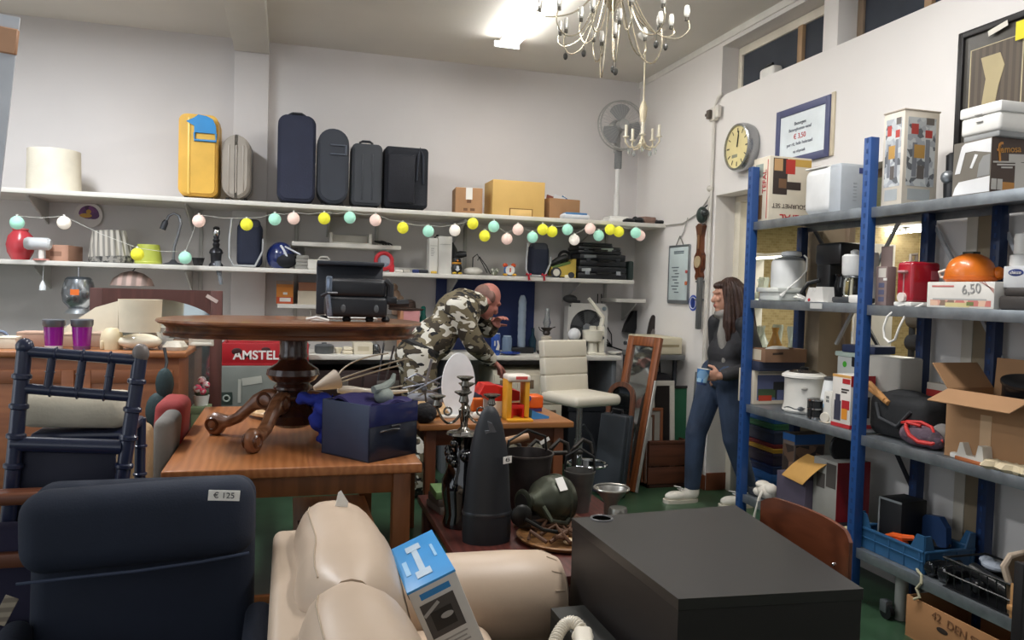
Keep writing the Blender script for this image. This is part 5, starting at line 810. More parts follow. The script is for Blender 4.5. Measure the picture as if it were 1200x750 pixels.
for i, (s, z, sz, col) in enumerate((('Bezorgen', .70, .03, '#555a66'), ('Bezorgkosten vanaf', .60, .028, '#777c88'), ('€ 3,50', .47, .045, '#c2343c'), ('per rit, hele huisraad', .35, .03, '#777c88'), ('op afspraak', .22, .026, '#777c88'))): text(s, sz, mt(col, .6), t, frame((-.0135, .02, h*z), (0, -1, 0), (0, 0, 1)))
a = at(1125, 40, X=XR-.02); lo = at(1125, 190, X=XR-.02); y1 = 2.52; w = a.y-y1; h = a.z-lo.z; t = thing('picture', 'dark framed picture of a robed figure with a yellow note on the glass', 'picture', (XR, (a.y+y1)/2, lo.z)); bf = mt('#1d1b1c', .4)
part('frame', MB().bb(-.03, 0, -w/2, w/2, h-.03, h, .004).bb(-.03, 0, -w/2, w/2, 0, .03, .004).bb(-.03, 0, -w/2, -w/2+.03, 0, h, .004).bb(-.03, 0, w/2-.03, w/2, 0, h, .004), bf, t); part('mount', MB().bb(-.015, -.004, -w/2+.02, w/2-.02, .02, h-.02, 0), mt('#4a4742', .3), t)
part('print', MB().bb(-.018, -.013, -w*.42, w*.36, .03, h*.84, 0), mt('#5c5144', .4, kind='stripe', hx2='#4a4036', sc=9, axis=1), t); part('inner_line', MB().bb(-.0195, -.0185, w*.355, w*.365, .03, h*.84, 0).bb(-.0195, -.0185, -w*.42, w*.36, h*.835, h*.84, 0).bb(-.0195, -.0185, -w*.2, -w*.19, .03, h*.84, 0), mt('#c9bb98', .5), t)
b = MB().prism([(-.04, 0), (.03, 0), (.05, .1), (.075, .18), (.05, .24), (-.05, .24), (-.02, .14)], .002, Matrix(((0, 0, 1, -.02), (-1, 0, 0, w*.14), (0, 1, 0, h*.84-.29), (0, 0, 0, 1)))); part('figure', b, mt('#b5a67f', .5), t); part('sticky_note', MB().quad(frame((-.033, -w*.22, h*.86), (0, -1, 0), (0, 0, 1)), .08, .08), mt('#e8d92e', .6), t); part('price_tag', MB().quad(frame((-.033, w*.05, h*.93), (0, -1, .2), (0, 0, 1)), .1, .025), mt('#d9d4c8', .6), t)
# whiteboard list hanging on a string
a = at(784, 291, X=XR-.02); e = at(807, 287, X=XR-.02); lo = at(806, 355, X=XR-.02); w = a.y-e.y; h = e.z-lo.z; t = thing('notice_board', 'white list board hanging on a string on the right wall', 'board', (XR, (a.y+e.y)/2, lo.z)); 
part('board', MB().bb(-.014, 0, -w/2, w/2, 0, h, .003), mt('#c9d6d6', .4), t); part('frame', MB().bb(-.018, 0, -w/2-.008, -w/2+.008, 0, h, .002).bb(-.018, 0, w/2-.008, w/2+.008, 0, h, .002).bb(-.018, 0, -w/2, w/2, h-.008, h+.008, .002).bb(-.018, 0, -w/2, w/2, -.01, .02, .002), mt('#8d9296', .35, .6), t)
b = MB()
for k in range(9): b.quad(frame((-.0148, w*.16-.03*(k % 3 == 2), h*(.62-.055*k)), (0, -1, 0), (0, 0, 1)), w*(.22 if k % 3 else .36), .008)
for k in range(2): b.quad(frame((-.0148, 0, h*(.9-.03*k)), (0, -1, 0), (0, 0, 1)), w*.5, .008)
part('writing', b, mt('#5d6a72', .6), t); part('string', MB().tube([(-.01, w*.2, h), (-.01, 0, h+.08), (-.01, -w*.2, h)], .004), mt('#77736b', .6), t); part('magnet', MB().cyl((-.022, -w*.42, h*.34), (-.012, -w*.42, h*.34), .016), mt('#d9764a', .5), t); part('magnet', MB().cyl((-.022, -w*.42, h*.54), (-.012, -w*.42, h*.54), .013), mt('#c9605a', .5), t)
# barometer of dark wood with a green horn above
a = at(821, 262, X=XR-.03); e = at(817, 328, X=XR-.03); h = a.z-e.z; t = thing('barometer', 'carved brown wooden barometer hanging on the right wall', 'barometer', (XR, (a.y+e.y)/2, e.z)); M = TR(0, 0, 0)
pr = [(-.03, 0), (.03, 0), (.045, h*.06), (.03, h*.14), (.06, h*.22), (.068, h*.32), (.06, h*.42), (.032, h*.5), (.028, h*.75), (.04, h*.86), (.055, h*.96), (.02, h), (-.02, h), (-.055, h*.96), (-.04, h*.86), (-.028, h*.75), (-.032, h*.5), (-.06, h*.42), (-.068, h*.32), (-.06, h*.22), (-.03, h*.14), (-.045, h*.06)]
part('body', MB().prism(pr, .035, Matrix(((0, 0, 1, -.035), (1, 0, 0, 0), (0, 1, 0, 0), (0, 0, 0, 1)))), mt('#6b3a20', .35, kind='wood', hx2='#4a2412', axis=2), t); part('dial', MB().cyl((-.036, 0, h*.32), (-.045, 0, h*.32), .045, n=24), mt('#b9a684', .3), t); part('thermometer', MB().bb(-.042, -.034, -.012, .012, h*.55, h*.8, .003), mt('#8d6a4a', .4), t)
p = at(824, 252, X=XR-.04); t = thing('round_lamp', 'dark green round lamp hooked above the wooden barometer', 'lamp', (XR, p.y, p.z)); part('body', MB().sph((-.05, 0, 0), .055, 18, (.7, 1, 1.15)), mt('#2c3a36', .35), t); part('knob', MB().sph((-.06, -.06, .01), .03, 14), mt('#1d2424', .4), t); part('hook', MB().cyl((-.04, 0, .05), (0, 0, .08), .006), DGREY, t)
# blue round sign
p = at(812, 355, X=XR-.004); t = thing('safety_sign', 'round blue sign with a white ring on the right wall', 'sign', (XR, p.y+.0, p.z)); part('disc', MB().cyl((-.004, 0, 0), (0, 0, 0), .062, n=36), mt('#2b4fae', .4), t); part('ring', MB().torus((0, 0, 0), .045, .003, 36, 6, TR(-.005, 0, 0, 0, pi/2)), PAPER, t); part('symbol', MB().bb(-.0055, -.004, -.02, .02, -.035, .025, .001).bb(-.0055, -.004, -.026, .026, .012, .035, .001), mt('#20357a', .4), t)
# grey bar handle and pipes on the wall edge
a = at(824, 325, X=XR-.04); e = at(820, 386, X=XR-.04); t = thing('pull_handle', 'tall grey pull handle mounted beside the doorway', 'handle', (XR, (a.y+e.y)/2+.03, e.z)); h = a.z-e.z; part('bar', MB().bb(-.06, -.025, -.02, .02, 0, h, .006), mt('#85888a', .35, .7), t); [part('bracket', MB().bb(-.05, 0, -.015, .06, h*q_, h*(q_+.04), .004), mt('#85888a', .35, .7), t) for q_ in (.9, .55)]
a = at(836, 125, X=XR-.02); t = thing('wall_pipe', 'thin white cable pipe running down the right wall corner', 'pipe', (XR, 5.215, 0)); ps = [(-.02, 0, .1), (-.02, 0, 2.78), (-.02, -.01, 2.85), (-.02, -.05, 2.91), (-.015, -.1, 2.925)]
part('conduit', MB().tube(ps, .011), mt('#d9d5cc', .5), t); part('conduit', MB().tube([(-.02, .03, .9), (-.02, .028, 2.18)], .008), mt('#cfcac0', .5), t); part('clip', MB().sph((-.025, .01, 2.25), .025, 12), mt('#c9c4b8', .5), t)
z = at(836, 136, X=XR).z; part('socket_box', MB().bb(-.045, -.005, -.045, .035, z-.05, z+.05, .01).bb(-.05, -.02, -.1, -.06, z-.04, z+.05, .006), mt('#d8d4ca', .5), t); part('plug', MB().bb(-.075, -.045, -.02, .025, z-.035, z+.03, .008).bb(-.07, -.045, .035, .05, z-.01, z+.01, .004), mt('#5a5148', .6), t)
# cable from the shelf to the pipe
t = thing('wall_cable', 'thin grey cable slung from the upper shelf to the wall pipe', 'cable', (XR-.012, 5.97, 2.03)); ps = [at(x, y, X=XR-.012) for x, y in ((780, 264), (800, 262), (818, 250), (828, 236), (833, 228))]
part('cable', MB().tube([q-V((XR-.012, 5.97, 2.03)) for q in ps], .005), mt('#b5b3ad', .5), t); ps = [at(x, y, X=XR-.01) for x, y in ((806, 255), (801, 272), (797, 280))]; part('branch', MB().tube([q-V((XR-.012, 5.97, 2.03)) for q in ps], .004), mt('#b5b3ad', .5), t)
# item on the transom sill
p = at(905, 84, X=XR+.08); t = thing('handheld_device', 'small white device with a black handle on the transom sill', 'device', (XR+.07, p.y, 2.92)); part('body', MB().box((0, 0, .04), (.08, .16, .08), .02, 3), WHITE, t); part('handle', MB().tube([(0, .09, .0), (0, .085, .08), (0, .04, .1), (0, -.02, .1)], .01), BLACK, t)
# small chandelier
c = at(757, 40, Z=ZC); c.z = ZC; t = thing('candle_chandelier', 'small cream candle chandelier hanging in the corner by the fan', 'chandelier', c); zb = at(752, 178, Y=c.y).z-ZC; cm = mt('#d8ccb0', .4)
part('ceiling_rose', MB().rev([(.06, 0), (.055, -.02), (.015, -.05)], 20), WHITE, t); part('rod', MB().cyl((0, 0, -.02), (0, 0, zb+.35), .006), cm, t)
part('column', MB().rev([(.004, zb), (.022, zb+.03), (.03, zb+.06), (.012, zb+.1), (.012, zb+.2), (.025, zb+.26), (.03, zb+.32), (.012, zb+.37)], 16), cm, t)
for k in range(5):
    a = 2*pi*k/5+.5; ca, sa = cos(a), sin(a); ar = part('arm', MB().tube([(.012*ca, .012*sa, zb+.06), (.05*ca, .05*sa, zb+.03), (.1*ca, .1*sa, zb+.03), (.13*ca, .13*sa, zb+.07), (.125*ca, .125*sa, zb+.1)], .006), cm, t)
    part('candle', MB().rev([(.022, zb+.1), (.024, zb+.108), (.011, zb+.11), (.011, zb+.19)], 12, TR(.125*ca, .125*sa, 0)), mt('#e6dfcc', .5), ar); part('crystal', MB().sph((.1*ca, .1*sa, zb+.0), .014, 8, (1, 1, 1.6)), CLEAR, ar)
# big chrome chandelier with curling arms
t = thing('chandelier', 'large chrome chandelier of thin curling arms with glass cups', 'chandelier', (1.46, 3.5, ZC)); zc = at(715, 0, Y=3.5).z-ZC
sil = mt('#cfc4ac', .25, .8)
part('canopy', MB().rev([(.07, 0), (.06, -.03), (.012, -.06)], 24), sil, t); part('stem', MB().cyl((0, 0, -.03), (0, 0, zc+.02), .010).rev([(.012, zc-.05), (.05, zc+.0), (.06, zc+.05), (.02, zc+.1)], 20), sil, t)
random.seed(11)
for k in range(18):
    a = 2*pi*k/18+random.uniform(-.12, .12); L = random.choice((.16, .25, .33, .36)); dz = random.uniform(-.30, -.10)+(.1 if L > .3 else -.03); tw = random.uniform(-.6, .6)
    def q(r, z, da): return V((r*cos(a+da), r*sin(a+da), zc+z))
    ps = [q(.03, .03, 0), q(L*.25, .02, 0), q(L*.42, dz*.55, .1*tw), q(L*.6, dz*1.0, .2*tw), q(L*.85, dz*1.12, .35*tw), q(L, dz*.85, .4*tw), q(L*.96, dz*.5, .45*tw)]
    fp = []
    for i in range(len(ps)-1):
        p0, p1, p2, p3 = ps[max(i-1, 0)], ps[i], ps[i+1], ps[min(i+2, len(ps)-1)]
        for s in range(4):
            u = s/4; fp.append(.5*((2*p1)+(p2-p0)*u+(2*p0-5*p1+4*p2-p3)*u*u+(3*p1-p0-3*p2+p3)*u**3))
    fp.append(ps[-1]); ar = part('arm', MB().tube(fp, .0036, 6), sil, t)
    e = ps[-1]; part('glass_cup', MB().rev([(.005, -.01), (.012, .0), (.014, .025), (.01, .05)], 12, Matrix.Translation(e), close=False), mt('#e9e6dd', .08, tr=.5), ar); part('bulb_holder', MB().cyl(e-V((0, 0, .02)), e+V((0, 0, .005)), .009), mt('#4a463e', .4, .6), ar)
    if k % 3 == 0: part('drop', MB().sph(ps[4]-V((0, 0, .05)), .012, 8, (1, 1, 1.5)).tube([ps[4], ps[4]-V((0, 0, .04))], .0015, 4), mt('#3c3a36', .3), ar)
# poster at the far left, hanging from the ceiling beam side
a = at(18, 0, Y=3.2); e = at(1, 160, Y=3.2); t = thing('hanging_poster', 'white poster with a brown wooden top strip at the upper left', 'poster', (a.x-.335, 3.2, e.z-.3)); h = a.z-e.z+.35
part('sheet', MB().box((0, 0, h*.5-.08), (.56, .006, h), .001, 1, TR(0, 0, 0, 0, rad(5.5))), mt('#d5d8de', .6), t); part('top_strip', MB().box((.0, -.006, h-.17), (.565, .02, .09), .004, 1, TR(0, 0, 0, 0, rad(5.5))), mt('#c99a78', .5), t); part('wire', MB().tube([(.1, 0, h-.1), (.1, 0, ZC-(e.z-.3))], .002, 4), DGREY, t)
b = MB()
for k in range(8): b.quad(frame((.2, -.0045, h*.5-.04*k), (1, 0, 0), (0, 0, 1)), .1, .012)
part('print', b, mt('#8d92a0', .6), t)
# ================================================================== counter along the back wall
YC0 = 5.94
t = thing('worktop', 'short pale worktop behind the mirror, left of the wall column', 'worktop', (-1.0, 6.25, 0)); part('top', MB().bb(-.5, .56, YC0-6.25, YB-.004-6.25, ZT-.035, ZT, .004), mt('#dcd8cf', .5), t)
for x in (-.45, .5): part('leg', MB().bb(x-.02, x+.02, -.25, .28, 0, ZT-.035, .003), mt('#6b6f73', .5), t)
t = thing('worktop', 'long pale worktop running along the back wall', 'worktop', (1.2, 6.25, 0)); part('top', MB().bb(-1.36, 1.46, YC0-6.25, YB-.004-6.25, ZT-.035, ZT, .004), mt('#dcd8cf', .5), t)
for x in (-1.3, .0, 1.42): part('leg', MB().bb(x-.02, x+.02, -.25, .28, 0, ZT-.035, .003), mt('#6b6f73', .5), t)
# blue display panel with glass column
a = at(512, 332, Y=6.5); e = at(628, 332, Y=6.5); w = e.x-a.x
one('blue_panel', 'large dark blue panel leaning on the wall behind the man', 'panel', MB().bb(-w/2, w/2, -.012, .012, 0, .60, .003), mt('#1f3062', .5, var=.12, sc=2), ((a.x+e.x)/2, 6.535, ZT))
p = at(611, 400, Y=6.25); h = at(611, 346, Y=6.25).z-ZT; t = thing('glass_column', 'tall clear ribbed glass column on a black base against the blue panel', 'glass', (p.x, 6.25, ZT)); part('base', MB().bb(-.1, .09, -.07, .07, 0, .05, .006), BLACK, t); part('column', MB().rev([(.032, .05)]+[(.032+.003*(k % 2), .05+(h-.08)*k/14) for k in range(1, 14)]+[(.026, h-.02), (.015, h)], 20), mt('#b9c9d8', .06, tr=.5), t)
p = at(597, 400, Y=6.22); t = thing('glass_jar', 'short clear glass jar beside the tall glass column', 'jar', (p.x-.02, 6.22, ZT)); part('body', MB().rev([(.035, 0), (.042, .02), (.042, .12), (.03, .14)], 20), mt('#8fa4bd', .08, tr=.4), t); part('rim', MB().torus((0, 0, .14), .031, .004), mt('#a9bccf', .1), t)
p = at(624, 400, Y=6.3); one('glass_jar', 'dark slender glass bottle right of the tall glass column', 'bottle', MB().rev([(.03, 0), (.034, .1), (.014, .15), (.014, .2), (.018, .205)], 18), mt('#2d4a5c', .08, tr=.3), (p.x+.01, 6.33, ZT))
p = at(581, 411, Y=6.0); t = thing('drink_can', 'blue and white can standing on the worktop by the man', 'can', (p.x, 6.01, ZT)); h = at(581, 391, Y=6.0).z-ZT; R = .036
part('body', MB().rev([(R*.9, 0), (R, .008), (R, h-.01), (R*.9, h)], 24), mt('#2f55a8', .3), t); part('lid', MB().rev([(R*.92, h-.006), (R*.92, h+.003), (R*.8, h-.002)], 24), mt('#d0d6dc', .3, .6), t); b = MB()
b.M = TR(0, -R-.001, h*.5); b.prism([(-.008, -.04), (.02, -.045), (.024, -.01), (.012, .035), (.0, .03), (.006, -.0)], .002, Matrix(((1, 0, 0, 0), (0, 0, 1, 0), (0, 1, 0, 0), (0, 0, 0, 1)))).quad(frame((-.016, 0, .01), (1, 0, 0), (0, 0, 1)), .012, .04); part('emblem', b, WHITE, t)
p = at(597, 408, Y=6.05); one('plate', 'shiny blue plate lying on the worktop beside the blue can', 'plate', MB().rev([(.04, 0), (.085, .014), (.088, .02), (.05, .008), (.001, .006)], 32), mt('#1d3f9c', .15, coat=.5), (p.x+.005, 6.05, ZT))
# oil lamp
p = at(640, 410, Y=6.15); z = at(640, 361, Y=6.15).z-ZT; t = thing('oil_lamp', 'antique oil lamp with a glass chimney and dark metal foot', 'lamp', (p.x, 6.15, ZT)); br = mt('#3b3431', .4, .5)
part('foot', MB().rev([(.06, 0), (.058, .012), (.03, .02), (.018, .05), (.03, .07), (.012, .1)], 20).sph((-.05, -.02, .018), .03, 12, (1.3, 1, .6)), br, t); part('reservoir', MB().rev([(.014, .1), (.045, .115), (.045, .14), (.02, .155)], 22), mt('#c9bfae', .3), t); part('burner', MB().rev([(.02, .155), (.032, .17), (.026, .19), (.05, .215), (.05, .22), (.02, .222)], 20).tube([(-.07, 0, .225), (-.06, 0, .2), (-.03, 0, .185)], .004).tube([(.075, 0, .225), (.05, 0, .218), (.02, 0, .2)], .004), br, t)
part('chimney', MB().rev([(.022, .22), (.034, .26), (.02, .31), (.016, z)], 20, close=False), mt('#dfe3e2', .05, tr=.85), t)
# box fan
a = at(664, 412, Y=6.3); e = at(712, 356, Y=6.3); w = e.x-a.x; h = e.z-ZT; t = thing('box_fan', 'square white box fan standing on the worktop against the wall', 'fan', ((a.x+e.x)/2, 6.34, ZT)); b = MB()
n = 32; fr = MB(); R = w*.44
fr.M = TR(0, -.05, h*.5)
inn = [(R*cos(2*pi*i/n), R*sin(2*pi*i/n)) for i in range(n)]; out = []
for x, y in inn:
    s = 1/max(abs(x)/(w/2), abs(y)/(h/2)); out.append((x*s, y*s))
vs = [(x, 0, y) for x, y in inn]+[(x, 0, y) for x, y in out]+[(x, .1, y) for x, y in inn]+[(x, .1, y) for x, y in out]; fs = []
for i in range(n):
    j = (i+1) % n; fs += [(i, j, n+j, n+i), (2*n+i, 3*n+i, 3*n+j, 2*n+j), (i, 2*n+i, 2*n+j, j), (n+i, n+j, 3*n+j, 3*n+i)]
fr.put(vs, fs); part('housing', fr, mt('#cfcdc7', .45), t); g = MB()
for r in [R*k/9 for k in range(2, 10)]: g.torus((0, 0, 0), r, .0018, 32, 4, TR(0, -.045, h*.5, pi/2))
for k in range(8): g.tube([(0, -.045, h*.5), (R*cos(k*pi/4), -.045, h*.5+R*sin(k*pi/4))], .002, 4)
part('grille', g, mt('#5b5d5f', .4), t); part('hub', MB().cyl((0, -.05, h*.5), (0, -.03, h*.5), R*.24, n=24), mt('#8a8f92', .4), t); bl = MB()
for k in range(5):
    a0 = 2*pi*k/5; bl.prism([(R*.2*cos(a0-.4), R*.2*sin(a0-.4)), (R*.95*cos(a0-.35), R*.95*sin(a0-.35)), (R*.97*cos(a0), R*.97*sin(a0)), (R*.9*cos(a0+.45), R*.9*sin(a0+.45)), (R*.2*cos(a0+.4), R*.2*sin(a0+.4))], .004, TR(0, .01, h*.5, pi/2))
part('rotor', bl, mt('#6a6d70', .4), t); part('back_plate', MB().bb(-w*.42, w*.42, .045, .05, h*.08, h*.92, 0), mt('#4a4c4f', .5), t); part('screw', MB().sph((-w*.45, -.05, h*.94), .008, 8), BLACK, t); part('control_knob', MB().cyl((w*.4, -.065, h*.9), (w*.4, -.05, h*.9), .018), mt('#7d8a90', .4), t)
p = at(668, 349, Y=6.34); one('table_speaker', 'round dark object lying on top of the box fan', 'object', MB().sph((0, 0, .035), .05, 20, (1.3, .9, .7)).box((.06, 0, .012), (.06, .05, .024), .008), mt('#3a3b3d', .5), (p.x, 6.34, ZT+h-.0))
p = at(673, 392, Y=6.1); z = p.z-ZT; R = .055; t = thing('globe_lamp', 'white glass globe lamp on a dark base before the box fan', 'lamp', (p.x, 6.1, ZT)); part('base', MB().bb(-.06, .06, -.05, .05, 0, z-R*.85, .01), mt('#2b2d30', .4), t); part('globe', MB().sph((0, 0, z), R, 26), mt('#e9e9ea', .15), t); part('front_plate', MB().bb(-.035, .035, -.056, -.05, .0, .035, .004), WHITE, t)
p = at(697, 410, Y=6.08); h = at(697, 382, Y=6.08).z-ZT; t = thing('meat_grinder', 'cream electric grinder with a round hopper on the worktop', 'grinder', (p.x, 6.1, ZT)); cm = mt('#dbd6c6', .4)
part('hopper', MB().rev([(.04, h*.42), (.085, h*.5), (.088, h*.84), (.03, h*.87), (.03, h*.99), (.015, h)], 26, TR(-.015, 0, 0)), cm, t); part('neck', MB().rev([(.045, 0.02), (.038, h*.45)], 22, TR(-.015, 0, 0)), cm, t); part('motor_column', MB().bb(.035, .08, -.04, .04, 0, h*1.0, .012).tube([(.06, 0, h*.95), (.07, 0, h*1.3), (-.02, 0, h*1.75), (-.06, 0, h*1.95)], [.025, .02, .018, .014]), cm, t); part('base', MB().bb(-.07, .085, -.06, .06, 0, .022, .008), cm, t); part('knob', MB().cyl((.058, -.05, h*.6), (.058, -.04, h*.6), .012), DGREY, t)
p = at(722, 408, Y=6.1); one('saucer', 'white oval dish at the right end of the worktop', 'dish', MB().rev([(.03, 0), (.07, .02), (.074, .026), (.04, .01), (.001, .008)], 24), WHITE, (p.x, 6.1, ZT))
b = MB()
for i in range(4): b.tube([(-.1+.02*i, .1, .02), (-.06, .05-.02*i, .06+.02*i), (.0, .0, .05), (.07, .02*i, .03), (.12, -.04, .015), (.06+.01*i, -.08, .01), (-.05, -.05, .01)], .006)
one('cable_tangle', 'tangle of black cables at the right end of the worktop', 'cable', b, BLACK, (p.x+.06, 6.32, ZT)); one('wall_cable', 'black cables running up the wall right of the box fan', 'cable', MB().tube([(0, 0, 0), (.04, -.005, .06), (.02, 0, .12), (-.05, 0, .2), (-.055, 0, .48)], .005).tube([(.1, 0, 0), (.09, 0, .12), (.0, 0, .25), (-.02, 0, .48)], .005), BLACK, (p.x+.05, YB-.03, ZT+.03))
# left part of the worktop, seen below the oval table
for i, (pl, pr, yt, nm, lab, cat, hx, kd) in enumerate(((369, 392, 403, 'cooking_pot', 'dark grey lidded pot on the worktop under the oval table edge', 'pot', '#5b5f60', 'pot'), (392, 402, 408, 'plate', 'small stack-like cream plate on the worktop beside the grey pot', 'plate', '#d5cdb5', 'plate'), (402, 414, 407, 'towel', 'folded cream towel on the worktop under the oval table', 'towel', '#d9cfb8', 'cloth'), (415, 437, 402, 'carton', 'cream carton on the worktop under the oval table edge', 'box', '#d8cfba', 'box'), (436, 448, 402, 'kettle', 'small dark and chrome kettle on the worktop near the man', 'kettle', '#6d7174', 'kettle'), (345, 364, 404, 'bowl', 'grey bowl on the worktop behind the red crate', 'bowl', '#8b8d88', 'plate'))):
    c, d = S(pl, pr, yt, ZT, 6.02, .16); w, dd, h = d; R = w/2
    if kd == 'pot': t = thing(nm, lab, cat, c); part('body', MB().rev([(R*.9, 0), (R, h*.2), (R, h*.75)], 24), mt(hx, .35, .4), t); part('lid', MB().rev([(R*1.03, h*.75), (R*.8, h*.9), (.02, h*.95), (.02, h*1.05), (.01, h*1.08)], 24), mt('#72767a', .3, .5), t)
    elif kd == 'plate': one(nm, lab, cat, MB().rev([(R*.6, 0), (R, h*.9), (R, h), (R*.6, h*.3), (.001, h*.25)], 24), mt(hx, .4), c)
    elif kd == 'cloth': one(nm, lab, cat, MB().box((0, 0, h*.25), (w, dd, h*.5), .01, 3).box((0.004, 0, h*.72), (w*.9, dd*.9, h*.48), .012, 3), mt(hx, .9, bump=.3), c)
    elif kd == 'box': one(nm, lab, cat, MB().box((0, 0, h/2), d, .004).face(d, 'f', .2, .3, .8, .7, 1), [mt(hx, .7), mt('#bfb49a', .7)], c)
    else: t = thing(nm, lab, cat, c); part('body', MB().rev([(R*.9, 0), (R, h*.3), (R*.6, h*.8), (.01, h*.85)], 22), mt(hx, .25, .7), t); part('handle', MB().torus((0, 0, h*.75), R*.7, .006, 16, 6, TR(0, 0, 0, pi/2), 0, pi), BLACK, t)
a = at(452, 362, Y=6.0)
t = thing('cardboard_box', 'pink box on the worktop left of the man', 'box', tuple(at(480, 410, Y=6.1))[:2]+(ZT,)); c, d = S(467, 489, 364, ZT, 6.1, .2); d = (d[0], .2, at(478, 364, Y=6.1).z-ZT); part('carton', MB().box((0, .1, d[2]/2), d, .004), mt('#c78a8a', .7), t); part('side_panel', MB().bb(-d[0]/2-.003, -d[0]/2+.02, -.002, .19, 0, d[2]*.99, .002), mt('#b07a58', .6), t)
z = ZT+d[2]; one('hat', 'dark brown felt hat lying on the pink box', 'hat', MB().rev([(.12, 0), (.13, .012), (.07, .02), (.065, .07), (.04, .085), (.001, .08)], 26, mod=lambda a, j: 1+.1*cos(2*a)), mt('#3a2a22', .8), (t.location.x-.02, 6.2, z))
p = at(467, 352, Y=6.2); one('plush_toy', 'small beige plush shape behind the dark hat', 'toy', MB().sph((0, 0, .05), .05, 16, (.8, .8, 1.1)).sph((-.02, 0, .12), .035, 14).sph((.035, 0, .03), .03, 12).bb(-.03, .03, -.03, .03, -.1, .02, .01), mt('#b69a84', .8), (p.x-.0, 6.36, p.z-.02)); 
one('storage_box', 'plain grey box on the worktop behind the pink box', 'box', MB().box((0, 0, (p.z-.12-ZT)/2), (.16, .14, p.z-.12-ZT), .004), mt('#8a857c', .7), (p.x, 6.42, ZT))
p = at(497, 355, Y=6.35); one('bottle', 'teal green bottle showing behind the man’s back', 'bottle', MB().rev([(.04, 0), (.045, .02), (.045, .22), (.02, .3), (.02, .36), (.01, .37)], 20), mt('#1f7468', .3), (p.x, 6.38, ZT))
# cabinets under the worktop
def drawers(label, pl, pr, mat, rows, hand, y=YC0+.03, cols=1):
    a = at(pl, 440, Y=y); e = at(pr, 440, Y=y); w = e.x-a.x; t = thing('drawer_cabinet', label, 'cabinet', ((a.x+e.x)/2, y+.25, 0)); H = ZT-.12
    part('carcass', MB().bb(-w/2, w/2, -.24, .25, 0, H, .005), mat, t)
    for c in range(cols):
        cw = w/cols; x0 = -w/2+c*cw
        for r in range(rows):
            z0 = .06+r*(H-.08)/rows; z1 = z0+(H-.08)/rows-.012; dr = part('drawer', MB().bb(x0+.01, x0+cw-.01, -.256, -.235, z0, z1, .004), mat, t); part('handle', MB().bb(x0+cw*.28, x0+cw*.72, -.262, -.252, z0+(z1-z0)*.52, z0+(z1-z0)*.82, .004), hand, dr)
drawers('cream drawer cabinet with brown slot handles under the worktop', 578, 660, mt('#d6cfbc', .5), 3, mt('#7a6552', .5), YC0+.03, 3)
drawers('dark red-brown chest of drawers under the left of the worktop', 364, 484, mt('#33211f', .45), 3, mt('#77706a', .4, .5), YC0+.04, 2)
one('storage_crate', 'dark crate under the right end of the worktop', 'crate', MB().bb(-.16, .16, -.2, .2, 0, .5, .01).bb(-.17, .17, -.21, .21, .46, .52, .006), mt('#23262c', .5), (2.42, 6.28, 0)); 
a = at(247, 425, Y=5.6); e = at(350, 425, Y=5.6); w = e.x-a.x; zt = at(300, 429, Y=5.6).z
t = thing('metal_box', 'tall grey metal cabinet with a taped paper and a square sticker', 'cabinet', ((a.x+e.x)/2, 5.78, 0)); part('body', MB().bb(-w/2, w/2, -.18, .18, 0, zt, .006), mt('#7d827c', .5, .2), t); part('paper', MB().quad(frame((-.02, -.182, zt-.1), (1, 0, .15), (0, 0, 1)), .13, .05).quad(frame((-.1, -.182, zt-.17), (1, 0, 0), (0, 0, 1)), .02, .16), mt('#b9bab0', .7), t); part('sticker', MB().quad(frame((-w*.32, -.182, zt-.22), (1, 0, 0), (0, 0, 1)), .075, .085), mt('#34423c', .5), t); part('emblem', MB().torus((0, 0, 0), .02, .006, 20, 6, TR(-w*.32, -.1835, zt-.22, pi/2)), mt('#9fa8a0', .5), t)
c, d = S(260, 362, 402, zt, 5.62, .3); w2, dd, h2 = d; t = thing('beer_crate', 'red beer crate with white lettering under the oval table', 'crate', c); rm = mt('#a81e26', .4)
part('shell', MB().bb(-w2/2, w2/2, -dd/2, -dd/2+.02, 0, h2, .008).bb(-w2/2, w2/2, dd/2-.02, dd/2, 0, h2, .008).bb(-w2/2, -w2/2+.02, -dd/2, dd/2, 0, h2, .008).bb(w2/2-.02, w2/2, -dd/2, dd/2, 0, h2, .008).bb(-w2/2, w2/2, -dd/2, dd/2, 0, .02, .004), rm, t); text('AMSTEL BIER', .085, mt('#e9e2de', .5), t, frame((.03, -dd/2-.002, h2*.45), (1, 0, 0), (0, 0, 1)), bold=.002); part('hand_hole', MB().sph((-w2*.33, -dd/2, h2*.62), .035, 14, (1, .1, .7)).sph((w2*.0, -dd/2, h2*.72), .03, 14, (1, .1, .5)), mt('#3a1416', .6), t)
one('bottle', 'pale bottle neck sticking out at the left of the red crate', 'bottle', MB().rev([(.03, 0), (.034, .1), (.02, .16), (.02, .2)], 16), mt('#cfc9c4', .4), (c.x-w2*.5-.045, 5.7, zt+.002))
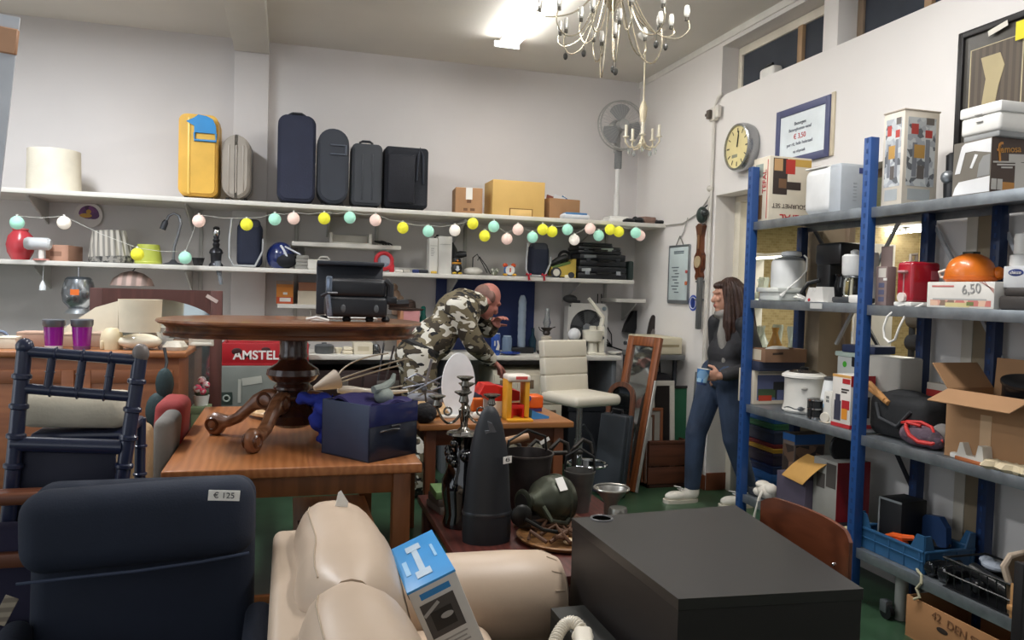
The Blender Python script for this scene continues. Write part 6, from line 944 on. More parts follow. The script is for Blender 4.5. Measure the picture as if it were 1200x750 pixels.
# ================================================================== sideboard, mirror and what is on it
wd_ = mt('#8f5a38', .45, kind='wood', hx2='#7d4b2e'); wdl = mt('#a06a42', .4, kind='wood', hx2='#8e5a36')
YS, ZS2, XS1 = 4.6, 1.067, -.545
t = thing('sideboard', 'wide brown wooden sideboard with framed door panels', 'sideboard', (XS1-.75, YS+.23, 0))
part('carcass', MB().bb(-.75, .73, -.22, .22, 0, ZS2-.035, .004), wd_, t); part('top', MB().bb(-.78, .77, -.25, .24, ZS2-.035, ZS2, .01, 3), wdl, t)
for x0, x1 in ((-.72, -.26), (-.24, .22), (.24, .70)):
    d_ = part('door', MB().bb(x0, x1, -.24, -.215, .1, ZS2-.1, .005).bb(x0, x0+.06, -.25, -.235, .1, ZS2-.1, .004).bb(x1-.06, x1, -.25, -.235, .1, ZS2-.1, .004).bb(x0+.06, x1-.06, -.249, -.235, ZS2-.17, ZS2-.1, .004).bb(x0+.06, x1-.06, -.249, -.235, .1, .17, .004), wd_, t); part('knob', MB().sph((x1-.03, -.262, .55), .014, 12), mt('#5a3c28', .4), d_)
part('plinth', MB().bb(-.74, .72, -.2, .2, 0, .08, .002), mt('#4a2c1a', .6), t)
def sb(px): return at(px, 408, Y=4.72)
for i, (px, lab) in enumerate(((63, 'purple glass candle jar with a silver lid, left of two'), (96, 'purple glass candle jar with a silver lid, right of two'))):
    p = sb(px); h = at(px, 374, Y=4.72).z-ZS2; R = .05; t = thing('candle_jar', lab, 'jar', (p.x, 4.72, ZS2)); part('glass', MB().rev([(R*.85, .02), (R, h*.75)], 24), mt('#8a1f8c', .15, coat=.4), t); part('lid', MB().rev([(R*1.0, h*.75), (R*1.1, h*.8), (R*1.12, h*.98), (R*1.0, h)], 24), mt('#6d7178', .35, .5), t); part('foot', MB().rev([(R*.85, 0), (R*.87, .02)], 24), mt(('#c9c4c6', '#6a3a68')[i], .4), t)
for i, (pl, pr, yt, hx, lab, yy) in enumerate(((-6, 19, 395, '#d9d0bc', 'low cream box at the left end of the sideboard', 4.72), (19, 54, 389, '#b99884', 'pinkish brown box left of the purple jars', 4.82), (71, 91, 391, '#bfa48d', 'beige box standing between the purple jars', 4.86), (104, 124, 390, '#b9a08c', 'beige box right of the purple jars', 4.86))):
    c, d = S(pl, pr, yt, ZS2, yy, .14); one('carton', lab, 'box', MB().box((0, 0, d[2]/2), d, .005).face(d, 'f', .0, .85, 1, .9, 1), [mt(hx, .75), mt('#94806f', .75)], c)
p = at(63, 380, Y=4.95); one('paper_sheet', 'large cream sheet propped behind the purple jars', 'paper', MB().prism([(-.1, 0), (.22, 0), (.22, .26), (.1, .22), (-.06, .1)], .006, Matrix(((1, 0, 0, 0), (0, 0, 1, 0), (0, 1, 0, 0), (0, 0, 0, 1)))), mt('#e3dcc6', .7), (p.x+.1, 5.0, ZS2))
p = sb(130); one('ceramic_bell', 'cream rounded bell-shaped ornament left of the white lamp', 'ornament', MB().rev([(.055, 0), (.06, .05), (.052, .09), (.03, .115), (.001, .12)], 26).bb(-.05, -.03, -.056, -.02, 0, .05, .01), mt('#d5c6a4', .5), (p.x, 4.74, ZS2))
p = sb(164); z1 = at(164, 389, Y=4.7).z-ZS2; z2 = at(164, 351, Y=4.7).z-ZS2; R = .108; t = thing('table_lamp', 'cream table lamp with a drum shade and flat oval base', 'lamp', (p.x, 4.72, ZS2)); part('base', MB().sph((0, 0, .045), .05, 30, (2.25, 1.6, .9)), mt('#e2d8c2', .2, coat=.3), t); part('stem', MB().cyl((0, 0, .08), (0, 0, z1+.03), .007), CHROME, t); part('shade', MB().rev([(R*.97, z1), (R*1.03, z2), (R*1.01, z2), (R*.95, z1)], 40, close=False), mt('#ded3bb', .8), t)
p = at(192, 400, Y=4.75); 
for i in range(4): one('cup', 'stacked white cup beside the oval table edge on the sideboard', 'cup', MB().rev([(.025, 0), (.04, .03), (.042, .034), (.036, .03), (.022, .004)], 20).torus((.045, 0, .018), .012, .003, 12, 6, TR(0, 0, 0, 0, 0)), mt('#d5d6d4', .3), (p.x+.012*(i % 2), 4.75, ZS2+.030*i), 0, 'white cups stacked on the sideboard')
p = at(205, 407, Y=4.68); one('cloth', 'white rumpled cloth at the right end of the sideboard', 'cloth', MB().rev([(.05, 0), (.06, .02), (.04, .05), (.001, .055)], 24, mod=lambda a, j: 1+.15*sin(4*a)), mt('#d9d2c2', .9, bump=.4), (p.x, 4.7, ZS2))
p = at(4, 386, Y=4.9); one('ring_holder', 'small grey blue ring standing at the far left of the sideboard', 'ring', MB().torus((0, 0, .07), .035, .01, 22, 8, TR(0, 0, 0, 0, 0)) if False else MB().torus((0, 0, 0), .035, .009, 22, 8, TR(0, 0, .044, pi/2)), mt('#6d7c92', .4), (p.x-.02, 4.92, ZS2+.0))
# tall mirror behind the sideboard
a = at(106, 338, Y=5.2); e = at(261, 340, Y=5.2); w = e.x-a.x; H = (a.z+e.z)/2; t = thing('standing_mirror', 'tall dark wooden mirror with an arched glass behind the sideboard', 'mirror', ((a.x+e.x)/2, 5.2, 0), 0); mm = mt('#5b3630', .5, kind='wood', hx2='#4c2c26', axis=2)
s_ = .07
arch = [(-w/2+s_, H-.15)]+[(-w/2+s_+(w-2*s_)*i/16, H-.15+.09*sin(pi*i/16)**.8) for i in range(1, 16)]+[(w/2-s_, H-.15)]
b = MB().bb(-w/2, -w/2+s_, -.02, .02, 0, H, .004).bb(w/2-s_, w/2, -.02, .02, 0, H, .004)
MX = Matrix(((1, 0, 0, 0), (0, 0, 1, -.02), (0, 1, 0, 0), (0, 0, 0, 1)))
for i in range(16): 
    p0, p1 = arch[i], arch[i+1]; b.prism([p0, p1, (p1[0], H), (p0[0], H)], .04, MX)
part('frame', b, mm, t); part('mirror_glass', MB().bb(-w/2+.03, w/2-.03, .004, .01, .3, H-.03, 0), mt('#bfc9c9', .06, .9), t); part('lower_panel', MB().bb(-w/2+.03, w/2-.03, -.01, .012, .12, .32, .003), mm, t); part('sticker', MB().quad(frame((w/2-.06, -.0215, H-.05), (1, 0, -.6), (.6, 0, 1)), .075, .022), mt('#b9aaa4', .6), t)
a = at(222, 372, Y=5.08); one('reflection_stand_in', 'added white fretwork frame standing in for a reflection in the mirror', 'frame', MB().bb(-.07, .07, -.006, .006, 0, .02).bb(-.07, .07, -.006, .006, .12, .14).bb(-.07, -.055, -.006, .006, 0, .14).bb(.055, .07, -.006, .006, 0, .14).sph((-.02, 0, .07), .03, 10, (1, .2, 1)).sph((.025, 0, .08), .025, 10, (1, .2, 1)).bb(-.06, .06, .0, .004, .01, .13), mt('#d9d8cc', .5), (at(236, 365, Y=5.0).x, 5.02, ZS2))  # added frame, stands in for a white reflection on the glass
p = at(275, 368, Y=6.2); one('hand_tool', 'black lump of wires and a small motor on the worktop left of the oval table', 'tool', MB().sph((0, 0, .05), .06, 14, (1.6, 1, .8)).tube([(-.12, 0, .02), (-.05, .02, .09), (.06, 0, .11), (.13, 0, .03), (.19, 0, .02)], .01).sph((.05, 0, .08), .04, 10).bb(-.05, .05, -.03, .03, 0, .04), mt('#23262d', .5), (p.x, 6.2, ZT+.0)); bpy.data.objects['hand_tool'].location.z = ZT+.0
# narrow things in the gap between the sideboard and the mirror post
p = at(237, 475, Y=4.9); zz = p.z; x_ = p.x-.005
one('waste_bin', 'narrow sage green bin standing between the sideboard and the big table', 'bin', MB().bb(-.05, .05, -.07, .07, 0, zz-.02, .008).bb(-.053, .053, -.073, .073, zz-.04, zz, .004), mt('#7c8f6c', .6), (x_, 4.9, 0))
t = thing('flower_pot', 'white pot of red and white flowers standing on the sage green bin', 'planter', (x_, 4.9, zz+.001)); part('planter', MB().rev([(.035, 0), (.045, .06), (.04, .06), (.03, .01)], 20), mt('#dcdedb', .5), t); part('flowers', MB().sph((-.02, -.02, .1), .025, 10).sph((.025, 0, .12), .022, 10).sph((.0, .02, .145), .024, 10).sph((.01, -.03, .085), .02, 10), mt('#c2415e', .7, kind='patch', hx2='#e6dede', sc=40), t); part('leaves', MB().sph((0, 0, .075), .04, 10, (1, 1, .7)), mt('#44503a', .7), t)
# ================================================================== the two wooden tables
w1 = mt('#a96d42', .3, kind='wood', hx2='#985e36', axis=1); w1d = mt('#8a552f', .45, kind='wood', hx2='#744524', axis=2)  # tabletop sheen is put into the colour, paler than the legs
X0, X1, Y0, Y1, ZT1 = -.44, .535, 3.11, 4.72, .745
t = thing('dining_table', 'sturdy brown wooden table carrying the oval pedestal table', 'table', ((X0+X1)/2, (Y0+Y1)/2, 0)); hx, hy = (X1-X0)/2, (Y1-Y0)/2
part('tabletop', MB().bb(-hx, hx, -hy, hy, ZT1-.04, ZT1, .006, 3), w1, t); part('apron', MB().bb(-hx+.07, hx-.07, -hy+.06, -hy+.085, ZT1-.13, ZT1-.04).bb(-hx+.07, hx-.07, hy-.085, hy-.06, ZT1-.13, ZT1-.04).bb(-hx+.06, -hx+.085, -hy+.07, hy-.07, ZT1-.13, ZT1-.04).bb(hx-.085, hx-.06, -hy+.07, hy-.07, ZT1-.13, ZT1-.04), w1d, t)
for sx in (-1, 1):
    for sy in (-1, 1): part('leg', MB().bb(sx*(hx-.075)-.036, sx*(hx-.075)+.036, sy*(hy-.075)-.036, sy*(hy-.075)+.036, 0, ZT1-.04, .006), w1d, t)
part('lower_shelf', MB().bb(.0, hx-.08, -hy+.2, hy-.08, .2, .225, .004), w1, t)
for z_ in (.13, .21): part('stretcher', MB().bb(-hx+.05, hx-.05, -hy+.06, -hy+.085, z_-.016, z_+.016, .003), w1d, t)
for i in range(3): one('board', ('plank with a split end lying lowest on the shelf under the big table', 'thin pale plank on the shelf under the big table', 'reddish plank on top of the others under the big table')[i], 'plank', MB().box((0, 0, .012), (.12+.02*i, .7, .022), .003), mt(('#8a5230', '#a5703f', '#7a4426')[i], .5, kind='wood', hx2='#5c3620', axis=1), (.16+.02*i, 3.8-.1*i, .226+.024*i), .08*i)
X0, X1, Y0, Y1, ZT2 = .66, 1.505, 3.96, 4.75, .75
t = thing('dining_table', 'second wooden table holding the toy garage and the white oval board', 'table', ((X0+X1)/2, (Y0+Y1)/2, 0)); hx, hy = (X1-X0)/2, (Y1-Y0)/2
part('tabletop', MB().bb(-hx, hx, -hy, hy, ZT2-.032, ZT2, .005, 3), mt('#a06a3c', .36, kind='wood', hx2='#8c5830'), t); part('apron', MB().bb(-hx+.06, hx-.06, -hy+.05, -hy+.07, ZT2-.12, ZT2-.03).bb(-hx+.06, hx-.06, hy-.07, hy-.05, ZT2-.12, ZT2-.03).bb(-hx+.05, -hx+.07, -hy+.06, hy-.06, ZT2-.12, ZT2-.03).bb(hx-.07, hx-.05, -hy+.06, hy-.06, ZT2-.12, ZT2-.03), mt('#6b3a20', .5, kind='wood', hx2='#5a2f18'), t)
for sx in (-1, 1):
    for sy in (-1, 1): part('leg', MB().bb(sx*(hx-.07)-.028, sx*(hx-.07)+.028, sy*(hy-.07)-.028, sy*(hy-.07)+.028, 0, ZT2-.03, .005), mt('#7a4526', .5, kind='wood', hx2='#62351c', axis=2), t)
# tan oval table top lying behind the pedestal, over both tables
p = at(405, 466, Z=ZT1+.02); ov = mt('#dab88c', .4, kind='wood', hx2='#cfa878')
t = thing('oval_board', 'light tan oval wooden board behind the oval table pedestal', 'board', (.36, 4.36, ZT1+.012)); b = MB().rev([(.0005, 0), (.97, 0), (1, .008), (1, .022), (.98, .03), (.0005, .03)], 56, Matrix.Diagonal((.56, .30, 1, 1))); part('board', b, ov, t)
for s in (-1, 1): part('batten', MB().bb(s*.12-.015, s*.12+.015, -.2, .2, -.012, 0.002), ov, t)
# ================================================================== oval pedestal table standing on the big table
PX, PY = .03, 3.70
ZP = 1.292; t = thing('pedestal_table', 'oval pedestal table with carved claw feet standing on the big table', 'table', (PX, PY, ZT1)); pw = mt('#6b3f26', .3, kind='wood', hx2='#4f2c1a', coat=.3); pwl = mt('#8a5a3a', .28, kind='wood', hx2='#74482c', coat=.4)
h = ZP-ZT1; a_, b_ = .575, .40
sup = lambda a, j: 1/((abs(cos(a))**2.6+abs(sin(a))**2.6)**(1/2.6))
part('tabletop', MB().rev([(.0005, h-.022), (.95, h-.022), (.985, h-.018), (1.0, h-.01), (.995, h-.002), (.97, h), (.0005, h)], 64, Matrix.Diagonal((a_, b_, 1, 1)), mod=sup), pwl, t)
part('apron', MB().rev([(.90, h-.074), (.945, h-.07), (.95, h-.06), (.925, h-.052), (.93, h-.035), (.955, h-.022), (.8, h-.022)], 64, Matrix.Diagonal((a_, b_, 1, 1)), mod=sup, close=False), pw, t)
dk = mt('#3d2218', .25, coat=.5)
part('pedestal', MB().rev([(.07, h-.06), (.062, h-.09), (.06, h-.15), (.065, h-.165), (.06, h-.18), (.072, h-.20), (.112, h-.225), (.118, h-.25), (.10, h-.275), (.07, h-.29), (.085, h-.305), (.085, h-.315), (.066, h-.325), (.085, h-.345), (.085, h-.355), (.075, h-.37), (.10, h-.39), (.125, h-.43), (.11, h-.47), (.06, h-.49)], 36), dk, t)
for k in range(4):
    a = pi/4+pi/2*k+.35; ca, sa = cos(a)*.98, sin(a)*.86
    def q(r, z): return (r*ca, r*sa, z)
    sc2 = math.hypot(ca, sa); rx, ry = ca/sc2, sa/sc2
    op = [(.04, .205), (.09, .225), (.14, .222), (.19, .195), (.235, .15), (.28, .108), (.32, .09), (.355, .098), (.385, .105), (.415, .092), (.43, .062), (.425, .03), (.405, .004), (.37, 0), (.35, .012), (.335, .035), (.30, .045), (.255, .065), (.215, .1), (.18, .125), (.14, .13), (.09, .11), (.04, .08)]
    ML = Matrix(((rx*sc2, 0, ry, -ry*.028), (ry*sc2, 0, -rx, rx*.028), (0, 1, 0, 0), (0, 0, 0, 1)))
    lg = part('leg', MB().rprism(op, .056, .014, ML), mt('#96684a', .34, kind='wood', hx2='#7c5034', coat=.15), t)
    for s in (-1, 1):
        for r_, z_, R_ in ((.39*sc2, .052, .026), (.13*sc2, .175, .03)): part('scroll_carving', MB().torus((r_, z_, s*.026), R_, .008, 18, 6, Matrix(((rx, 0, ry, 0), (ry, 0, -rx, 0), (0, 1, 0, 0), (0, 0, 0, 1)))), pw, lg)
# black contact grill with an open lid on the oval table
a = at(372, 372, Y=3.62); e = at(455, 374, Y=3.62); w = e.x-a.x; zt = at(410, 308, Y=3.75).z-ZP; t = thing('contact_grill', 'black double fryer with a raised lid and steel side handle', 'appliance', ((a.x+e.x)/2, 3.66, ZP)); gb = mt('#1b1d22', .4)
part('body', MB().bb(-w*.40, w*.46, -.11, .10, .02, zt*.42, .018, 3).bb(-w*.38, w*.44, -.105, .09, zt*.4, zt*.72, .022, 3), gb, t); part('raised_lid', MB().box((0, 0, 0), (w*.98, .02, zt*.92), .008, 2, TR(-.005, .13, zt*.54, rad(-6))).box((0, 0, 0), (w*.98, .06, .02), .006, 2, TR(-.005, .11, zt*.98, rad(-6))), mt('#20242e', .5), t)
part('side_handle', MB().tube([(-w*.34, -.115, zt*.1), (-w*.36, -.125, zt*.3), (-w*.38, -.13, zt*.48)], .012).box((-w*.36, -.125, zt*.6), (.028, .02, zt*.3), .008, 2), mt('#8d9aae', .25, .8), t); part('catch', MB().tube([(-w*.46, -.12, zt*.42), (-w*.38, -.14, zt*.47), (-w*.25, -.12, zt*.47)], .007), mt('#2b2e35', .3), t)
part('side_arm', MB().tube([(w*.42, -.08, zt*.7), (w*.50, -.08, zt*.62), (w*.5, -.08, zt*.4)], .018).bb(w*.44, w*.6, -.1, .02, zt*.3, zt*.44, .01).tube([(w*.5, -.05, zt*.3), (w*.78, -.05, zt*.32)], .02), gb, t); part('badge', MB().sph((-w*.16, -.112, zt*.22), .014, 12, (.8, .2, 1.3)).sph((w*.3, -.112, zt*.22), .014, 12, (.8, .2, 1.3)), mt('#55595c', .4), t)
for x in (-.42, -.1, .22, .45): part('foot', MB().rev([(.016, 0), (.02, .01), (.014, .025)], 12, TR(w*x, -.07, 0)), BLACK, t)
one('tray', 'white tray lying under the black fryer on the oval table', 'tray', MB().bb(-w*.35, w*.42, -.02, .12, 0, .006, .002).bb(-w*.35, w*.42, .11, .12, 0, .03), WHITE, ((a.x+e.x)/2, 3.86, ZP+.0)); one('cable', 'white cable looped beside the black fryer on the oval table', 'cable', MB().tube([(-.06, 0, .01), (-.02, -.02, .02), (.03, -.01, .008), (.0, .03, .006), (-.04, .05, .006)], .006), WHITE, (a.x+.01, 3.5, ZP))
# ================================================================== navy open box with cloth, blue cloth
c0 = at(432, 543, Z=ZT1); fx = c0.x
A = at(394, 528, Z=ZT1); B = c0; D = at(488, 531, Z=ZT1)
u = V((D.x-B.x, D.y-B.y, 0)); v = V((A.x-B.x, A.y-B.y, 0)); wl, dl = u.length, max(.2, v.length); u.normalize(); v = V((-u.y, u.x, 0)); hb = at(432, 474, X=B.x, Y=None).z-ZT1 if False else at(432, 476, Y=B.y).z-ZT1
ang = math.atan2(u.y, u.x); cx = B+u*wl/2+v*dl/2
t = thing('storage_box', 'open dark navy box with a lighter side holding purple cloth', 'box', (cx.x, cx.y, ZT1), ang); nv = mt('#1b2130', .3, coat=.3)
part('side', MB().bb(-wl/2, wl/2, -dl/2, -dl/2+.008, 0, hb*.62, .002), nv, t); part('side', MB().bb(-wl/2, wl/2, dl/2-.008, dl/2, 0, hb, .002), nv, t); part('side', MB().bb(-wl/2, -wl/2+.008, -dl/2, dl/2, 0, hb, .002), mt('#34415c', .5), t, 'lighter blue side'); part('side', MB().bb(wl/2-.008, wl/2, -dl/2, dl/2, 0, hb, .002), nv, t); part('bottom', MB().bb(-wl/2, wl/2, -dl/2, dl/2, 0, .008, .001), nv, t); part('front_window', MB().bb(-wl/2, wl/2, -dl/2-.002, -dl/2+.004, hb*.62, hb*.99, .001), mt('#2a2f58', .12), t); part('clasp', MB().tube([(-wl*.3, -dl/2-.004, hb*.52), (-.02, -dl/2-.008, hb*.54), (wl*.1, -dl/2-.004, hb*.52)], .004).bb(-.02, .03, -dl/2-.008, -dl/2, hb*.58, hb*.61, .002), mt('#8d8f92', .2, .8), t)
T = t.matrix_basis
cl = MB()
nx, ny = 14, 8
def drape(w, d, z0, amp, seed, drop=0.):
    vs = []; fs = []
    for j in range(ny+1):
        for i in range(nx+1):
            x = (i/nx-.5)*w; y = (j/ny-.5)*d; e = max(abs(i/nx-.5), abs(j/ny-.5))*2; vs.append((x, y, z0+amp*noise.noise(V((x*9+seed, y*9, seed)))*1.6-drop*max(0, e-.75)*4*.1))
    o = (nx+1)*(ny+1); vs += [(x, y, z-.012) for x, y, z in vs]
    for j in range(ny):
        for i in range(nx):
            k = j*(nx+1)+i; fs += [(k, k+1, k+nx+2, k+nx+1), (o+k, o+k+nx+1, o+k+nx+2, o+k+1)]
    for i in range(nx): k = i; fs.append((k, o+k, o+k+1, k+1)); k = ny*(nx+1)+i; fs.append((k, k+1, o+k+1, o+k))
    for j in range(ny): k = j*(nx+1); fs.append((k, k+nx+1, o+k+nx+1, o+k)); k += nx; fs.append((k, o+k, o+k+nx+1, k+nx+1))
    return vs, fs
b = MB(); b.put(*drape(wl*.9, dl*.88, hb*1.0, .03, 2.)); one('cloth', 'dark purple cloth heaped in the open navy box', 'cloth', b, mt('#2a2358', .8, bump=.3), (cx.x, cx.y, ZT1), ang)
one('cloth', 'greyish green cloth and nozzle on top of the purple cloth', 'cloth', MB().sph((0, 0, 0), .045, 16, (1, .9, .8)).sph((.02, .0, -.05), .035, 14, (1, 1, 1.5)).tube([(-.06, 0, .03), (0, 0, .035), (.05, 0, .06), (.06, 0, .09)], [.016, .02, .014, .008]), mt('#8b938c', .7, bump=.2), tuple(cx+u*wl*.18-v*dl*.1)[:2]+(ZT1+hb*1.06,), ang)
one('rag', 'black rag with a pale button beside the navy box', 'rag', MB().sph((0, 0, .05), .06, 16, (1.1, 1, .9)).sph((.05, .02, .09), .035, 12, (1.4, 1, .7)).sph((.02, -.055, .03), .012, 10), mt('#1a1a1e', .85, bump=.4), (D.x+.13+.0, D.y+.2, ZT1)); bpy.data.objects['rag'].location = (at(498, 485, Y=4.02).x, 4.03, ZT2)
# umbrella of clear plastic
t = thing('umbrella', 'half-open see-through umbrella lying behind the oval table pedestal', 'umbrella', (0, 0, 0)); U = lambda x, y, Y: at(x, y, Y=Y)
tip = U(368, 455, 4.3); hub = U(395, 444, 4.35)
one_ = hub; b = MB(); 
b.along(tip, hub, [(.012, 0), (.035, .5), (.055, 1)], 14); part('folded_canopy', b, mt('#b9ab9a', .35, tr=.25), t)
def bez(pts, n=12):
    out = []
    for i in range(n+1):
        s = i/n; q = list(pts)
        while len(q) > 1: q = [q[k]*(1-s)+q[k+1]*s for k in range(len(q)-1)]
        out.append(q[0])
    return out
for pts in (((394, 444), (400, 428), (420, 418), (455, 414)), ((397, 445), (420, 436), (445, 428), (478, 420)), ((398, 448), (425, 440), (450, 432), (470, 428)), ((396, 452), (420, 462), (445, 458), (472, 452))):
    part('rib', MB().tube(bez([U(x, y, 4.38+.03*k) for k, (x, y) in enumerate(pts)]), .005, 6), mt('#8d8577', .35, .5), t)
part('clear_film', MB().tube(bez([U(396, 456, 4.38), U(420, 458, 4.4), U(445, 462, 4.42), U(478, 458, 4.44)]), [.02, .022, .025, .025, .022, .02, .02, .018, .016, .014, .012, .01, .006], 10), mt('#cfc6b8', .15, tr=.4), t)
for o in list(t.children): pass
q = V((hub.x, 4.35, ZT1+.045)); t.location = q
for o in t.children: o.data.transform(Matrix.Translation(-q))
p = U(409, 448, 4.42); one('brass_ball', 'brushed brass ball behind the folded umbrella', 'ball', MB().sph((0, 0, 0), .045, 24), mt('#8f8064', .25, .9), (p.x, 4.45, ZT1+.042+.046))
# folding rack of grey rods
t = thing('drying_rack', 'folding grey metal drying rack lying on the second table', 'rack', (0, 0, 0)); 
for i, (x0, y0, x1, y1) in enumerate(((506, 421, 497, 458), (474, 443, 500, 455), (474, 446, 488, 438), (488, 438, 515, 450), (478, 462, 520, 440), (490, 464, 520, 452), (472, 455, 505, 448), (496, 456, 520, 464), (450, 402, 443, 446), (462, 405, 452, 446), (498, 456, 500, 480))):
    part('rod', MB().tube([U(x0, y0, 4.45+.02*(i % 3)), U(x1, y1, 4.5+.02*(i % 4))], .008 if i == 0 else .0055, 6), mt('#7e8490', .35, .6) if i < 8 else mt('#33363d', .4), t)
q = V((U(497, 458, 4.5).x, 4.5, ZT2)); t.location = q
for o in t.children: o.data.transform(Matrix.Translation(-q))
part('joint', MB().sph(U(497, 457, 4.48)-q, .018, 12), DGREY, t); part('foot_bar', MB().tube([(-.12, -.02, .008), (.12, .02, .008)], .008, 6), DGREY, t)
one('pillow', 'grey padded cushion under the folding rack', 'cushion', MB().box((0, 0, .035), (.2, .14, .07), .03, 4), mt('#777a82', .7), (U(498, 460, 4.6).x, 4.62, ZT2))
# white oval board
p = U(540, 490, 4.18); zt = U(538, 414, 4.18).z-ZT2; t = thing('ironing_board', 'white oval board standing upright on the second table', 'board', (p.x-.01, 4.2, ZT2)); a0 = zt/2
part('board', MB().cyl((0, -.01, 0), (0, .01, 0), 1, n=48), mt('#f3f4f6', .5), t); t.children[0].data.transform(Matrix.Translation((-.005, 0, a0)) @ Matrix.Diagonal((.092, 1, a0, 1))); part('base', MB().bb(-.1, .12, -.06, .06, 0, .014, .003), mt('#d8d5cc', .5), t)
# toy garage
c = U(603, 496, 4.02); t = thing('toy_garage', 'red, yellow and white toy garage with a lift tower', 'toy', (c.x, 4.18, ZT2)); k = 4.05/CF; ye = mt('#e0a02a', .4); rd = mt('#c7231c', .4)
def gx(x): return U(x, 480, 4.05).x-c.x
def gz(y): return U(603, y, 4.05).z-ZT2
part('tower_post', MB().bb(gx(592), gx(598), -.16, -.06, 0, gz(444), .006), ye, t); part('tower_post', MB().bb(gx(613), gx(618.5), -.16, -.06, .02, gz(446), .006), ye, t); part('tower_roof', MB().bb(gx(592.5), gx(619), -.17, -.05, gz(447), gz(439), .012, 3), mt('#e6dccf', .4), t); part('tower_base', MB().bb(gx(592), gx(621), -.2, -.05, 0, .014, .004), ye, t); part('roof_label', MB().quad(frame((gx(608), -.1715, gz(442)), (1, 0, 0), (0, 0, 1)), .065, .016), mt('#d2504a', .5), t)
part('lift_cage', MB().bb(gx(598), gx(613), -.15, -.14, gz(479), gz(474), .002).bb(gx(598), gx(600), -.15, -.06, .014, gz(474), .002).bb(gx(611), gx(613), -.15, -.06, .014, gz(474), .002).bb(gx(598), gx(613), -.07, -.06, .014, gz(474), .002), rd, t)
part('deck', MB().prism([(gx(565), gz(464)), (gx(571), gz(453)), (gx(584), gz(453)), (gx(592), gz(456)), (gx(613), gz(461)), (gx(613), gz(472)), (gx(577), gz(472)), (gx(575), gz(466))], .16, Matrix(((1, 0, 0, 0), (0, 0, 1, -.06), (0, 1, 0, 0), (0, 0, 0, 1)))), rd, t); part('wall', MB().bb(gx(576), gx(592), -.06, -.05, .0, gz(472), .002).bb(gx(576), gx(612), .05, .06, 0, gz(472), .002), mt('#e3dccf', .45), t); part('floor_plate', MB().bb(gx(576), gx(613), -.06, .1, 0, .012, .003), mt('#5b8fb5', .5), t)
c2 = U(628, 478, 4.3); t = thing('toy_car_ramp', 'orange plastic toy block behind the yellow tower', 'toy', (c2.x+.005, 4.36, ZT2)); part('body', MB().bb(-.045, .045, -.05, .05, 0.02, U(628, 464, 4.3).z-ZT2, .012, 3), mt('#e2601a', .4), t); part('wheel', MB().cyl((-.05, -.055, .08), (-.05, -.045, .08), .018), mt('#3b4a8a', .5), t); part('foot', MB().bb(-.04, .04, -.04, .04, 0, .022, .004), mt('#4a3a7a', .5), t)
c3 = U(628, 492, 4.1); one('toy_ramp', 'flat blue plastic ramp piece at the table edge by the toy garage', 'toy', MB().prism([(-.05, 0), (.06, 0), (.06, .012), (.0, .03), (-.045, .05)], .14, Matrix(((1, 0, 0, 0), (0, 0, 1, -.07), (0, 1, 0, 0), (0, 0, 0, 1)))), mt('#3f86c4', .45), (c3.x, 4.14, ZT2), .15)
one('toy_brick', 'small orange plastic piece half hidden by the candelabra', 'toy', MB().box((0, 0, .04), (.07, .05, .08), .012, 3), mt('#d96a22', .45), (U(560, 470, 4.35).x, 4.36, ZT2)); one('toy_brick', 'white round plastic piece beside the white oval board', 'toy', MB().box((0, 0, .02), (.06, .05, .04), .015, 3), mt('#dcd6ca', .45), (U(556, 480, 4.2).x, 4.1, ZT2)); one('scarf', 'dark grey crumpled scarf behind the red toy garage roof', 'scarf', MB().sph((0, 0, .06), .06, 16, (2.2, 1, .9)).sph((.08, .0, .1), .035, 12, (1.5, 1, .8)), mt('#2c2f40', .8), (U(568, 458, 4.6).x, 4.62, ZT2))
# ================================================================== low table and what stands on it
ZL2 = .45; X0, X1, Y0, Y1 = .62, 1.475, 2.56, 3.73; mah = mt('#5a2b24', .4, kind='wood', hx2='#46201b', axis=1)
t = thing('coffee_table', 'long low mahogany table under the copper and iron pieces', 'table', ((X0+X1)/2, (Y0+Y1)/2, 0)); hx, hy = (X1-X0)/2, (Y1-Y0)/2; part('tabletop', MB().bb(-hx, hx, -hy, hy, ZL2-.035, ZL2, .006), mah, t); part('lower_shelf', MB().bb(-hx+.05, hx-.05, -hy+.05, hy-.05, .14, .165, .004), mah, t)
for sx in (-1, 1):
    for sy in (-1, 1): part('leg', MB().bb(sx*(hx-.05)-.03, sx*(hx-.05)+.03, sy*(hy-.05)-.03, sy*(hy-.05)+.03, 0, ZL2-.035, .005), mah, t)
p = U(573, 640, 2.95); zt = U(571, 478, 2.95).z-ZL2; x0 = U(545, 625, 2.95).x; x1 = U(602, 625, 2.95).x; W = (x1-x0)/2; t = thing('instrument_case', 'tall dark grey tapered case with a price tag on the low table', 'case', ((x0+x1)/2, 3.0, ZL2)); gm_ = mt('#1d2025', .55)
part('body', MB().rev([(W*.98, 0), (W*1.0, .03), (W*1.0, .11), (W*.98, .13), (W*.94, zt*.3), (W*.86, zt*.52), (W*.74, zt*.7), (W*.56, zt*.85), (W*.36, zt*.95), (W*.2, zt*.99), (W*.08, zt)], 36, Matrix.Diagonal((1, .75, 1, 1))), gm_, t); part('band', MB().rev([(W*1.005, .11), (W*1.03, .118), (W*1.005, .126)], 36, Matrix.Diagonal((1, .76, 1, 1)), close=False), mt('#4a4e53', .3, .5), t)
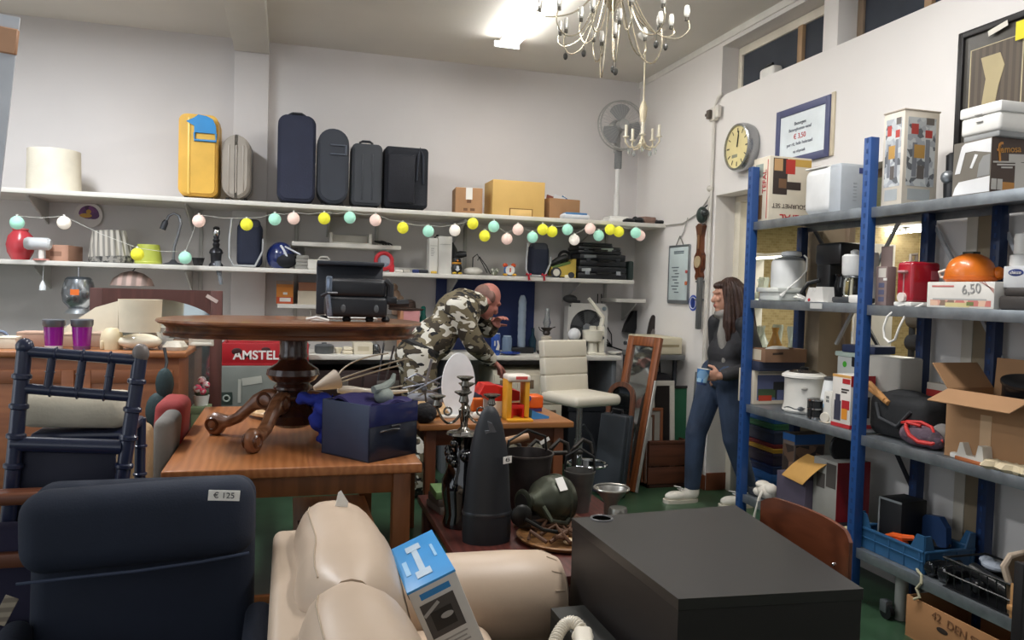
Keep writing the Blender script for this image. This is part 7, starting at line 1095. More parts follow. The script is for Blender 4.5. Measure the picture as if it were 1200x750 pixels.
part('price_tag', MB().box((0, 0, 0), (.046, .002, .028), .0005, 1, TR(W*.62, -W*.62, zt*.62, 0, 0, .5)), PAPER, t); text('€5', .02, BLACK, t, frame((W*.62+.0008, -W*.62-.0018, zt*.62), (.88, .48, 0), (0, 0, 1))); b = MB(); b.M = TR(-W*.04, -W*.45, zt*.82, rad(22)); b.prism([(-.012, -.03), (.008, -.036), (.002, -.005), (.022, .0), (.0, .04), (-.02, .05), (-.008, .008), (-.026, .006)], .003, Matrix(((1, 0, 0, 0), (0, 0, 1, 0), (0, 1, 0, 0), (0, 0, 0, 1)))); part('emblem', b, mt('#6d7278', .4), t)
# glossy black sculpture
p = U(545, 620, 3.15); t = thing('black_vase', 'glossy black knobbly sculpture carrying the silver candelabra', 'sculpture', (p.x, 3.22, ZL2)); zt = U(548, 512, 3.15).z-ZL2; gb2 = mt('#08080a', .08, coat=.8)
part('body', MB().rev([(.08, 0), (.085, .02), (.075, zt*.15), (.09, zt*.38), (.088, zt*.5), (.066, zt*.62), (.06, zt*.72), (.042, zt*.82), (.04, zt*.92), (.055, zt)], 24), gb2, t); b = MB()
random.seed(3)
for k in range(11): a = random.uniform(pi, 2*pi); z = random.uniform(.45, .92)*zt; b.sph((.066*cos(a), .066*sin(a), z), random.uniform(.014, .026), 12)
part('knobs', b, gb2, t, kind='stuff')
# candelabra
cz = ZL2+zt; t = thing('candelabra', 'small silver five-armed candelabra on top of the black sculpture', 'candelabra', (p.x+.0, 3.22, cz)); kk = 3.2/CF; sv = mt('#8e8b84', .2, .95); hc = .21
part('base', MB().rev([(.075, 0), (.07, .008), (.03, .016), (.016, .03), (.016, .06)], 24), sv, t); part('stem', MB().rev([(.012, .03), (.02, .07), (.026, .1), (.012, .12), (.018, .14), (.012, .17), (.016, .2)], 18), sv, t); part('cup', MB().rev([(.012, .2), (.02, .205), (.014, .225), (.036, .24), (.036, .244), (.012, .244)], 20), sv, t)
for i, (dx, dy, dz) in enumerate(((-.125, -.03, -.075), (.105, -.05, -.07), (-.03, -.1, -.05), (.03, .1, -.04))):
    ar = part('arm', MB().tube(bez([V((0, 0, .12)), V((dx*.3, dy*.3, .03)), V((dx*.75, dy*.75, .02)), V((dx, dy, .2+dz))]), .0055, 8).torus((0, 0, 0), .016, .004, 16, 6, TR(dx*.6, dy*.6, .10, pi/2)), sv, t); part('cup', MB().rev([(.01, 0), (.018, .008), (.012, .03), (.036, .045), (.036, .049), (.012, .049)], 20, TR(dx, dy, .195+dz)), sv, ar)
part('price_tag', MB().box((0, 0, 0), (.035, .002, .02), .0005, 1, TR(-.01, -.073, .012, .5)), PAPER, t)
for i in range(3): one('book', ('brown hardback lying lowest beside the black sculpture', 'grey brown hardback in the pile beside the black sculpture', 'book with a green edge on top of the pile by the black sculpture')[i], 'book', MB().box((0, 0, .016), (.12, .17, .032), .003).bb(-.057, .061, -.083, .083, .004, .028, 0), [mt(('#6b625a', '#4f463f', '#6a8a55')[i], .6)], (p.x-.02, 3.47, ZL2+.11*0+.033*i), .2-.1*i)
# round wooden tray, copper urn, iron pieces
c = U(645, 640, 2.95); t = thing('wooden_tray', 'round wooden tray with a raised rim on the low table', 'tray', (1.10, 2.95, ZL2)); part('tray', MB().rev([(.17, 0), (.19, .006), (.2, .02), (.19, .024), (.17, .01), (.001, .01)], 40), mt('#8d6238', .5, kind='wood', hx2='#74502c'), t)
b = MB(); random.seed(5)
for k in range(14): x, y = random.uniform(-.12, .12), random.uniform(-.12, .1); b.tube([(x, y, .02), (x+random.uniform(-.08, .08), y+random.uniform(-.06, .06), .05), (x+random.uniform(-.1, .1), y+random.uniform(-.08, .08), .02)], .008)
one('dried_pods', 'tangle of dry brown twigs and pods on the wooden tray', 'twigs', b, mt('#5a3c28', .7), (1.1, 2.95, ZL2+.01)); bpy.data.objects['dried_pods']['kind'] = 'stuff'
for i, (dx, dy, hx) in enumerate(((-.02, -.1, '#d6c3a0'), (.08, -.09, '#c9b48c'))): one('shell', ('pale cream shell at the front of the wooden tray', 'tan shell nearer the right rim of the wooden tray')[i], 'shell', MB().sph((0, 0, .012), .02, 12, (1.3, 1, .6)), mt(hx, .5), (1.1+dx, 2.95+dy, ZL2+.012))
pc = U(640, 590, 3.05); t = thing('copper_urn', 'tarnished green copper jug lying on its side with a paper tag', 'jug', (pc.x, 3.1, pc.z), 0, None, (0, 0, rad(8))); cop = mt('#3f4236', .42, .55, kind='patch', hx2='#55594a', sc=7)
prf = [(.045, 0), (.055, .006), (.04, .02), (.03, .045), (.045, .075), (.088, .11), (.105, .155), (.105, .19), (.112, .195), (.112, .205), (.105, .21), (.1, .235), (.06, .25), (.001, .252)]
part('body', MB().along((-.115, -.04, .01), (.115, .02, -.012), [(r, z/.252*1.0) for r, z in prf], 32), cop, t); part('mouth', MB().along((-.118, -.041, .01), (-.10, -.036, .009), [(.036, 0), (.03, 1)], 24), mt('#1d1a16', .6), t); part('handle', MB().tube([(-.04, -.09, .0), (-.02, -.13, -.05), (.05, -.12, -.07), (.09, -.08, -.06)], .01), cop, t); part('paper_tag', MB().box((0, 0, 0), (.036, .003, .06), .0005, 1, TR(.05, -.072, .082, rad(-40), rad(-8), 0)), PAPER, t)
one('iron_block', 'dark iron stand under the tarnished copper jug', 'stand', MB().bb(-.1, .1, -.05, .06, 0, max(.05, pc.z-ZL2-.105), .01).bb(-.12, .12, -.06, -.04, 0, .03, .006), mt('#201d1b', .6), (pc.x, 3.1, ZL2+.026))
one('ladle', 'dark iron ladle handle curling out at the left of the copper jug', 'ladle', MB().sph((-.12, -.06, .08), .045, 14, (1, .4, 1)).tube([(-.11, -.08, .07), (-.04, -.1, .03), (.06, -.1, .01), (.1, -.09, .02)], .008), mt('#2a2a28', .4, .6), (pc.x-.02, 3.0, ZL2+.03))
def tub(label, x, y, w, h, hx, rz, lie=0):
    t = thing('metal_bucket', label, 'bucket', (x, y, ZL2), rz); m_ = mt(hx, .4, .6, var=.2, sc=10)
    part('pan', MB().rev([(w*.7, 0), (w, h), (w*1.04, h), (w*1.04, h+.008), (w*.98, h+.008), (w*.66, .01)], 24, close=False).cyl((0, 0, 0), (0, 0, .008), w*.7, n=24), m_, t); part('handle', MB().tube([(-w, 0, h), (-w*.9, 0, h+.07), (0, 0, h+.11), (w*.9, 0, h+.07), (w, 0, h)], .006), mt('#3a3a3a', .35, .7), t); return t
tub('dark pewter bucket with a raised handle behind the copper jug', 1.06, 3.38, .12, .26, '#4b4544', .4)
tub('smaller grey zinc bucket right of the copper jug', 1.30, 3.33, .07, .18, '#6f6c68', -.3)
t = thing('coat_hook_rack', 'wrought iron rack of bent hooks with a price strip, above the buckets', 'hook rack', (1.16, 3.56, ZL2)); ir = mt('#4a4744', .4, .7)
part('post', MB().cyl((-.16, 0, 0), (-.16, 0, .22), .012).cyl((.2, 0, 0), (.2, 0, .22), .012), ir, t); part('bar', MB().cyl((-.2, 0, .22), (.24, 0, .22), .011), ir, t)
for i, x in enumerate((-.18, -.06, .06, .18)): part('hook', MB().tube([(x, 0, .2), (x+.01, -.03, .25), (x+.05, -.03, .29), (x+.09, -.03, .27), (x+.1, -.04, .22)], [.012, .011, .01, .01, .008]), ir, t)
part('price_strip', MB().box((0, 0, 0), (.05, .002, .018), .0005, 1, TR(.03, -.045, .29, 0, -.5)), PAPER, t)
one('wooden_rod', 'light wooden handle lying across the iron hooks', 'handle', MB().along((-.08, 0, 0), (.08, 0, .03), [(.014, 0), (.02, .2), (.02, .8), (.016, 1)]), mt('#b08560', .5), (U(612, 529, 3.3).x-.0, 3.47, U(612, 529, 3.45).z)); bpy.data.objects['wooden_rod'].location.z = ZL2+.272+.02
t = thing('milk_can', 'grey metal funnel and tin cluster at the right of the low table', 'can', (1.36, 3.1, ZL2)); part('funnel', MB().rev([(.075, .16), (.03, .1), (.03, .02)], 22, close=False).rev([(.06, 0), (.06, .02), (.03, .03)], 22), mt('#8b8984', .35, .7), t); part('tin', MB().rev([(.04, 0), (.04, .1), (.035, .11)], 20, TR(-.02, -.12, 0)), mt('#9c9a92', .3, .8), t); part('rim', MB().torus((0, 0, .16), .075, .005), mt('#a5a39b', .3, .8), t)
one('glass_bottle', 'clear chrome-topped bottle standing behind the zinc bucket', 'bottle', MB().rev([(.03, 0), (.033, .1), (.014, .15), (.014, .2)], 18), mt('#b5b8ba', .12, .6), (1.39, 3.48, ZL2))
# ================================================================== bar stool
p = U(680, 590, 4.95); t = thing('bar_stool', 'white padded bar stool with a chrome pole and round foot', 'stool', (1.93, 4.98, 0), rad(18)); cream = mt('#d0c9b9', .4, var=.03); zs = .77; 
part('base', MB().rev([(.2, 0), (.2, .008), (.05, .03), (.03, .05)], 36), CHROME, t); part('pole', MB().cyl((0, 0, .03), (0, 0, .45), .03).cyl((0, 0, .4), (0, 0, zs-.07), .02), CHROME, t); part('foot_ring', MB().torus((0, -.1, .30), .13, .011, 26, 8).tube([(0, 0, .30), (0, -.0, .30), (0, .03, .30)], .012), CHROME, t)
def pad(z0, z1, y0, y1, th):
    b = MB(); n = 5
    return b
b = MB(); b.box((0, -.01, zs-.035), (.40, .40, .075), .034, 5); part('seat', b, cream, t); bk = MB()
for k in range(3): bk.box((0, 0, 0), (.38, .07, .122), .014, 4, TR(0, .175+.015*k, zs+.045+.12*k, rad(-7)))
part('backrest', bk, cream, t); part('bracket', MB().tube([(0, .02, zs-.07), (0, .13, zs-.07), (0, .19, zs+.0)], .018), CHROME, t)
# ================================================================== leaning things in the corner by the doorway
TL, TRr, BR = at(733, 393, Y=5.62), at(770, 396, Y=5.34), at(745, 577, Z=.004)
BL = TL+BR-TRr
def leaning(name, label, cat, BL, BR, TL): 
    r = BR-BL; u = TL-BL; M = frame(BL, r, u); o = thing(name, label, cat, (0, 0, 0)); o.matrix_basis = M
    return o, r.length, (u-r.normalized()*u.dot(r.normalized())).length
wdm = mt('#8a4f2c', .45, kind='wood', hx2='#74401f', axis=1)
t, w, h = leaning('leaning_mirror', 'tall narrow mirror in a plain brown wooden frame leaning in the corner', 'mirror', BL, BR, TL)
fw = .055; part('frame', MB().bb(0, fw, 0, h, -.015, .02, .003).bb(w-fw, w, 0, h, -.015, .02, .003).bb(fw, w-fw, h-fw*1.3, h, -.015, .02, .003).bb(fw, w-fw, 0, fw, -.015, .02, .003), wdm, t); part('mirror_glass', MB().bb(fw, w-fw, fw, h-fw*1.3, -.004, .0, 0), mt('#c2c8c8', .05, .95), t); part('back_board', MB().bb(.01, w-.01, .01, h-.01, -.014, -.006, 0), mt('#5b3a24', .7), t)
part('edge_strip', MB().bb(w+.001, w+.012, 0, h*.72, -.012, .012, .002), mt('#b9b8b2', .4, .3), t)
# arched mirror frame
TL2, BR2, BL2 = at(706, 445, Y=5.40), at(742, 576, Z=.004), at(697, 574, Z=.004)
BL2 = at(700, 573, Z=.004); BR2 = at(738, 574, Z=.004)
def archframe(name, label, BLx, BRx, TLx, fw, m_, glassm):
    t, w, h = leaning(name, label, 'mirror', BLx, BRx, TLx); R = w/2; b = MB(); n = 20
    o = [(0, 0), (0, h-R)]+[(R-R*cos(pi*i/n), h-R+R*sin(pi*i/n)) for i in range(1, n)]+[(w, h-R), (w, 0)]; r2 = R-fw
    q = [(fw, 0), (fw, h-R)]+[(R-r2*cos(pi*i/n), h-R+r2*sin(pi*i/n)) for i in range(1, n)]+[(w-fw, h-R), (w-fw, 0)]
    for i in range(len(o)-1): b.prism([o[i], o[i+1], q[i+1], q[i]], .03, None, -.0)
    b.bb(fw, w-fw, 0, fw, 0, .03); part('frame', b, m_, t); part('mirror_glass', MB().prism([(x, max(y, .0)) for x, y in q], .004, None, .008), glassm, t); return t
archframe('arched_mirror', 'brown arch-topped mirror leaning before the tall mirror', at(702, 572, Z=.004)+V((0, -.03, 0)), at(733, 576, Z=.004)+V((0, -.05, 0)), at(712, 446, Y=5.42), .035, mt('#6a3c22', .45, kind='wood', hx2='#54301a', axis=1), mt('#2d3033', .08, .8))
a = at(692, 571, Z=0); e = at(722, 577, Z=0); tl = at(706, 482, Y=a.y+.03)
t, w, h = leaning('tool_case', 'dark slate plastic tool case standing against the arched mirror', 'case', a+V((0, -.14, .0)), e+V((0, -.16, .0)), a+V((.06, -.06, tl.z*1.02))); cs = mt('#2f353c', .5)
part('shell', MB().bb(0, w, 0, h, .0, .05, .012, 3).bb(.006, w-.006, .006, h-.006, .05, .1, .014, 3), cs, t); part('rib', MB().bb(w*.15, w*.85, h*.12, h*.45, -.006, .004, .004).bb(w*.15, w*.85, h*.55, h*.88, -.006, .004, .004), cs, t); part('handle', MB().tube([(w*.3, h-.005, .05), (w*.33, h+.03, .05), (w*.67, h+.03, .05), (w*.7, h-.005, .05)], .009), BLACK, t)
for k in (.25, .75): part('latch', MB().bb(w*k-.02, w*k+.02, h-.012, h+.004, .03, .07, .002), DGREY, t)
one('cable', 'black cable bent against the side of the slate tool case', 'cable', MB().tube([(-.02, 0, .0), (.05, 0, .12), (.06, 0, .25), (.02, .02, .38), (-.04, .03, .46)], .011), mt('#26282c', .6), (a.x-.03, a.y-.02, .01))
# dark wooden drawer lying, with frames standing in it
p0 = at(756, 571, Z=0); p1 = at(815, 570, Z=0); zt = at(785, 517, Y=5.28).z; x0, x1 = p0.x, min(p1.x, 2.99); t = thing('wooden_crate', 'dark brown wooden chest with two panels below the picture frames', 'chest', ((x0+x1)/2, 5.42, 0)); w = x1-x0; wm = mt('#5a3220', .5, kind='wood', hx2='#482616')
part('front_panel', MB().bb(-w/2, w/2, -.13, -.11, .03, zt*.45).bb(-w/2, w/2, -.135, -.112, zt*.47, zt*.97).bb(-w/2, w/2, -.14, -.1, zt*.93, zt, .004), wm, t); part('back_panel', MB().bb(-w/2, w/2, .11, .13, 0, zt*.9), wm, t); part('end_panel', MB().bb(-w/2, -w/2+.02, -.12, .12, 0, zt*.95), wm, t); part('end_panel', MB().bb(w/2-.02, w/2, -.12, .12, 0, zt*.95), wm, t); part('base', MB().bb(-w/2, w/2, -.12, .12, 0, .03), mt('#3a2014', .6), t)
def pframe(name, label, pl, pr, yt, yb, Y, fm, fw, inner, lean=.06, cat='picture frame', arch=False):
    a, e, c = at(pl, yb, Y=Y), at(pr, yb, Y=Y), at(pl, yt, Y=Y+lean); z = a.z
    bl, br, tl = V((a.x, Y, .035)), V((e.x, Y, .035)), V((a.x, Y+lean, c.z)); t, w, h = leaning(name, label, cat, bl, br, tl)
    part('frame', MB().bb(0, fw, 0, h, 0, .02, .003).bb(w-fw, w, 0, h, 0, .02, .003).bb(0, w, h-fw, h, 0, .02, .003).bb(0, w, 0, fw, 0, .02, .003), fm, t); part('picture', MB().bb(fw*.8, w-fw*.8, fw*.8, h-fw*.8, .004, .01, 0), inner, t); return t
pframe('framed_picture', 'white wooden picture frame standing in the dark chest', 762, 791, 446, 516, 5.43, mt('#c9c4b8', .5), .04, mt('#1f1c1c', .3))
pframe('framed_picture', 'small reddish brown frame with a rounded corner before the white frame', 752, 776, 478, 516, 5.36, mt('#7d4a2e', .45), .022, mt('#9a958c', .4), .02)
pframe('framed_picture', 'thin dark wooden frame with a white sheet left of the white frame', 755, 766, 486, 516, 5.33, mt('#5b3a28', .45), .016, mt('#b9b7b0', .4), .015)
pframe('green_board', 'dark green board in a black frame behind the white frame', 786, 812, 452, 516, 5.50, mt('#221f1f', .4), .02, mt('#1f5a3c', .6), .02, 'board')
p = at(808, 515, Y=5.33); q = at(817, 436, Y=5.36); one('metal_pole', 'grey metal pole leaning at the right end of the dark chest', 'pole', MB().cyl((0, 0, 0), q-V((p.x, 5.33, .04)), .014), mt('#8b8f92', .3, .8), (p.x, 5.33, .04))
# cream keyboard on its stand
a = at(777, 404, Y=5.80); e = at(822, 420, Y=5.42); t = thing('electric_organ', 'cream electronic organ with a printed panel on a dark stand', 'organ', (2.86, 5.73, 0)); zt = 1.12; zb = .985
part('case', MB().bb(-.13, .13, -.2, .26, zb, zt, .012, 3), mt('#d2c8ac', .45), t); part('panel_print', MB().quad(frame((-.1315, .0, zb+.07), (0, -1, 0), (0, 0, 1)), .26, .03).quad(frame((0, -.2015, zb+.07), (1, 0, 0), (0, 0, 1)), .2, .02), mt('#9a8d6c', .5), t); part('knob', MB().cyl((-.17, .24, zb+.06), (-.12, .24, zb+.06), .016), DGREY, t)
part('stand_top', MB().bb(-.17, .14, -.23, .28, zb-.04, zb, .004), mt('#6b6d6e', .4, .4), t)
for x in (-.15, .12):
    for y in (-.1, .26): part('stand_leg', MB().bb(x-.014, x+.014, y-.014, y+.014, 0, zb-.04), DGREY, t)
p = at(772, 428, Y=5.55); one('jug', 'white jug with a curved handle on the organ stand', 'jug', MB().rev([(.03, 0), (.042, .03), (.032, .09), (.036, .11)], 20).tube([(-.035, 0, .1), (-.07, 0, .09), (-.07, 0, .03), (-.038, 0, .02)], .008), mt('#d5d3cd', .3), (2.745, 5.86, .985))
one('bag', 'dark bag hanging under the organ stand', 'bag', MB().box((0, 0, .0), (.2, .3, .42), .07, 4).tube([(0, -.08, .2), (0, -.06, .3), (0, .06, .3), (0, .08, .2)], .008), mt('#222024', .8, bump=.2), (2.86, 5.72, .62))
one('tin_bucket', 'grey jug-shaped vessel under the organ stand', 'jug', MB().rev([(.05, 0), (.065, .05), (.05, .13), (.03, .17), (.04, .2)], 20).torus((.06, 0, .1), .04, .006, 16, 6, TR(0, 0, 0, pi/2) ), mt('#77797b', .35, .6), (2.64, 5.78, 0))
# black oval mirror and hanging black bag
c = at(766, 369, Y=6.1); t = thing('oval_mirror', 'tall black-framed oval mirror leaning in the room corner', 'mirror', (c.x, 6.12, 0)); hh = c.z/2; b = MB().rev([(.001, 0), (1, 0), (1, .02), (.001, .02)], 40, TR(0, 0, 0, pi/2)); part('frame', b, mt('#241c1a', .35), t); sup2 = Matrix.Translation((0, 0, hh)) @ Matrix.Diagonal((.075, 1, hh, 1)); t.children[0].data.transform(sup2); g = MB().rev([(.001, .02), (.72, .02), (.72, .024), (.001, .024)], 40, TR(0, 0, 0, pi/2)); part('mirror_glass', g, mt('#8f8a86', .08, .9), t); t.children[1].data.transform(Matrix.Translation((0, 0, hh+.06)) @ Matrix.Diagonal((.08, 1, hh, 1)))
p = at(744, 390, Y=6.4); one('bag', 'small black leather bag hanging on the back wall in the corner', 'bag', MB().prism([(-.07, 0), (.03, -.01), (.075, .12), (.06, .2), (.02, .19), (-.05, .07)], .07, Matrix(((1, 0, 0, 0), (0, 0, 1, -.035), (0, 1, 0, 0), (0, 0, 0, 1)))).tube([(.05, 0, .19), (.055, .02, .24), (.06, .06, .26)], .004), mt('#16161a', .4), (p.x, 6.5, p.z))
# ================================================================== left side: chairs
def upchair(label, x, y, ztop, wid, m_, th=.09, rz=0., zs=.46):
    t = thing('dining_chair', label, 'chair', (x, y, 0), rz); part('backrest', MB().box((0, 0, (ztop+zs)/2+.02), (th, wid, ztop-zs-.04), min(th*.49, .045), 5, TR(0, 0, 0, 0, rad(4))), m_, t); part('seat', MB().box((-.24, 0, zs-.04), (.42, wid, .09), .03, 4), m_, t); lw = mt('#4a2f20', .5)
    for sx in (-.42, 0):
        for sy in (-1, 1): part('leg', MB().cyl((sx, sy*(wid/2-.04), 0), (sx, sy*(wid/2-.04), zs-.08), .016, .022), lw, t)
    return t
p = at(200, 466, Y=3.95); upchair('red upholstered chair with a rounded back left of the big table', p.x-.05, 3.98, p.z, .3, mt('#9c3a38', .8, bump=.15), .13, 0, .5)
p = at(182, 485, Y=3.6); upchair('grey upholstered chair with a narrow rounded back before the red one', p.x-.01, 3.62, p.z, .3, mt('#7d7872', .8, bump=.15), .08, 0)
p = at(163, 506, Y=3.2); t = thing('rattan_chair', 'beige woven chair with a rounded back, nearest the big table', 'chair', (p.x-.02, 3.24, 0), 0); rt = mt('#b39570', .75, bump=.5, bsc=60)
part('backrest', MB().box((0, 0, p.z-.22), (.09, .34, .46), .044, 5), rt, t); part('seat', MB().box((-.22, 0, .42), (.42, .36, .06), .025, 4), rt, t); part('price_tag', MB().box((.06, -.1, p.z-.24), (.05, .04, .003), 0), PAPER, t)
for sx in (-.38, 0):
    for sy in (-1, 1): part('leg', MB().cyl((sx, sy*.14, 0), (sx, sy*.14, .4), .02), mt('#8a6a48', .6), t)
p = at(178, 470, Y=4.1); t = thing('handbag', 'dark green bag hanging from the sideboard door beside the red chair', 'bag', (p.x, 4.29, p.z)); part('pouch', MB().sph((0, 0, -.08), .075, 18, (.8, .5, 1.3)).sph((.03, 0, .06), .055, 16, (.8, .5, 1.5)), mt('#24383a', .7, bump=.3), t); part('strap', MB().tube([(.03, 0, .12), (.035, .03, .17), (.02, .045, .24)], .008), BLACK, t)
# wood-framed armchair carrying the bamboo-style chair
t = thing('armchair', 'wood-framed armchair with dark violet cushions at the left edge', 'chair', (-.95, 2.72, 0)); aw = mt('#7d4a32', .45, kind='wood', hx2='#663a26'); vio = mt('#2b2740', .85, bump=.2)
part('seat', MB().box((0, 0, .42), (.78, .60, .14), .04, 4), vio, t); part('arm', MB().bb(-.6, .44, -.36, -.29, .835, .87, .012, 3), aw, t); part('rail', MB().bb(-.6, .42, -.34, -.31, .66, .70, .006), aw, t); part('back_cushion', MB().box((0, -.28, .63), (.76, .06, .28), .025, 4), vio, t)
for x in (-.5, .40):
    for y in (-.325, .3): part('leg', MB().bb(x-.025, x+.025, y-.025, y+.025, 0, .84 if y < 0 else .42, .006), aw, t)
t = thing('bamboo_chair', 'dark blue bamboo-turned chair with a spindle back standing on the armchair', 'chair', (-.60, 2.62, .492)); bm_ = mt('#272e48', .3, coat=.3); o = V((-.60, 2.62, .492))
def P(x, y, Y): return at(x, y, Y=Y)-o
def turned(p0, p1, r, k):
    pr = [(r, 0)]
    for i in range(1, k): 
        u = i/k; pr += [(r, u-.012), (r*1.28, u-.006), (r*1.28, u+.006), (r, u+.012)]
    return MB().along(p0, p1, pr+[(r, 1)], 14)
lt, lb, rt_, rb = P(29, 406, 2.5), P(9, 566, 2.5), P(165, 414, 2.5), P(136, 566, 2.5)
lb.z = rb.z = .0; lb.x -= .02; rb.x -= .03
q = part('rear_post', turned(lb, lt, .02, 9), bm_, t); part('finial', MB().sph(lt, .024, 14), bm_, q); q = part('rear_post', turned(rb, rt_, .02, 9), bm_, t); part('finial', MB().sph(rt_, .024, 14, (1, 1, 1.2)), mt('#7d7470', .4), q)
def mix(a, b, u): return a*(1-u)+b*u
part('top_rail', turned(P(33, 412, 2.5), P(160, 422, 2.5), .016, 4), bm_, t); part('middle_rail', turned(P(27, 455, 2.5), P(153, 465, 2.5), .015, 4), bm_, t)
for u in (.22, .5, .77): part('spindle', turned(mix(P(27, 455, 2.5), P(153, 465, 2.5), u), mix(P(33, 412, 2.5), P(160, 422, 2.5), u), .011, 2), bm_, t)
sl, sr = P(14, 520, 2.5), P(143, 524, 2.5); part('seat_rail', MB().tube([sl, sr], .022, 10), bm_, t); part('seat', MB().box(((sl.x+sr.x)/2, .16, (sl.z+sr.z)/2), (sr.x-sl.x-.02, .32, .03), .01), bm_, t)
for x in (sl.x+.02, sr.x-.02): part('front_leg', turned(V((x, .3, 0)), V((x, .3, sl.z)), .018, 5), bm_, t)
part('stretcher', MB().tube([V((sl.x-.01, -.11, .14)), V((sr.x-.02, -.11, .14))], .014, 10).tube([V((sl.x-.01, -.11, .2)), V((sr.x-.02, -.11, .2))], .012, 10), bm_, t); part('back_panel', MB().bb(sl.x, sr.x-.02, -.105, -.09, .06, sl.z-.02, .004), mt('#1d2138', .6), t)  # dark sheet below the seat stands in for shadow and seat frame
c = (P(20, 492, 2.62)+P(148, 494, 2.62))/2+o; one('cushion', 'cream rolled seat cushion lying on the dark blue bamboo chair', 'cushion', MB().box((0, 0, 0), (.315, .2, .105), .05, 6, TR(0, 0, 0, 0, rad(2))), mt('#cfc6b2', .9, bump=.25, bsc=40), (c.x, 2.70, (sl+o).z+.070))
# ================================================================== navy recliner, front left
t = thing('recliner', 'dark navy recliner armchair with a head cushion and a price label', 'chair', (-.345, 2.1, 0)); nvy = mt('#1a2233', .85, bump=.12, bsc=200, var=.1)
part('backrest', MB().box((0, .09, .60), (.54, .13, .66), .05, 5, TR(0, 0, 0, rad(-4))), nvy, t); part('head_cushion', MB().box((0, 0, 0), (.545, .15, .20), .06, 6, TR(0, .05, .835, rad(-6), rad(-2.5))), nvy, t); part('piping', MB().tube([(-.262, -.022, .722), (-.15, -.028, .73), (0, -.032, .738), (.15, -.028, .75), (.262, -.02, .762)], .004), mt('#343e54', .7), t)
part('seat', MB().box((0, -.26, .41), (.52, .56, .16), .05, 5), nvy, t); part('base', MB().bb(-.24, .24, -.5, .1, .04, .32, .01), mt('#15181f', .6), t)
for s in (-1, 1): part('arm', MB().box((s*.285, -.2, .47), (.07, .58, .26), .04, 5), nvy, t); part('foot', MB().bb(s*.2-.04, s*.2+.04, -.45, .08, 0, .05, .01), BLACK, t)
part('price_label', MB().box((0, 0, 0), (.075, .002, .026), .0005, 1, TR(.20, -.028, .915, rad(-8), rad(4))), PAPER, t); text('€ 125', .021, mt('#4a4a4c', .6), t, frame((.20, -.0305, .915), (1, 0, -.07), (0, -.1, 1)))
part('care_label', MB().box((0, 0, 0), (.03, .003, .07), .001, 1, TR(-.285, -.02, .66, 0, rad(25))), mt('#a49886', .7, kind='stripe', hx2='#7f7466', sc=14, axis=2), t)
# ================================================================== cream sofa with its far arm
t = thing('sofa', 'cream leather two-seat sofa seen from behind its back cushions', 'sofa', (.14, 1.7, 0)); lea = mt('#c6b09a', .42, bump=.12, bsc=14, var=.03, sc=3); lea2 = mt('#beaa95', .42, bump=.1, bsc=14, var=.03)
def cushion(y0, y1, zt=.845):
    b = MB(); n, m = 28, 12; L = y1-y0; vs = []; fs = []
    for i in range(m+1):
        v = i/m; e = max(0, abs(v-.5)*2); k = (1-e**7)**.5 if e < 1 else 0; k = .5+.5*k
        for j in range(n):
            a = 2*pi*j/n; ca, sa = cos(a), sin(a); sx = math.copysign(abs(ca)**.75, ca); sz = math.copysign(abs(sa)**.7, sa)
            x = .135*sx*k*(1.12 if sa < 0 else 1); z = .235*sz*(.86+.14*k)
            x += -.12*z+.012*noise.noise(V((z*6, v*3, 1.)))+.0; vs.append((x, y0+L*v, zt-.235+z+.012*noise.noise(V((x*9, v*5, z*5)))))
    for i in range(m):
        for j in range(n): fs.append((i*n+j, i*n+(j+1) % n, (i+1)*n+(j+1) % n, (i+1)*n+j))
    fs.append(list(range(n))[::-1]); fs.append([m*n+j for j in range(n)])
    return b.put(vs, fs)
for i, (y0, y1) in enumerate(((1.66, 2.3), (.98, 1.655))):
    b = cushion(y0-1.7, y1-1.7); b.v = [p+V((.028, 0, 0)) for p in b.v]; cu = part('back_cushion', b, lea, t)
    part('seam', MB().tube([b.v[k*28+9]+V((0, 0, .0006)) for k in range(1, 12)], .0022, 6), mt('#a8957e', .5), cu)
part('back_panel', MB().box((-.113, -.04, .45), (.11, 1.30, .60), .025, 5), lea2, t); part('seat_cushion', MB().box((.27, .26, .37), (.38, .62, .16), .05, 5), lea, t); part('seat_cushion', MB().box((.27, -.38, .37), (.38, .64, .16), .05, 5), lea, t); part('base', MB().bb(-.12, .45, -.68, .56, .05, .3, .02), lea2, t)
b = MB().along((.12, .70, .475), (.745, .70, .455), [(.10, 0), (.135, .02), (.14, .3), (.145, .7), (.142, .88), (.12, .97), (.08, 1.0), (.001, 1.005)], 36); ar = part('arm', b, lea, t); part('arm_panel', MB().bb(-.12, .68, .60, .80, .05, .45, .03), lea2, t)
b = MB()
for k in range(14): 
    a = 2*pi*k/14; part('pleat', MB().tube([(.68, .70+.141*cos(a), .457+.141*sin(a)), (.713, .70+.125*cos(a), .456+.125*sin(a)), (.735, .70+.1*cos(a), .455+.1*sin(a))], [.002, .004, .002], 6), lea, ar)
part('care_tag', MB().prism([(-.018, 0), (.018, 0), (.02, .022), (.0, .055), (-.008, .05)], .002, TR(.01, .47, .835, pi/2, 0, rad(10))), PAPER, t)
for x in (-.08, .4):
    for y in (-.6, .5): part('foot', MB().rev([(.025, 0), (.03, .06)], 14, TR(x, y, 0)), mt('#3a2a20', .5), t)
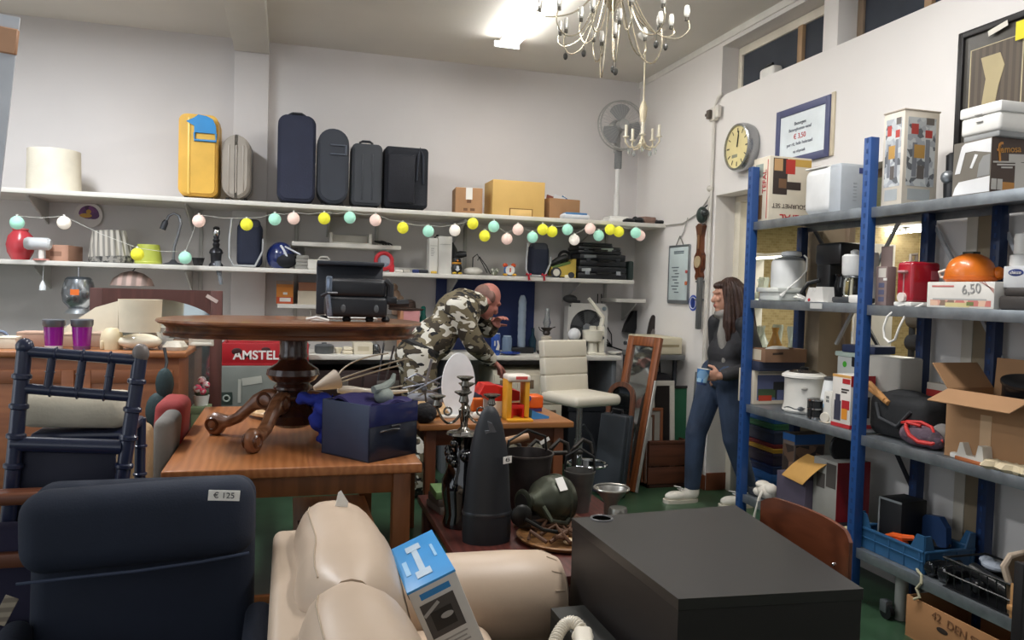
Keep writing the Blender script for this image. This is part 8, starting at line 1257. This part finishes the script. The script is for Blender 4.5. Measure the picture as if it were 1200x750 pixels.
# blue and white product box tilted on the sofa
D = at(477, 695, Y=1.74); W, DP, HB = .118, .30, .36; u = V((-.40, .0, .916)); r = V((.916, .0, .40)); M = frame(D-u*HB, r, u); fn = M.to_3x3().col[2]
t = thing('product_box', 'blue and white radio box tilted against the sofa cushion', 'box', (0, 0, 0)); t.matrix_basis = M     # local x width, y up, -z depth
bl_ = mt('#3f97d8', .4); wh_ = mt('#d6d3cd', .5)
part('carton', MB().bb(0, W, 0, HB-.004, -DP, 0, .002), wh_, t); part('top', MB().bb(-.001, W+.001, HB-.006, HB, -DP-.001, .001, .001), bl_, t, 'bright blue top')
b = MB(); b.M = frame((0, HB+.0006, 0), (1, 0, 0), (0, 0, -1))
part('tape', MB().put([], []).quad(frame((W*.45, HB+.001, -DP*.45), (0, 0, 1), (1, 0, 0)), DP*.55, W*.13).quad(frame((W*.45, HB+.0015, -DP*.2), (1, 0, 0), (0, 0, -1)), W*.32, DP*.13).quad(frame((W*.45, HB+.0015, -DP*.78), (1, 0, 0), (0, 0, -1)), W*.32, DP*.13), mt('#c3d6e6', .25), t)
part('lettering', MB().quad(frame((W*.16, HB+.001, -DP*.42), (0, 0, 1), (1, 0, 0)), DP*.3, W*.10), mt('#9fcbee', .4), t); part('lettering', MB().quad(frame((W*.82, HB+.001, -DP*.55), (0, 0, 1), (1, 0, 0)), DP*.28, W*.06), mt('#9fcbee', .4), t)
part('picture', MB().quad(frame((W*.46, HB*.76, .001), (1, 0, 0), (0, 1, 0)), W*.70, HB*.24), mt('#4a4644', .35), t); part('radio_picture', MB().quad(frame((W*.46, HB*.745, .002), (1, .0, 0), (-.1, 1, 0)), W*.44, HB*.13), mt('#1d1b1b', .3), t); part('logo', MB().sph((W*.54, HB*.755, .003), .012, 16, (1.3, .6, .06)).quad(frame((W*.3, HB*.83, .002), (1, .5, 0), (-.5, 1, 0)), W*.4, .008), mt('#a9a7a4', .4), t)
part('title_strip', MB().quad(frame((W*.50, HB*.93, .001), (1, 0, 0), (0, 1, 0)), W*.62, HB*.04), mt('#2f86c9', .4), t); b = MB()
for k in range(4): b.quad(frame((W*.46, HB*(.60-.03*k), .001), (1, 0, 0), (0, 1, 0)), W*(.66-.1*(k % 2)), .003)
part('small_print', b, mt('#a5a19c', .5), t)
for k, hx in enumerate(('#6fa0b0', '#6a55a5', '#c23c38')): part('icon', MB().quad(frame((W*(.3+.2*k), HB*.44, .001), (1, 0, 0), (0, 1, 0)), W*.17, W*.17), mt(hx, .5), t)
b = MB()
for k in range(5): b.quad(frame((-.0012, HB-.02, -DP*(.1+.2*k)), (0, 0, 1), (0, 1, 0)), .012, .016)
part('vent_hole', b, mt('#16181b', .6), t)
# low black box with the telephone
c = at(690, 703, Z=.46); t = thing('black_box', 'low black box on the floor between the sofa arm and the black cabinet', 'box', (.757, 1.82, 0)); LP = [(-.15, -.4), (.125, -.4), (.125, .37), (.02, .37), (.02, .0), (-.15, .0)]; part('body', MB().prism(LP, .48), mt('#1e1f1d', .5), t); part('lid', MB().prism([(x*1.015, y*1.005) for x, y in LP], .02, None, .48), mt('#242522', .45), t)
P_ = lambda x, y: at(x, y, Y=1.60)
p = at(655, 745, Z=.50); t = thing('telephone', 'white telephone with a coiled cord on the low black box', 'telephone', (at(655, 742, Z=.58).x+.015, at(655, 742, Z=.58).y-.14, .501), rad(-18)); wm_ = mt('#ded6c6', .35)
part('body', MB().prism([(-.07, 0), (.07, 0), (.07, .05), (-.02, .075), (-.07, .075)], .13, Matrix(((0, 0, 1, -.06), (1, 0, 0, 0), (0, 1, 0, 0), (0, 0, 0, 1)))), wm_, t); part('handset', MB().box((0, 0, .10), (.045, .19, .03), .012, 4, TR(0, 0, 0, rad(6))).sph((0, .085, .092), .028, 16, (1, 1, .7)).sph((0, -.085, .08), .028, 16, (1, 1, .7)), wm_, t)
ax = bez([V((.0, .10, .1)), V((-.03, .17, .13)), V((-.075, .13, .08)), V((-.085, .04, .05)), V((-.09, -.05, .02))], 40); pts = []
for i in range(330):
    s = i/329*40; k = int(min(39, s)); c_ = ax[k]*(1-(s-k))+ax[min(40, k+1)]*(s-k); tg = (ax[min(40, k+1)]-ax[k]).normalized(); e1 = tg.orthogonal().normalized(); e1 = V((0, 0, 1))-tg*tg.z; e1.normalize(); e2 = tg.cross(e1); th = i*.55; pts.append(c_+(e1*cos(th)+e2*sin(th))*.013)
part('coiled_cord', MB().tube(pts, .0042, 6), wm_, t)
# ================================================================== black cabinet with the grommet
ZD_ = .72; cs_ = [at(670, 607, Z=ZD_), at(862, 592, Z=ZD_), at(1012, 690, Z=ZD_), at(795, 702, Z=ZD_)]; ctr = sum(cs_, V())/4; pts = [((c-ctr).x, (c-ctr).y) for c in cs_][::-1]
t = thing('office_cabinet', 'black office cabinet with a round cable grommet in its top', 'cabinet', (ctr.x, ctr.y, 0)); bkm = mt('#2a2826', .38, var=.04); bks = mt('#211d1c', .5, var=.05)
ins = lambda k: [(x*k, y*k) for x, y in pts]
part('top', MB().prism(ins(1), .028, None, ZD_-.028), bkm, t); q4 = ins(.992); th_ = .02
def panel(i, name, m_, k0=0., k1=1.):
    p0, p1 = V((*q4[i], 0)), V((*q4[(i+1) % 4], 0)); d_ = (p1-p0); n_ = V((-d_.y, d_.x, 0)).normalized()*th_
    if (p0+n_).length > p0.length: n_ = -n_
    a_, e_ = p0+d_*k0, p0+d_*k1; part(name, MB().prism([(a_.x, a_.y), (e_.x, e_.y), (e_.x+n_.x, e_.y+n_.y), (a_.x+n_.x, a_.y+n_.y)], ZD_-.03, None, 0), m_, t)
panel(0, 'front_panel', bks); panel(2, 'rear_panel', bks); panel(3, 'side_panel', bks)
g = at(705, 608, Z=ZD_)-ctr; part('grommet', MB().torus((g.x, g.y, ZD_+.001), .034, .004, 32, 8), mt('#5a5a5c', .3), t); part('grommet_dark_disc', MB().cyl((g.x, g.y, ZD_-.001), (g.x, g.y, ZD_+.0015), .033, n=28), mt('#050505', .9), t); mt('#050505', .9).node_tree.nodes['Principled BSDF'].inputs['Specular IOR Level'].default_value = 0  # flat black disc, the shade of the hole is only its colour
f0, f1 = V((pts[0][0], pts[0][1], 0)), V((pts[1][0], pts[1][1], 0)); r_ = (f1-f0); L = r_.length; Mf = frame((f0+f1)/2*.992, r_, (0, 0, 1))

# ================================================================== brown plywood chair behind the cabinet
a, e = at(907, 611, Y=2.30), at(1014, 668, Y=1.86); mid = (a+e)/2+V((-.03, .02, 0)); t = thing('school_chair', 'brown plywood school chair with a curved back behind the black cabinet', 'chair', (mid.x, mid.y, 0)); pl = mt('#6e3a22', .4, kind='wood', hx2='#5b2d18', axis=1, coat=.2)
dirv = (e-a); dirv.z = 0; L = dirv.length; dirv.normalize(); nrm = V((dirv.y, -dirv.x, 0)); nrm = nrm if nrm.x > 0 else -nrm
b = MB(); n, m = 20, 8; vs = []; zc_ = (a.z+e.z)/2-.0; H = .19
sl = (e.z-a.z)/L*.35
for sd in (0, 1):
    for j in range(m+1):
        for i in range(n+1):
            s = (i/n-.5)*2; v = (j/m-.5)*2; k = 1-max(0, abs(s)-.82)/.18*.55*abs(v)**1.5; q = dirv*(s*L/2)+nrm*(.045*(1-s*s)-.012*sd)+V((0, 0, zc_+v*H/2*(1-.5*max(0, abs(s)-.75)**2*8)+s*L/2*sl)); vs.append(q)
fs = []; N1 = (n+1)*(m+1)
for j in range(m):
    for i in range(n): k = j*(n+1)+i; fs += [(k, k+1, k+n+2, k+n+1), (N1+k, N1+k+n+1, N1+k+n+2, N1+k+1)]
for i in range(n): fs += [(i, N1+i, N1+i+1, i+1), (m*(n+1)+i, m*(n+1)+i+1, N1+m*(n+1)+i+1, N1+m*(n+1)+i)]
for j in range(m): k = j*(n+1); fs += [(k, k+n+1, N1+k+n+1, N1+k), (k+n, N1+k+n, N1+k+2*n+1, k+2*n+1)]
b.put(vs, fs); part('backrest', b, pl, t)
for s in (-.55, .55): 
    q = dirv*(s*L/2); part('leg', MB().tube([q+V((0, 0, zc_+.04))+nrm*.055, q+V((0, 0, .5))+nrm*.05, q+V((0, 0, .44))-nrm*.02, q+V((0, 0, .42))-nrm*.36, q+V((0, 0, 0))-nrm*.42], .011), mt('#6d7073', .3, .8), t); part('leg', MB().tube([q+V((0, 0, .42))-nrm*.12, q+V((0, 0, 0))-nrm*.02], .011), mt('#6d7073', .3, .8), t); part('rivet', MB().sph(q+V((0, 0, zc_-.03+s*L/2*sl))+nrm*(.045*(1-s*s)-.014), .006, 10), CHROME, t)
part('seat', MB().box((0, 0, 0), (.38, .36, .014), .006, 2, frame(V((0, 0, .445))-nrm*.24, dirv, nrm)), pl, t)
# dark board at the lower right edge
a = at(1200, 664, Y=1.62); t = thing('wooden_board', 'dark brown wooden board standing at the lower right photo edge', 'board', (a.x+.13, 1.62, 0)); part('panel', MB().bb(-.135, .13, -.012, .012, 0, a.z+.01, .003), mt('#2e1f19', .5, kind='wood', hx2='#241712', axis=2), t); part('edge_band', MB().bb(-.148, -.135, -.014, .014, 0, a.z+.012, .002), mt('#120d0c', .6), t); part('foot', MB().bb(-.1, .1, -.09, .09, 0, .02, .004), mt('#1b1311', .6), t)
# ================================================================== people
def blob(name, parts, vox, mats, smooth=5, pick=None, factor=.5):
    """one continuous closed surface grown round tapered limbs and ellipsoids"""
    mb = MB()
    for p in parts:
        if p[0] == 'e':
            _, c, rr, *rot = p; M = Matrix.Translation(c) @ (Euler(rot[0]).to_matrix().to_4x4() if rot else Matrix.Identity(4)) @ Matrix.Diagonal((*rr, 1))
            mb.sph((0, 0, 0), 1, 20, M=M)
        elif p[0] == 'x': mb.box((0, 0, 0), p[2], min(p[2])*.3, 3, Matrix.Translation(p[1]) @ Euler(p[3]).to_matrix().to_4x4())
        else:
            pts, rs = p; pts = [V(q) for q in pts]
            for i in range(len(pts)-1):
                a, b = pts[i], pts[i+1]; ra, rb = rs[i], rs[i+1]; d = (b-a); L = d.length or 1e-4; pr = []
                for k in range(7): t = -pi/2+pi/2*k/6; pr.append((max(1e-5, ra*cos(t)), ra*sin(t)))
                for k in range(1, 7): t = pi/2*k/6; pr.append((max(1e-5, rb*cos(t)), L+rb*sin(t)))
                pr.insert(7, (rb, L)); mb.rev(pr, 18, Matrix.Translation(a) @ d.to_track_quat('Z', 'Y').to_matrix().to_4x4())
    me = mb.mesh('grow', mats, 0); ob = bpy.data.objects.new('grow', me); COL.objects.link(ob)
    r = ob.modifiers.new('r', 'REMESH'); r.mode = 'VOXEL'; r.voxel_size = vox
    s = ob.modifiers.new('s', 'SMOOTH'); s.iterations = smooth; s.factor = factor
    dg = bpy.context.evaluated_depsgraph_get(); m2 = bpy.data.meshes.new_from_object(ob.evaluated_get(dg)); bpy.data.objects.remove(ob); bpy.data.meshes.remove(me)
    m2.name = name; m2.materials.clear()
    for q in (mats if isinstance(mats, (list, tuple)) else [mats]): m2.materials.append(q)
    m2.polygons.foreach_set('use_smooth', [True]*len(m2.polygons))
    if pick:
        for f in m2.polygons: f.material_index = pick(f.center)
    return m2
def head(c, f, up, s=1.):
    """parts of a head: c centre, f facing, up crown direction"""
    f = V(f).normalized(); up = V(up); up = (up-f*up.dot(f)).normalized(); r = f.cross(up); R = Matrix((r, f, up)).transposed().to_euler(); P = lambda x, y, z: V(c)+(r*x+f*y+up*z)*s
    ps = [('e', P(0, -.012, .02), (.074*s, .092*s, .098*s), R), ('e', P(0, .022, -.045), (.058*s, .066*s, .072*s), R), ('e', P(0, .055, -.095), (.028*s, .03*s, .022*s), R),
          ([P(0, .078, .012), P(0, .1, -.028)], [.011*s, .016*s]), ('e', P(0, .075, .028), (.05*s, .02*s, .014*s), R), ('e', P(0, .078, -.06), (.026*s, .02*s, .008*s), R), ('e', P(0, .076, -.073), (.022*s, .018*s, .008*s), R)]
    for sd in (-1, 1): ps += [('e', P(sd*.074, -.008, -.005), (.012*s, .022*s, .034*s), R), ('e', P(sd*.033, .072, -.02), (.02*s, .016*s, .02*s), R)]
    eyes = [P(sd*.031, .083, .008) for sd in (-1, 1)]; lips = P(0, .092, -.066)
    return ps, eyes, lips, P
def hand(w, d, n, spread, curl, s=1., side=1):
    """w wrist, d finger direction, n palm normal (fingers curl towards it)"""
    d = V(d).normalized(); n = V(n); n = (n-d*n.dot(d)).normalized(); x = d.cross(n)*side; w = V(w); Rm = Matrix((x, d, n)).transposed().to_euler()
    ps = [('e', w+d*.045*s, (.040*s, .052*s, .017*s), Rm)]
    for i, (ox, L) in enumerate(((-.029, .062), (-.010, .072), (.010, .068), (.028, .052))):
        p = w+d*.082*s+x*ox*s; a = 0.; pts = [w+d*.05*s+x*ox*.8*s, p]; q = p
        for k, fr in enumerate((.45, .32, .23)):
            a += curl[k] if isinstance(curl, (list, tuple)) else curl; dd = (d*cos(a)+n*sin(a)+x*ox*spread*(1-k*.3)).normalized(); q = q+dd*L*fr*s*1.25; pts.append(q)
        ps.append((pts, [.0105*s, .0098*s, .009*s, .0082*s, .0072*s]))
    t0 = w+d*.02*s-x*.03*s; t1 = t0+(d*.5-x*.62+n*.45).normalized()*.042*s; t2 = t1+(d*.75-x*.1+n*.75).normalized()*.036*s; ps.append(([t0, t1, t2], [.014*s, .0115*s, .0088*s])); return ps
skin = mt('#c08f78', .5, var=.05, sc=20); lip = mt('#9c5a50', .5); skr = mt('#b9776a', .5, var=.08, sc=14)
# ---------------- woman walking out of the doorway with a cup
WX, WY = 2.86, 4.78; o = V((WX, WY, 0))
hc = at(851, 347, Y=4.78)-o; hc.y = 0; 
neck = V((hc.x+.035, 0, hc.z-.125)); sh = neck.z-.05
ps, eyes, lips, HP = head(hc, (-1, .12, -.06), (.06, 0, 1), .97)
hipz = .90; L_, R_ = -.0, .0
ftR = at(803, 588, Z=0)-o; ftL = at(868, 594, Z=0)-o     # right foot ahead, left foot behind (nearer)
hipR, hipL = V((.03, .075, hipz)), V((.05, -.075, hipz)); knR = V((-.10, .085, .50)); ankR = V((ftR.x+.05, ftR.y, .085)); ankL = V((ftL.x+.06, ftL.y, .10)); knL = V((.09, -.09, .48))
shL, shR = V((neck.x+.02, -.165, sh-.015)), V((neck.x+.0, .165, sh-.015))
elL = V((neck.x+.11, -.215, sh-.29)); wrL = at(843, 441, Y=WY-.19)-o; elR = V((neck.x+.05, .22, sh-.29)); wrR = at(842, 449, Y=WY+.05)-o
cupc = at(822, 441, Y=WY-.21)-o
torso = [([V((.04, 0, hipz)), V((.05, 0, 1.05)), V((neck.x+.02, 0, sh-.14)), V((neck.x+.01, 0, sh-.04))], [.125, .105, .12, .085])]
wing = lambda k: [('e', V((.05, 0, hipz+.0)), (.115*k, .165*k, .12)), ('e', V((.045, 0, 1.06)), (.10*k, .135*k, .13)), ('e', V((neck.x+.03, 0, sh-.14)), (.115*k, .165*k, .16)), ([shL, V((neck.x+.01, 0, sh)), shR], [.05*k, .06*k, .05*k])]
body = ps+wing(.94)+[([neck-V((0, 0, .05)), hc-V((-.02, 0, .06))], [.05, .048]), ([shL, elL, wrL], [.045, .036, .026]), ([shR, elR, wrR], [.045, .036, .026]), ([hipR, knR, ankR], [.085, .055, .038]), ([hipL, knL, ankL], [.085, .055, .038]),
    ([ankR, ankR+V((-.1, 0, -.045))], [.035, .028]), ([ankL, ankL+V((-.1, 0, -.045))], [.035, .028])]
dL = (cupc-wrL); body += hand(wrL, V((-1, .25, .05)), V((.1, .9, .1)), 1.5, (.45, .6, .5), .95, 1) + hand(wrR, (-.8, -.3, .1), (-.1, -.8, .4), 1.5, (.4, .5, .4), .95, -1)
lipsw = lips
t = thing('person', 'long-haired woman in dark jacket and jeans walking with a cup', 'person', o)
part('body', blob('body', body, .0055, [skin, lip], 4, lambda c: 1 if (c-lipsw).length < .016 else 0), [], t) if False else None
def add(name, me, par): q = bpy.data.objects.new(name, me); COL.objects.link(q); q.parent = par; return q
add('body', blob('body', body, .0055, [skin, lip, mt('#2b2220', .2)], 4, lambda c: 1 if (c-lipsw).length < .017 else 2 if min((c-e).length for e in eyes) < .009 else 0), t)
jk = mt('#2c2c30', .75, bump=.25, bsc=50, var=.15)
jb = wing(1.03)+[('e', V((.05, 0, .93)), (.118, .178, .13)), ([shL, elL, elL*.15+wrL*.85], [.06, .054, .044]), ([shR, elR, elR*.15+wrR*.85], [.066, .058, .046]), ([V((neck.x+.01, 0, sh-.03)), neck+V((0, 0, .03))], [.085, .062])]
add('jacket', blob('jacket', jb, .009, jk, 4), t)
sc_ = mt('#85827d', .9, bump=.5, bsc=70); add('scarf', blob('scarf', [([neck+V((-.06, -.03, -.04)), neck+V((-.085, -.05, -.14)), neck+V((-.075, -.08, -.3)), neck+V((-.06, -.09, -.46))], [.03, .035, .034, .028]), ('e', neck+V((-.03, 0, .0)), (.085, .085, .045))], .008, sc_, 3), t)
jeans = mt('#34435c', .85, bump=.2, bsc=120, var=.22, sc=5); add('jeans', blob('jeans', [([hipR+V((0, 0, .02)), knR, ankR+V((0, 0, .03))], [.105, .074, .056]), ([hipL+V((0, 0, .02)), knL, ankL+V((0, 0, .03))], [.105, .074, .056]), ('e', V((.045, 0, hipz)), (.125, .165, .1))], .008, jeans, 3), t)
hairm = mt('#3d2720', .5, bump=.35, bsc=60, var=.2, sc=20); H0 = hc
hp = [('e', HP(0, -.035, .042), (.087, .092, .088)), ([HP(-.03, -.06, .02), HP(-.04, -.09, -.12), HP(-.05, -.10, -.26), HP(-.05, -.085, -.38)], [.078, .09, .092, .06]), ([HP(.05, -.05, .02), HP(.07, -.06, -.12), HP(.07, -.05, -.24), HP(.06, -.03, -.36)], [.055, .066, .068, .045]), ([HP(-.06, -.04, .02), HP(-.075, -.045, -.12), HP(-.07, -.03, -.26), HP(-.065, -.01, -.37)], [.045, .055, .055, .03]), ('e', HP(0, .012, .072), (.074, .07, .032)), ([HP(-.068, .02, .05), HP(-.08, .015, -.06), HP(-.085, .02, -.18), HP(-.08, .03, -.30)], [.03, .036, .042, .028]), ([HP(-.03, -.09, -.1), HP(-.02, -.11, -.24), HP(-.02, -.09, -.40)], [.07, .075, .045])]
hm_ = blob('hair', hp, .006, hairm, 3)
for v in hm_.vertices: q_ = math.atan2(v.co.y-H0.y, v.co.x-H0.x); v.co += v.normal*(.0045*sin(q_*26+v.co.z*14)+.004*noise.noise(V((q_*6, v.co.z*9, 0))))
add('hair', hm_, t)
shoe_w = mt('#ddd8cc', .7, bump=.15)
for nm, ft, an, pitch in (('right', ftR, ankR, 0.), ('left', ftL, ankL, 0.)):
    s = add('sneaker', blob('sneaker', [('e', V((ft.x-.075, ft.y, .045)), (.085, .046, .036)), ('e', V((ft.x+.01, ft.y, .05)), (.075, .045, .045)), ([an+V((.0, 0, -.02)), an+V((0, 0, .03))], [.052, .05])], .006, shoe_w, 3), t)
    part('sole', MB().prism([(-.165, -.02), (-.15, -.04), (-.06, -.05), (.06, -.042), (.09, -.02), (.09, .02), (.06, .042), (-.06, .05), (-.15, .04), (-.165, .02)], .024, TR(ft.x, ft.y, 0)), mt('#c9c3b4', .6), s); part('lace', MB().tube([(ft.x-.05, ft.y-.03, .088), (ft.x-.05, ft.y+.03, .088), (ft.x-.03, ft.y-.03, .098), (ft.x-.03, ft.y+.03, .098), (ft.x-.06, ft.y+.06, .1)], .004), WHITE, s)
cp = thing('cup', 'blue and white patterned paper cup in the woman’s hand', 'cup', o+cupc-V((0, 0, .055)), 0, None, (0, rad(8), 0))
part('body', MB().rev([(.03, 0), (.042, .105)], 26), mt('#9cc3dc', .5, kind='patch', hx2='#3f78b5', sc=22), cp); part('rim', MB().torus((0, 0, .105), .042, .003), WHITE, cp); part('base_band', MB().rev([(.0303, .0), (.0325, .016)], 26, close=False), mt('#2a3a66', .5), cp)
# ---------------- man in camouflage bending over the worktop
MX_, MY_ = .86, 5.45; o = V((MX_, MY_, 0)); W = lambda x, y, Y: at(x, y, Y=Y)-o
hc = W(571, 352, 5.58); hipm = V((.02, 0, .97)); chest = W(535, 368, 5.50); shm = W(552, 357, 5.52); nk = W(560, 356, 5.55)
ps, eyes, lips, HP = head(hc, (.80, .12, -.58), (.58, .1, .8), 1.08)
shR = W(535, 362, 5.33); shL = W(556, 358, 5.72); elR = W(557, 404, 5.36); wrR = W(577, 424, 5.56); elL = W(572, 385, 5.80); wrL = W(577, 383, 5.74)
hR, hL = hipm+V((0, -.09, -.02)), hipm+V((0, .09, -.02)); kR, kL = V((.07, -.10, .5)), V((.05, .11, .5)); aR, aL = V((.0, -.11, .09)), V((.02, .13, .09))
tor = lambda k: [('e', hipm, (.145*k, .175*k, .14*k), (0, .3, 0)), ('e', hipm*.6+chest*.4, (.14*k, .17*k, .18*k), (0, .75, 0)), ('e', chest, (.15*k, .2*k, .17*k), (0, .7, 0)), ([shR, chest+V((.03, 0, .09)), shL], [.075*k, .09*k, .075*k])]
body = ps+tor(.92)+[([chest+V((.06, 0, .05)), hc+V((-.03, 0, -.03))], [.068, .062]), ([shR, elR, wrR], [.055, .045, .033]), ([shL, elL, wrL], [.055, .045, .033]), ([hR, kR, aR], [.1, .065, .045]), ([hL, kL, aL], [.1, .065, .045]), ([aR, aR+V((.12, -.02, -.05))], [.04, .03]), ([aL, aL+V((.12, .02, -.05))], [.04, .03])]
body += hand(wrR, V((.75, .45, -.5)), V((.2, .2, -1)), 1.5, (.35, .5, .4), 1.08, 1)+hand(wrL, V((.3, -.5, .6)), V((.3, -.6, -.5)), 1.5, (.4, .6, .5), 1.05, -1)
lm = lips; hairc = mt('#7a5a50', .6, var=.1, sc=40)
t = thing('person', 'bald man in camouflage clothes bending over the back worktop', 'person', o)
add('body', blob('body', body, .006, [skr, lip, mt('#2b2220', .2)], 4, lambda c: 1 if (c-lm).length < .018 else 2 if min((c-e).length for e in eyes) < .009 else 0), t)
add('hair', blob('hair', [('e', HP(0, -.04, .02), (.083, .076, .078)), ('e', HP(-.05, -.01, .02), (.034, .055, .05)), ('e', HP(.05, -.01, .02), (.034, .055, .05))], .006, hairc, 3), t)
camo = mt('#8a7d62', .85, kind='camo', bump=.3, bsc=30)
add('jacket', blob('jacket', tor(1.08)+[([shR, elR, elR*.2+wrR*.8], [.085, .075, .058]), ([shL, elL, elL*.2+wrL*.8], [.085, .075, .058]), ([chest+V((.04, 0, .08)), nk+V((.0, 0, .0))], [.11, .085])], .009, camo, 4), t)
add('trousers', blob('trousers', [([hR+V((0, 0, .04)), kR, aR+V((0, 0, .02))], [.125, .095, .085]), ([hL+V((0, 0, .04)), kL, aL+V((0, 0, .02))], [.125, .095, .085]), ('e', hipm, (.16, .19, .14), (0, .3, 0))], .01, camo, 3), t)
b = MB().rev([(.165, -.02), (.172, 0), (.165, .02)], 36, TR(hipm.x+.015, hipm.y, hipm.z+.075, 0, .45) @ Matrix.Diagonal((.98, 1.16, 1, 1)), close=False); part('belt', b, mt('#1d1c1b', .6), t)
for an in (aR, aL): sh_ = add('boot', blob('boot', [('e', an+V((.08, 0, -.045)), (.12, .05, .042)), ([an+V((0, 0, -.03)), an+V((0, 0, .1))], [.06, .06])], .008, mt('#1c1a19', .6), 3), t)
# ---------------- royal blue cloth bunched against the navy box
pb = at(378, 478, Y=3.52); prt = [('e', V(c_), r_) for c_, r_ in (((-.06, .0, .205), (.06, .045, .028)), ((.0, .02, .19), (.07, .05, .035)), ((.06, -.03, .15), (.06, .06, .05)), ((-.01, -.05, .13), (.045, .04, .07)), ((.03, -.04, .08), (.055, .055, .08)), ((.09, -.02, .1), (.05, .06, .1)), ((.06, .0, .03), (.08, .07, .03)))]
me = blob('cloth', prt, .006, mt('#1d2f94', .85, bump=.5, bsc=18), 3)
for v in me.vertices: v.co += v.normal*(.012*noise.noise(v.co*26)+.008*sin(v.co.x*70+v.co.z*90))
q = bpy.data.objects.new('cloth', me); COL.objects.link(q); q.location = (pb.x-.0, 3.50, ZT1+.004); tag(q, 'royal blue cloth bunched beside the pedestal of the oval table', 'cloth')
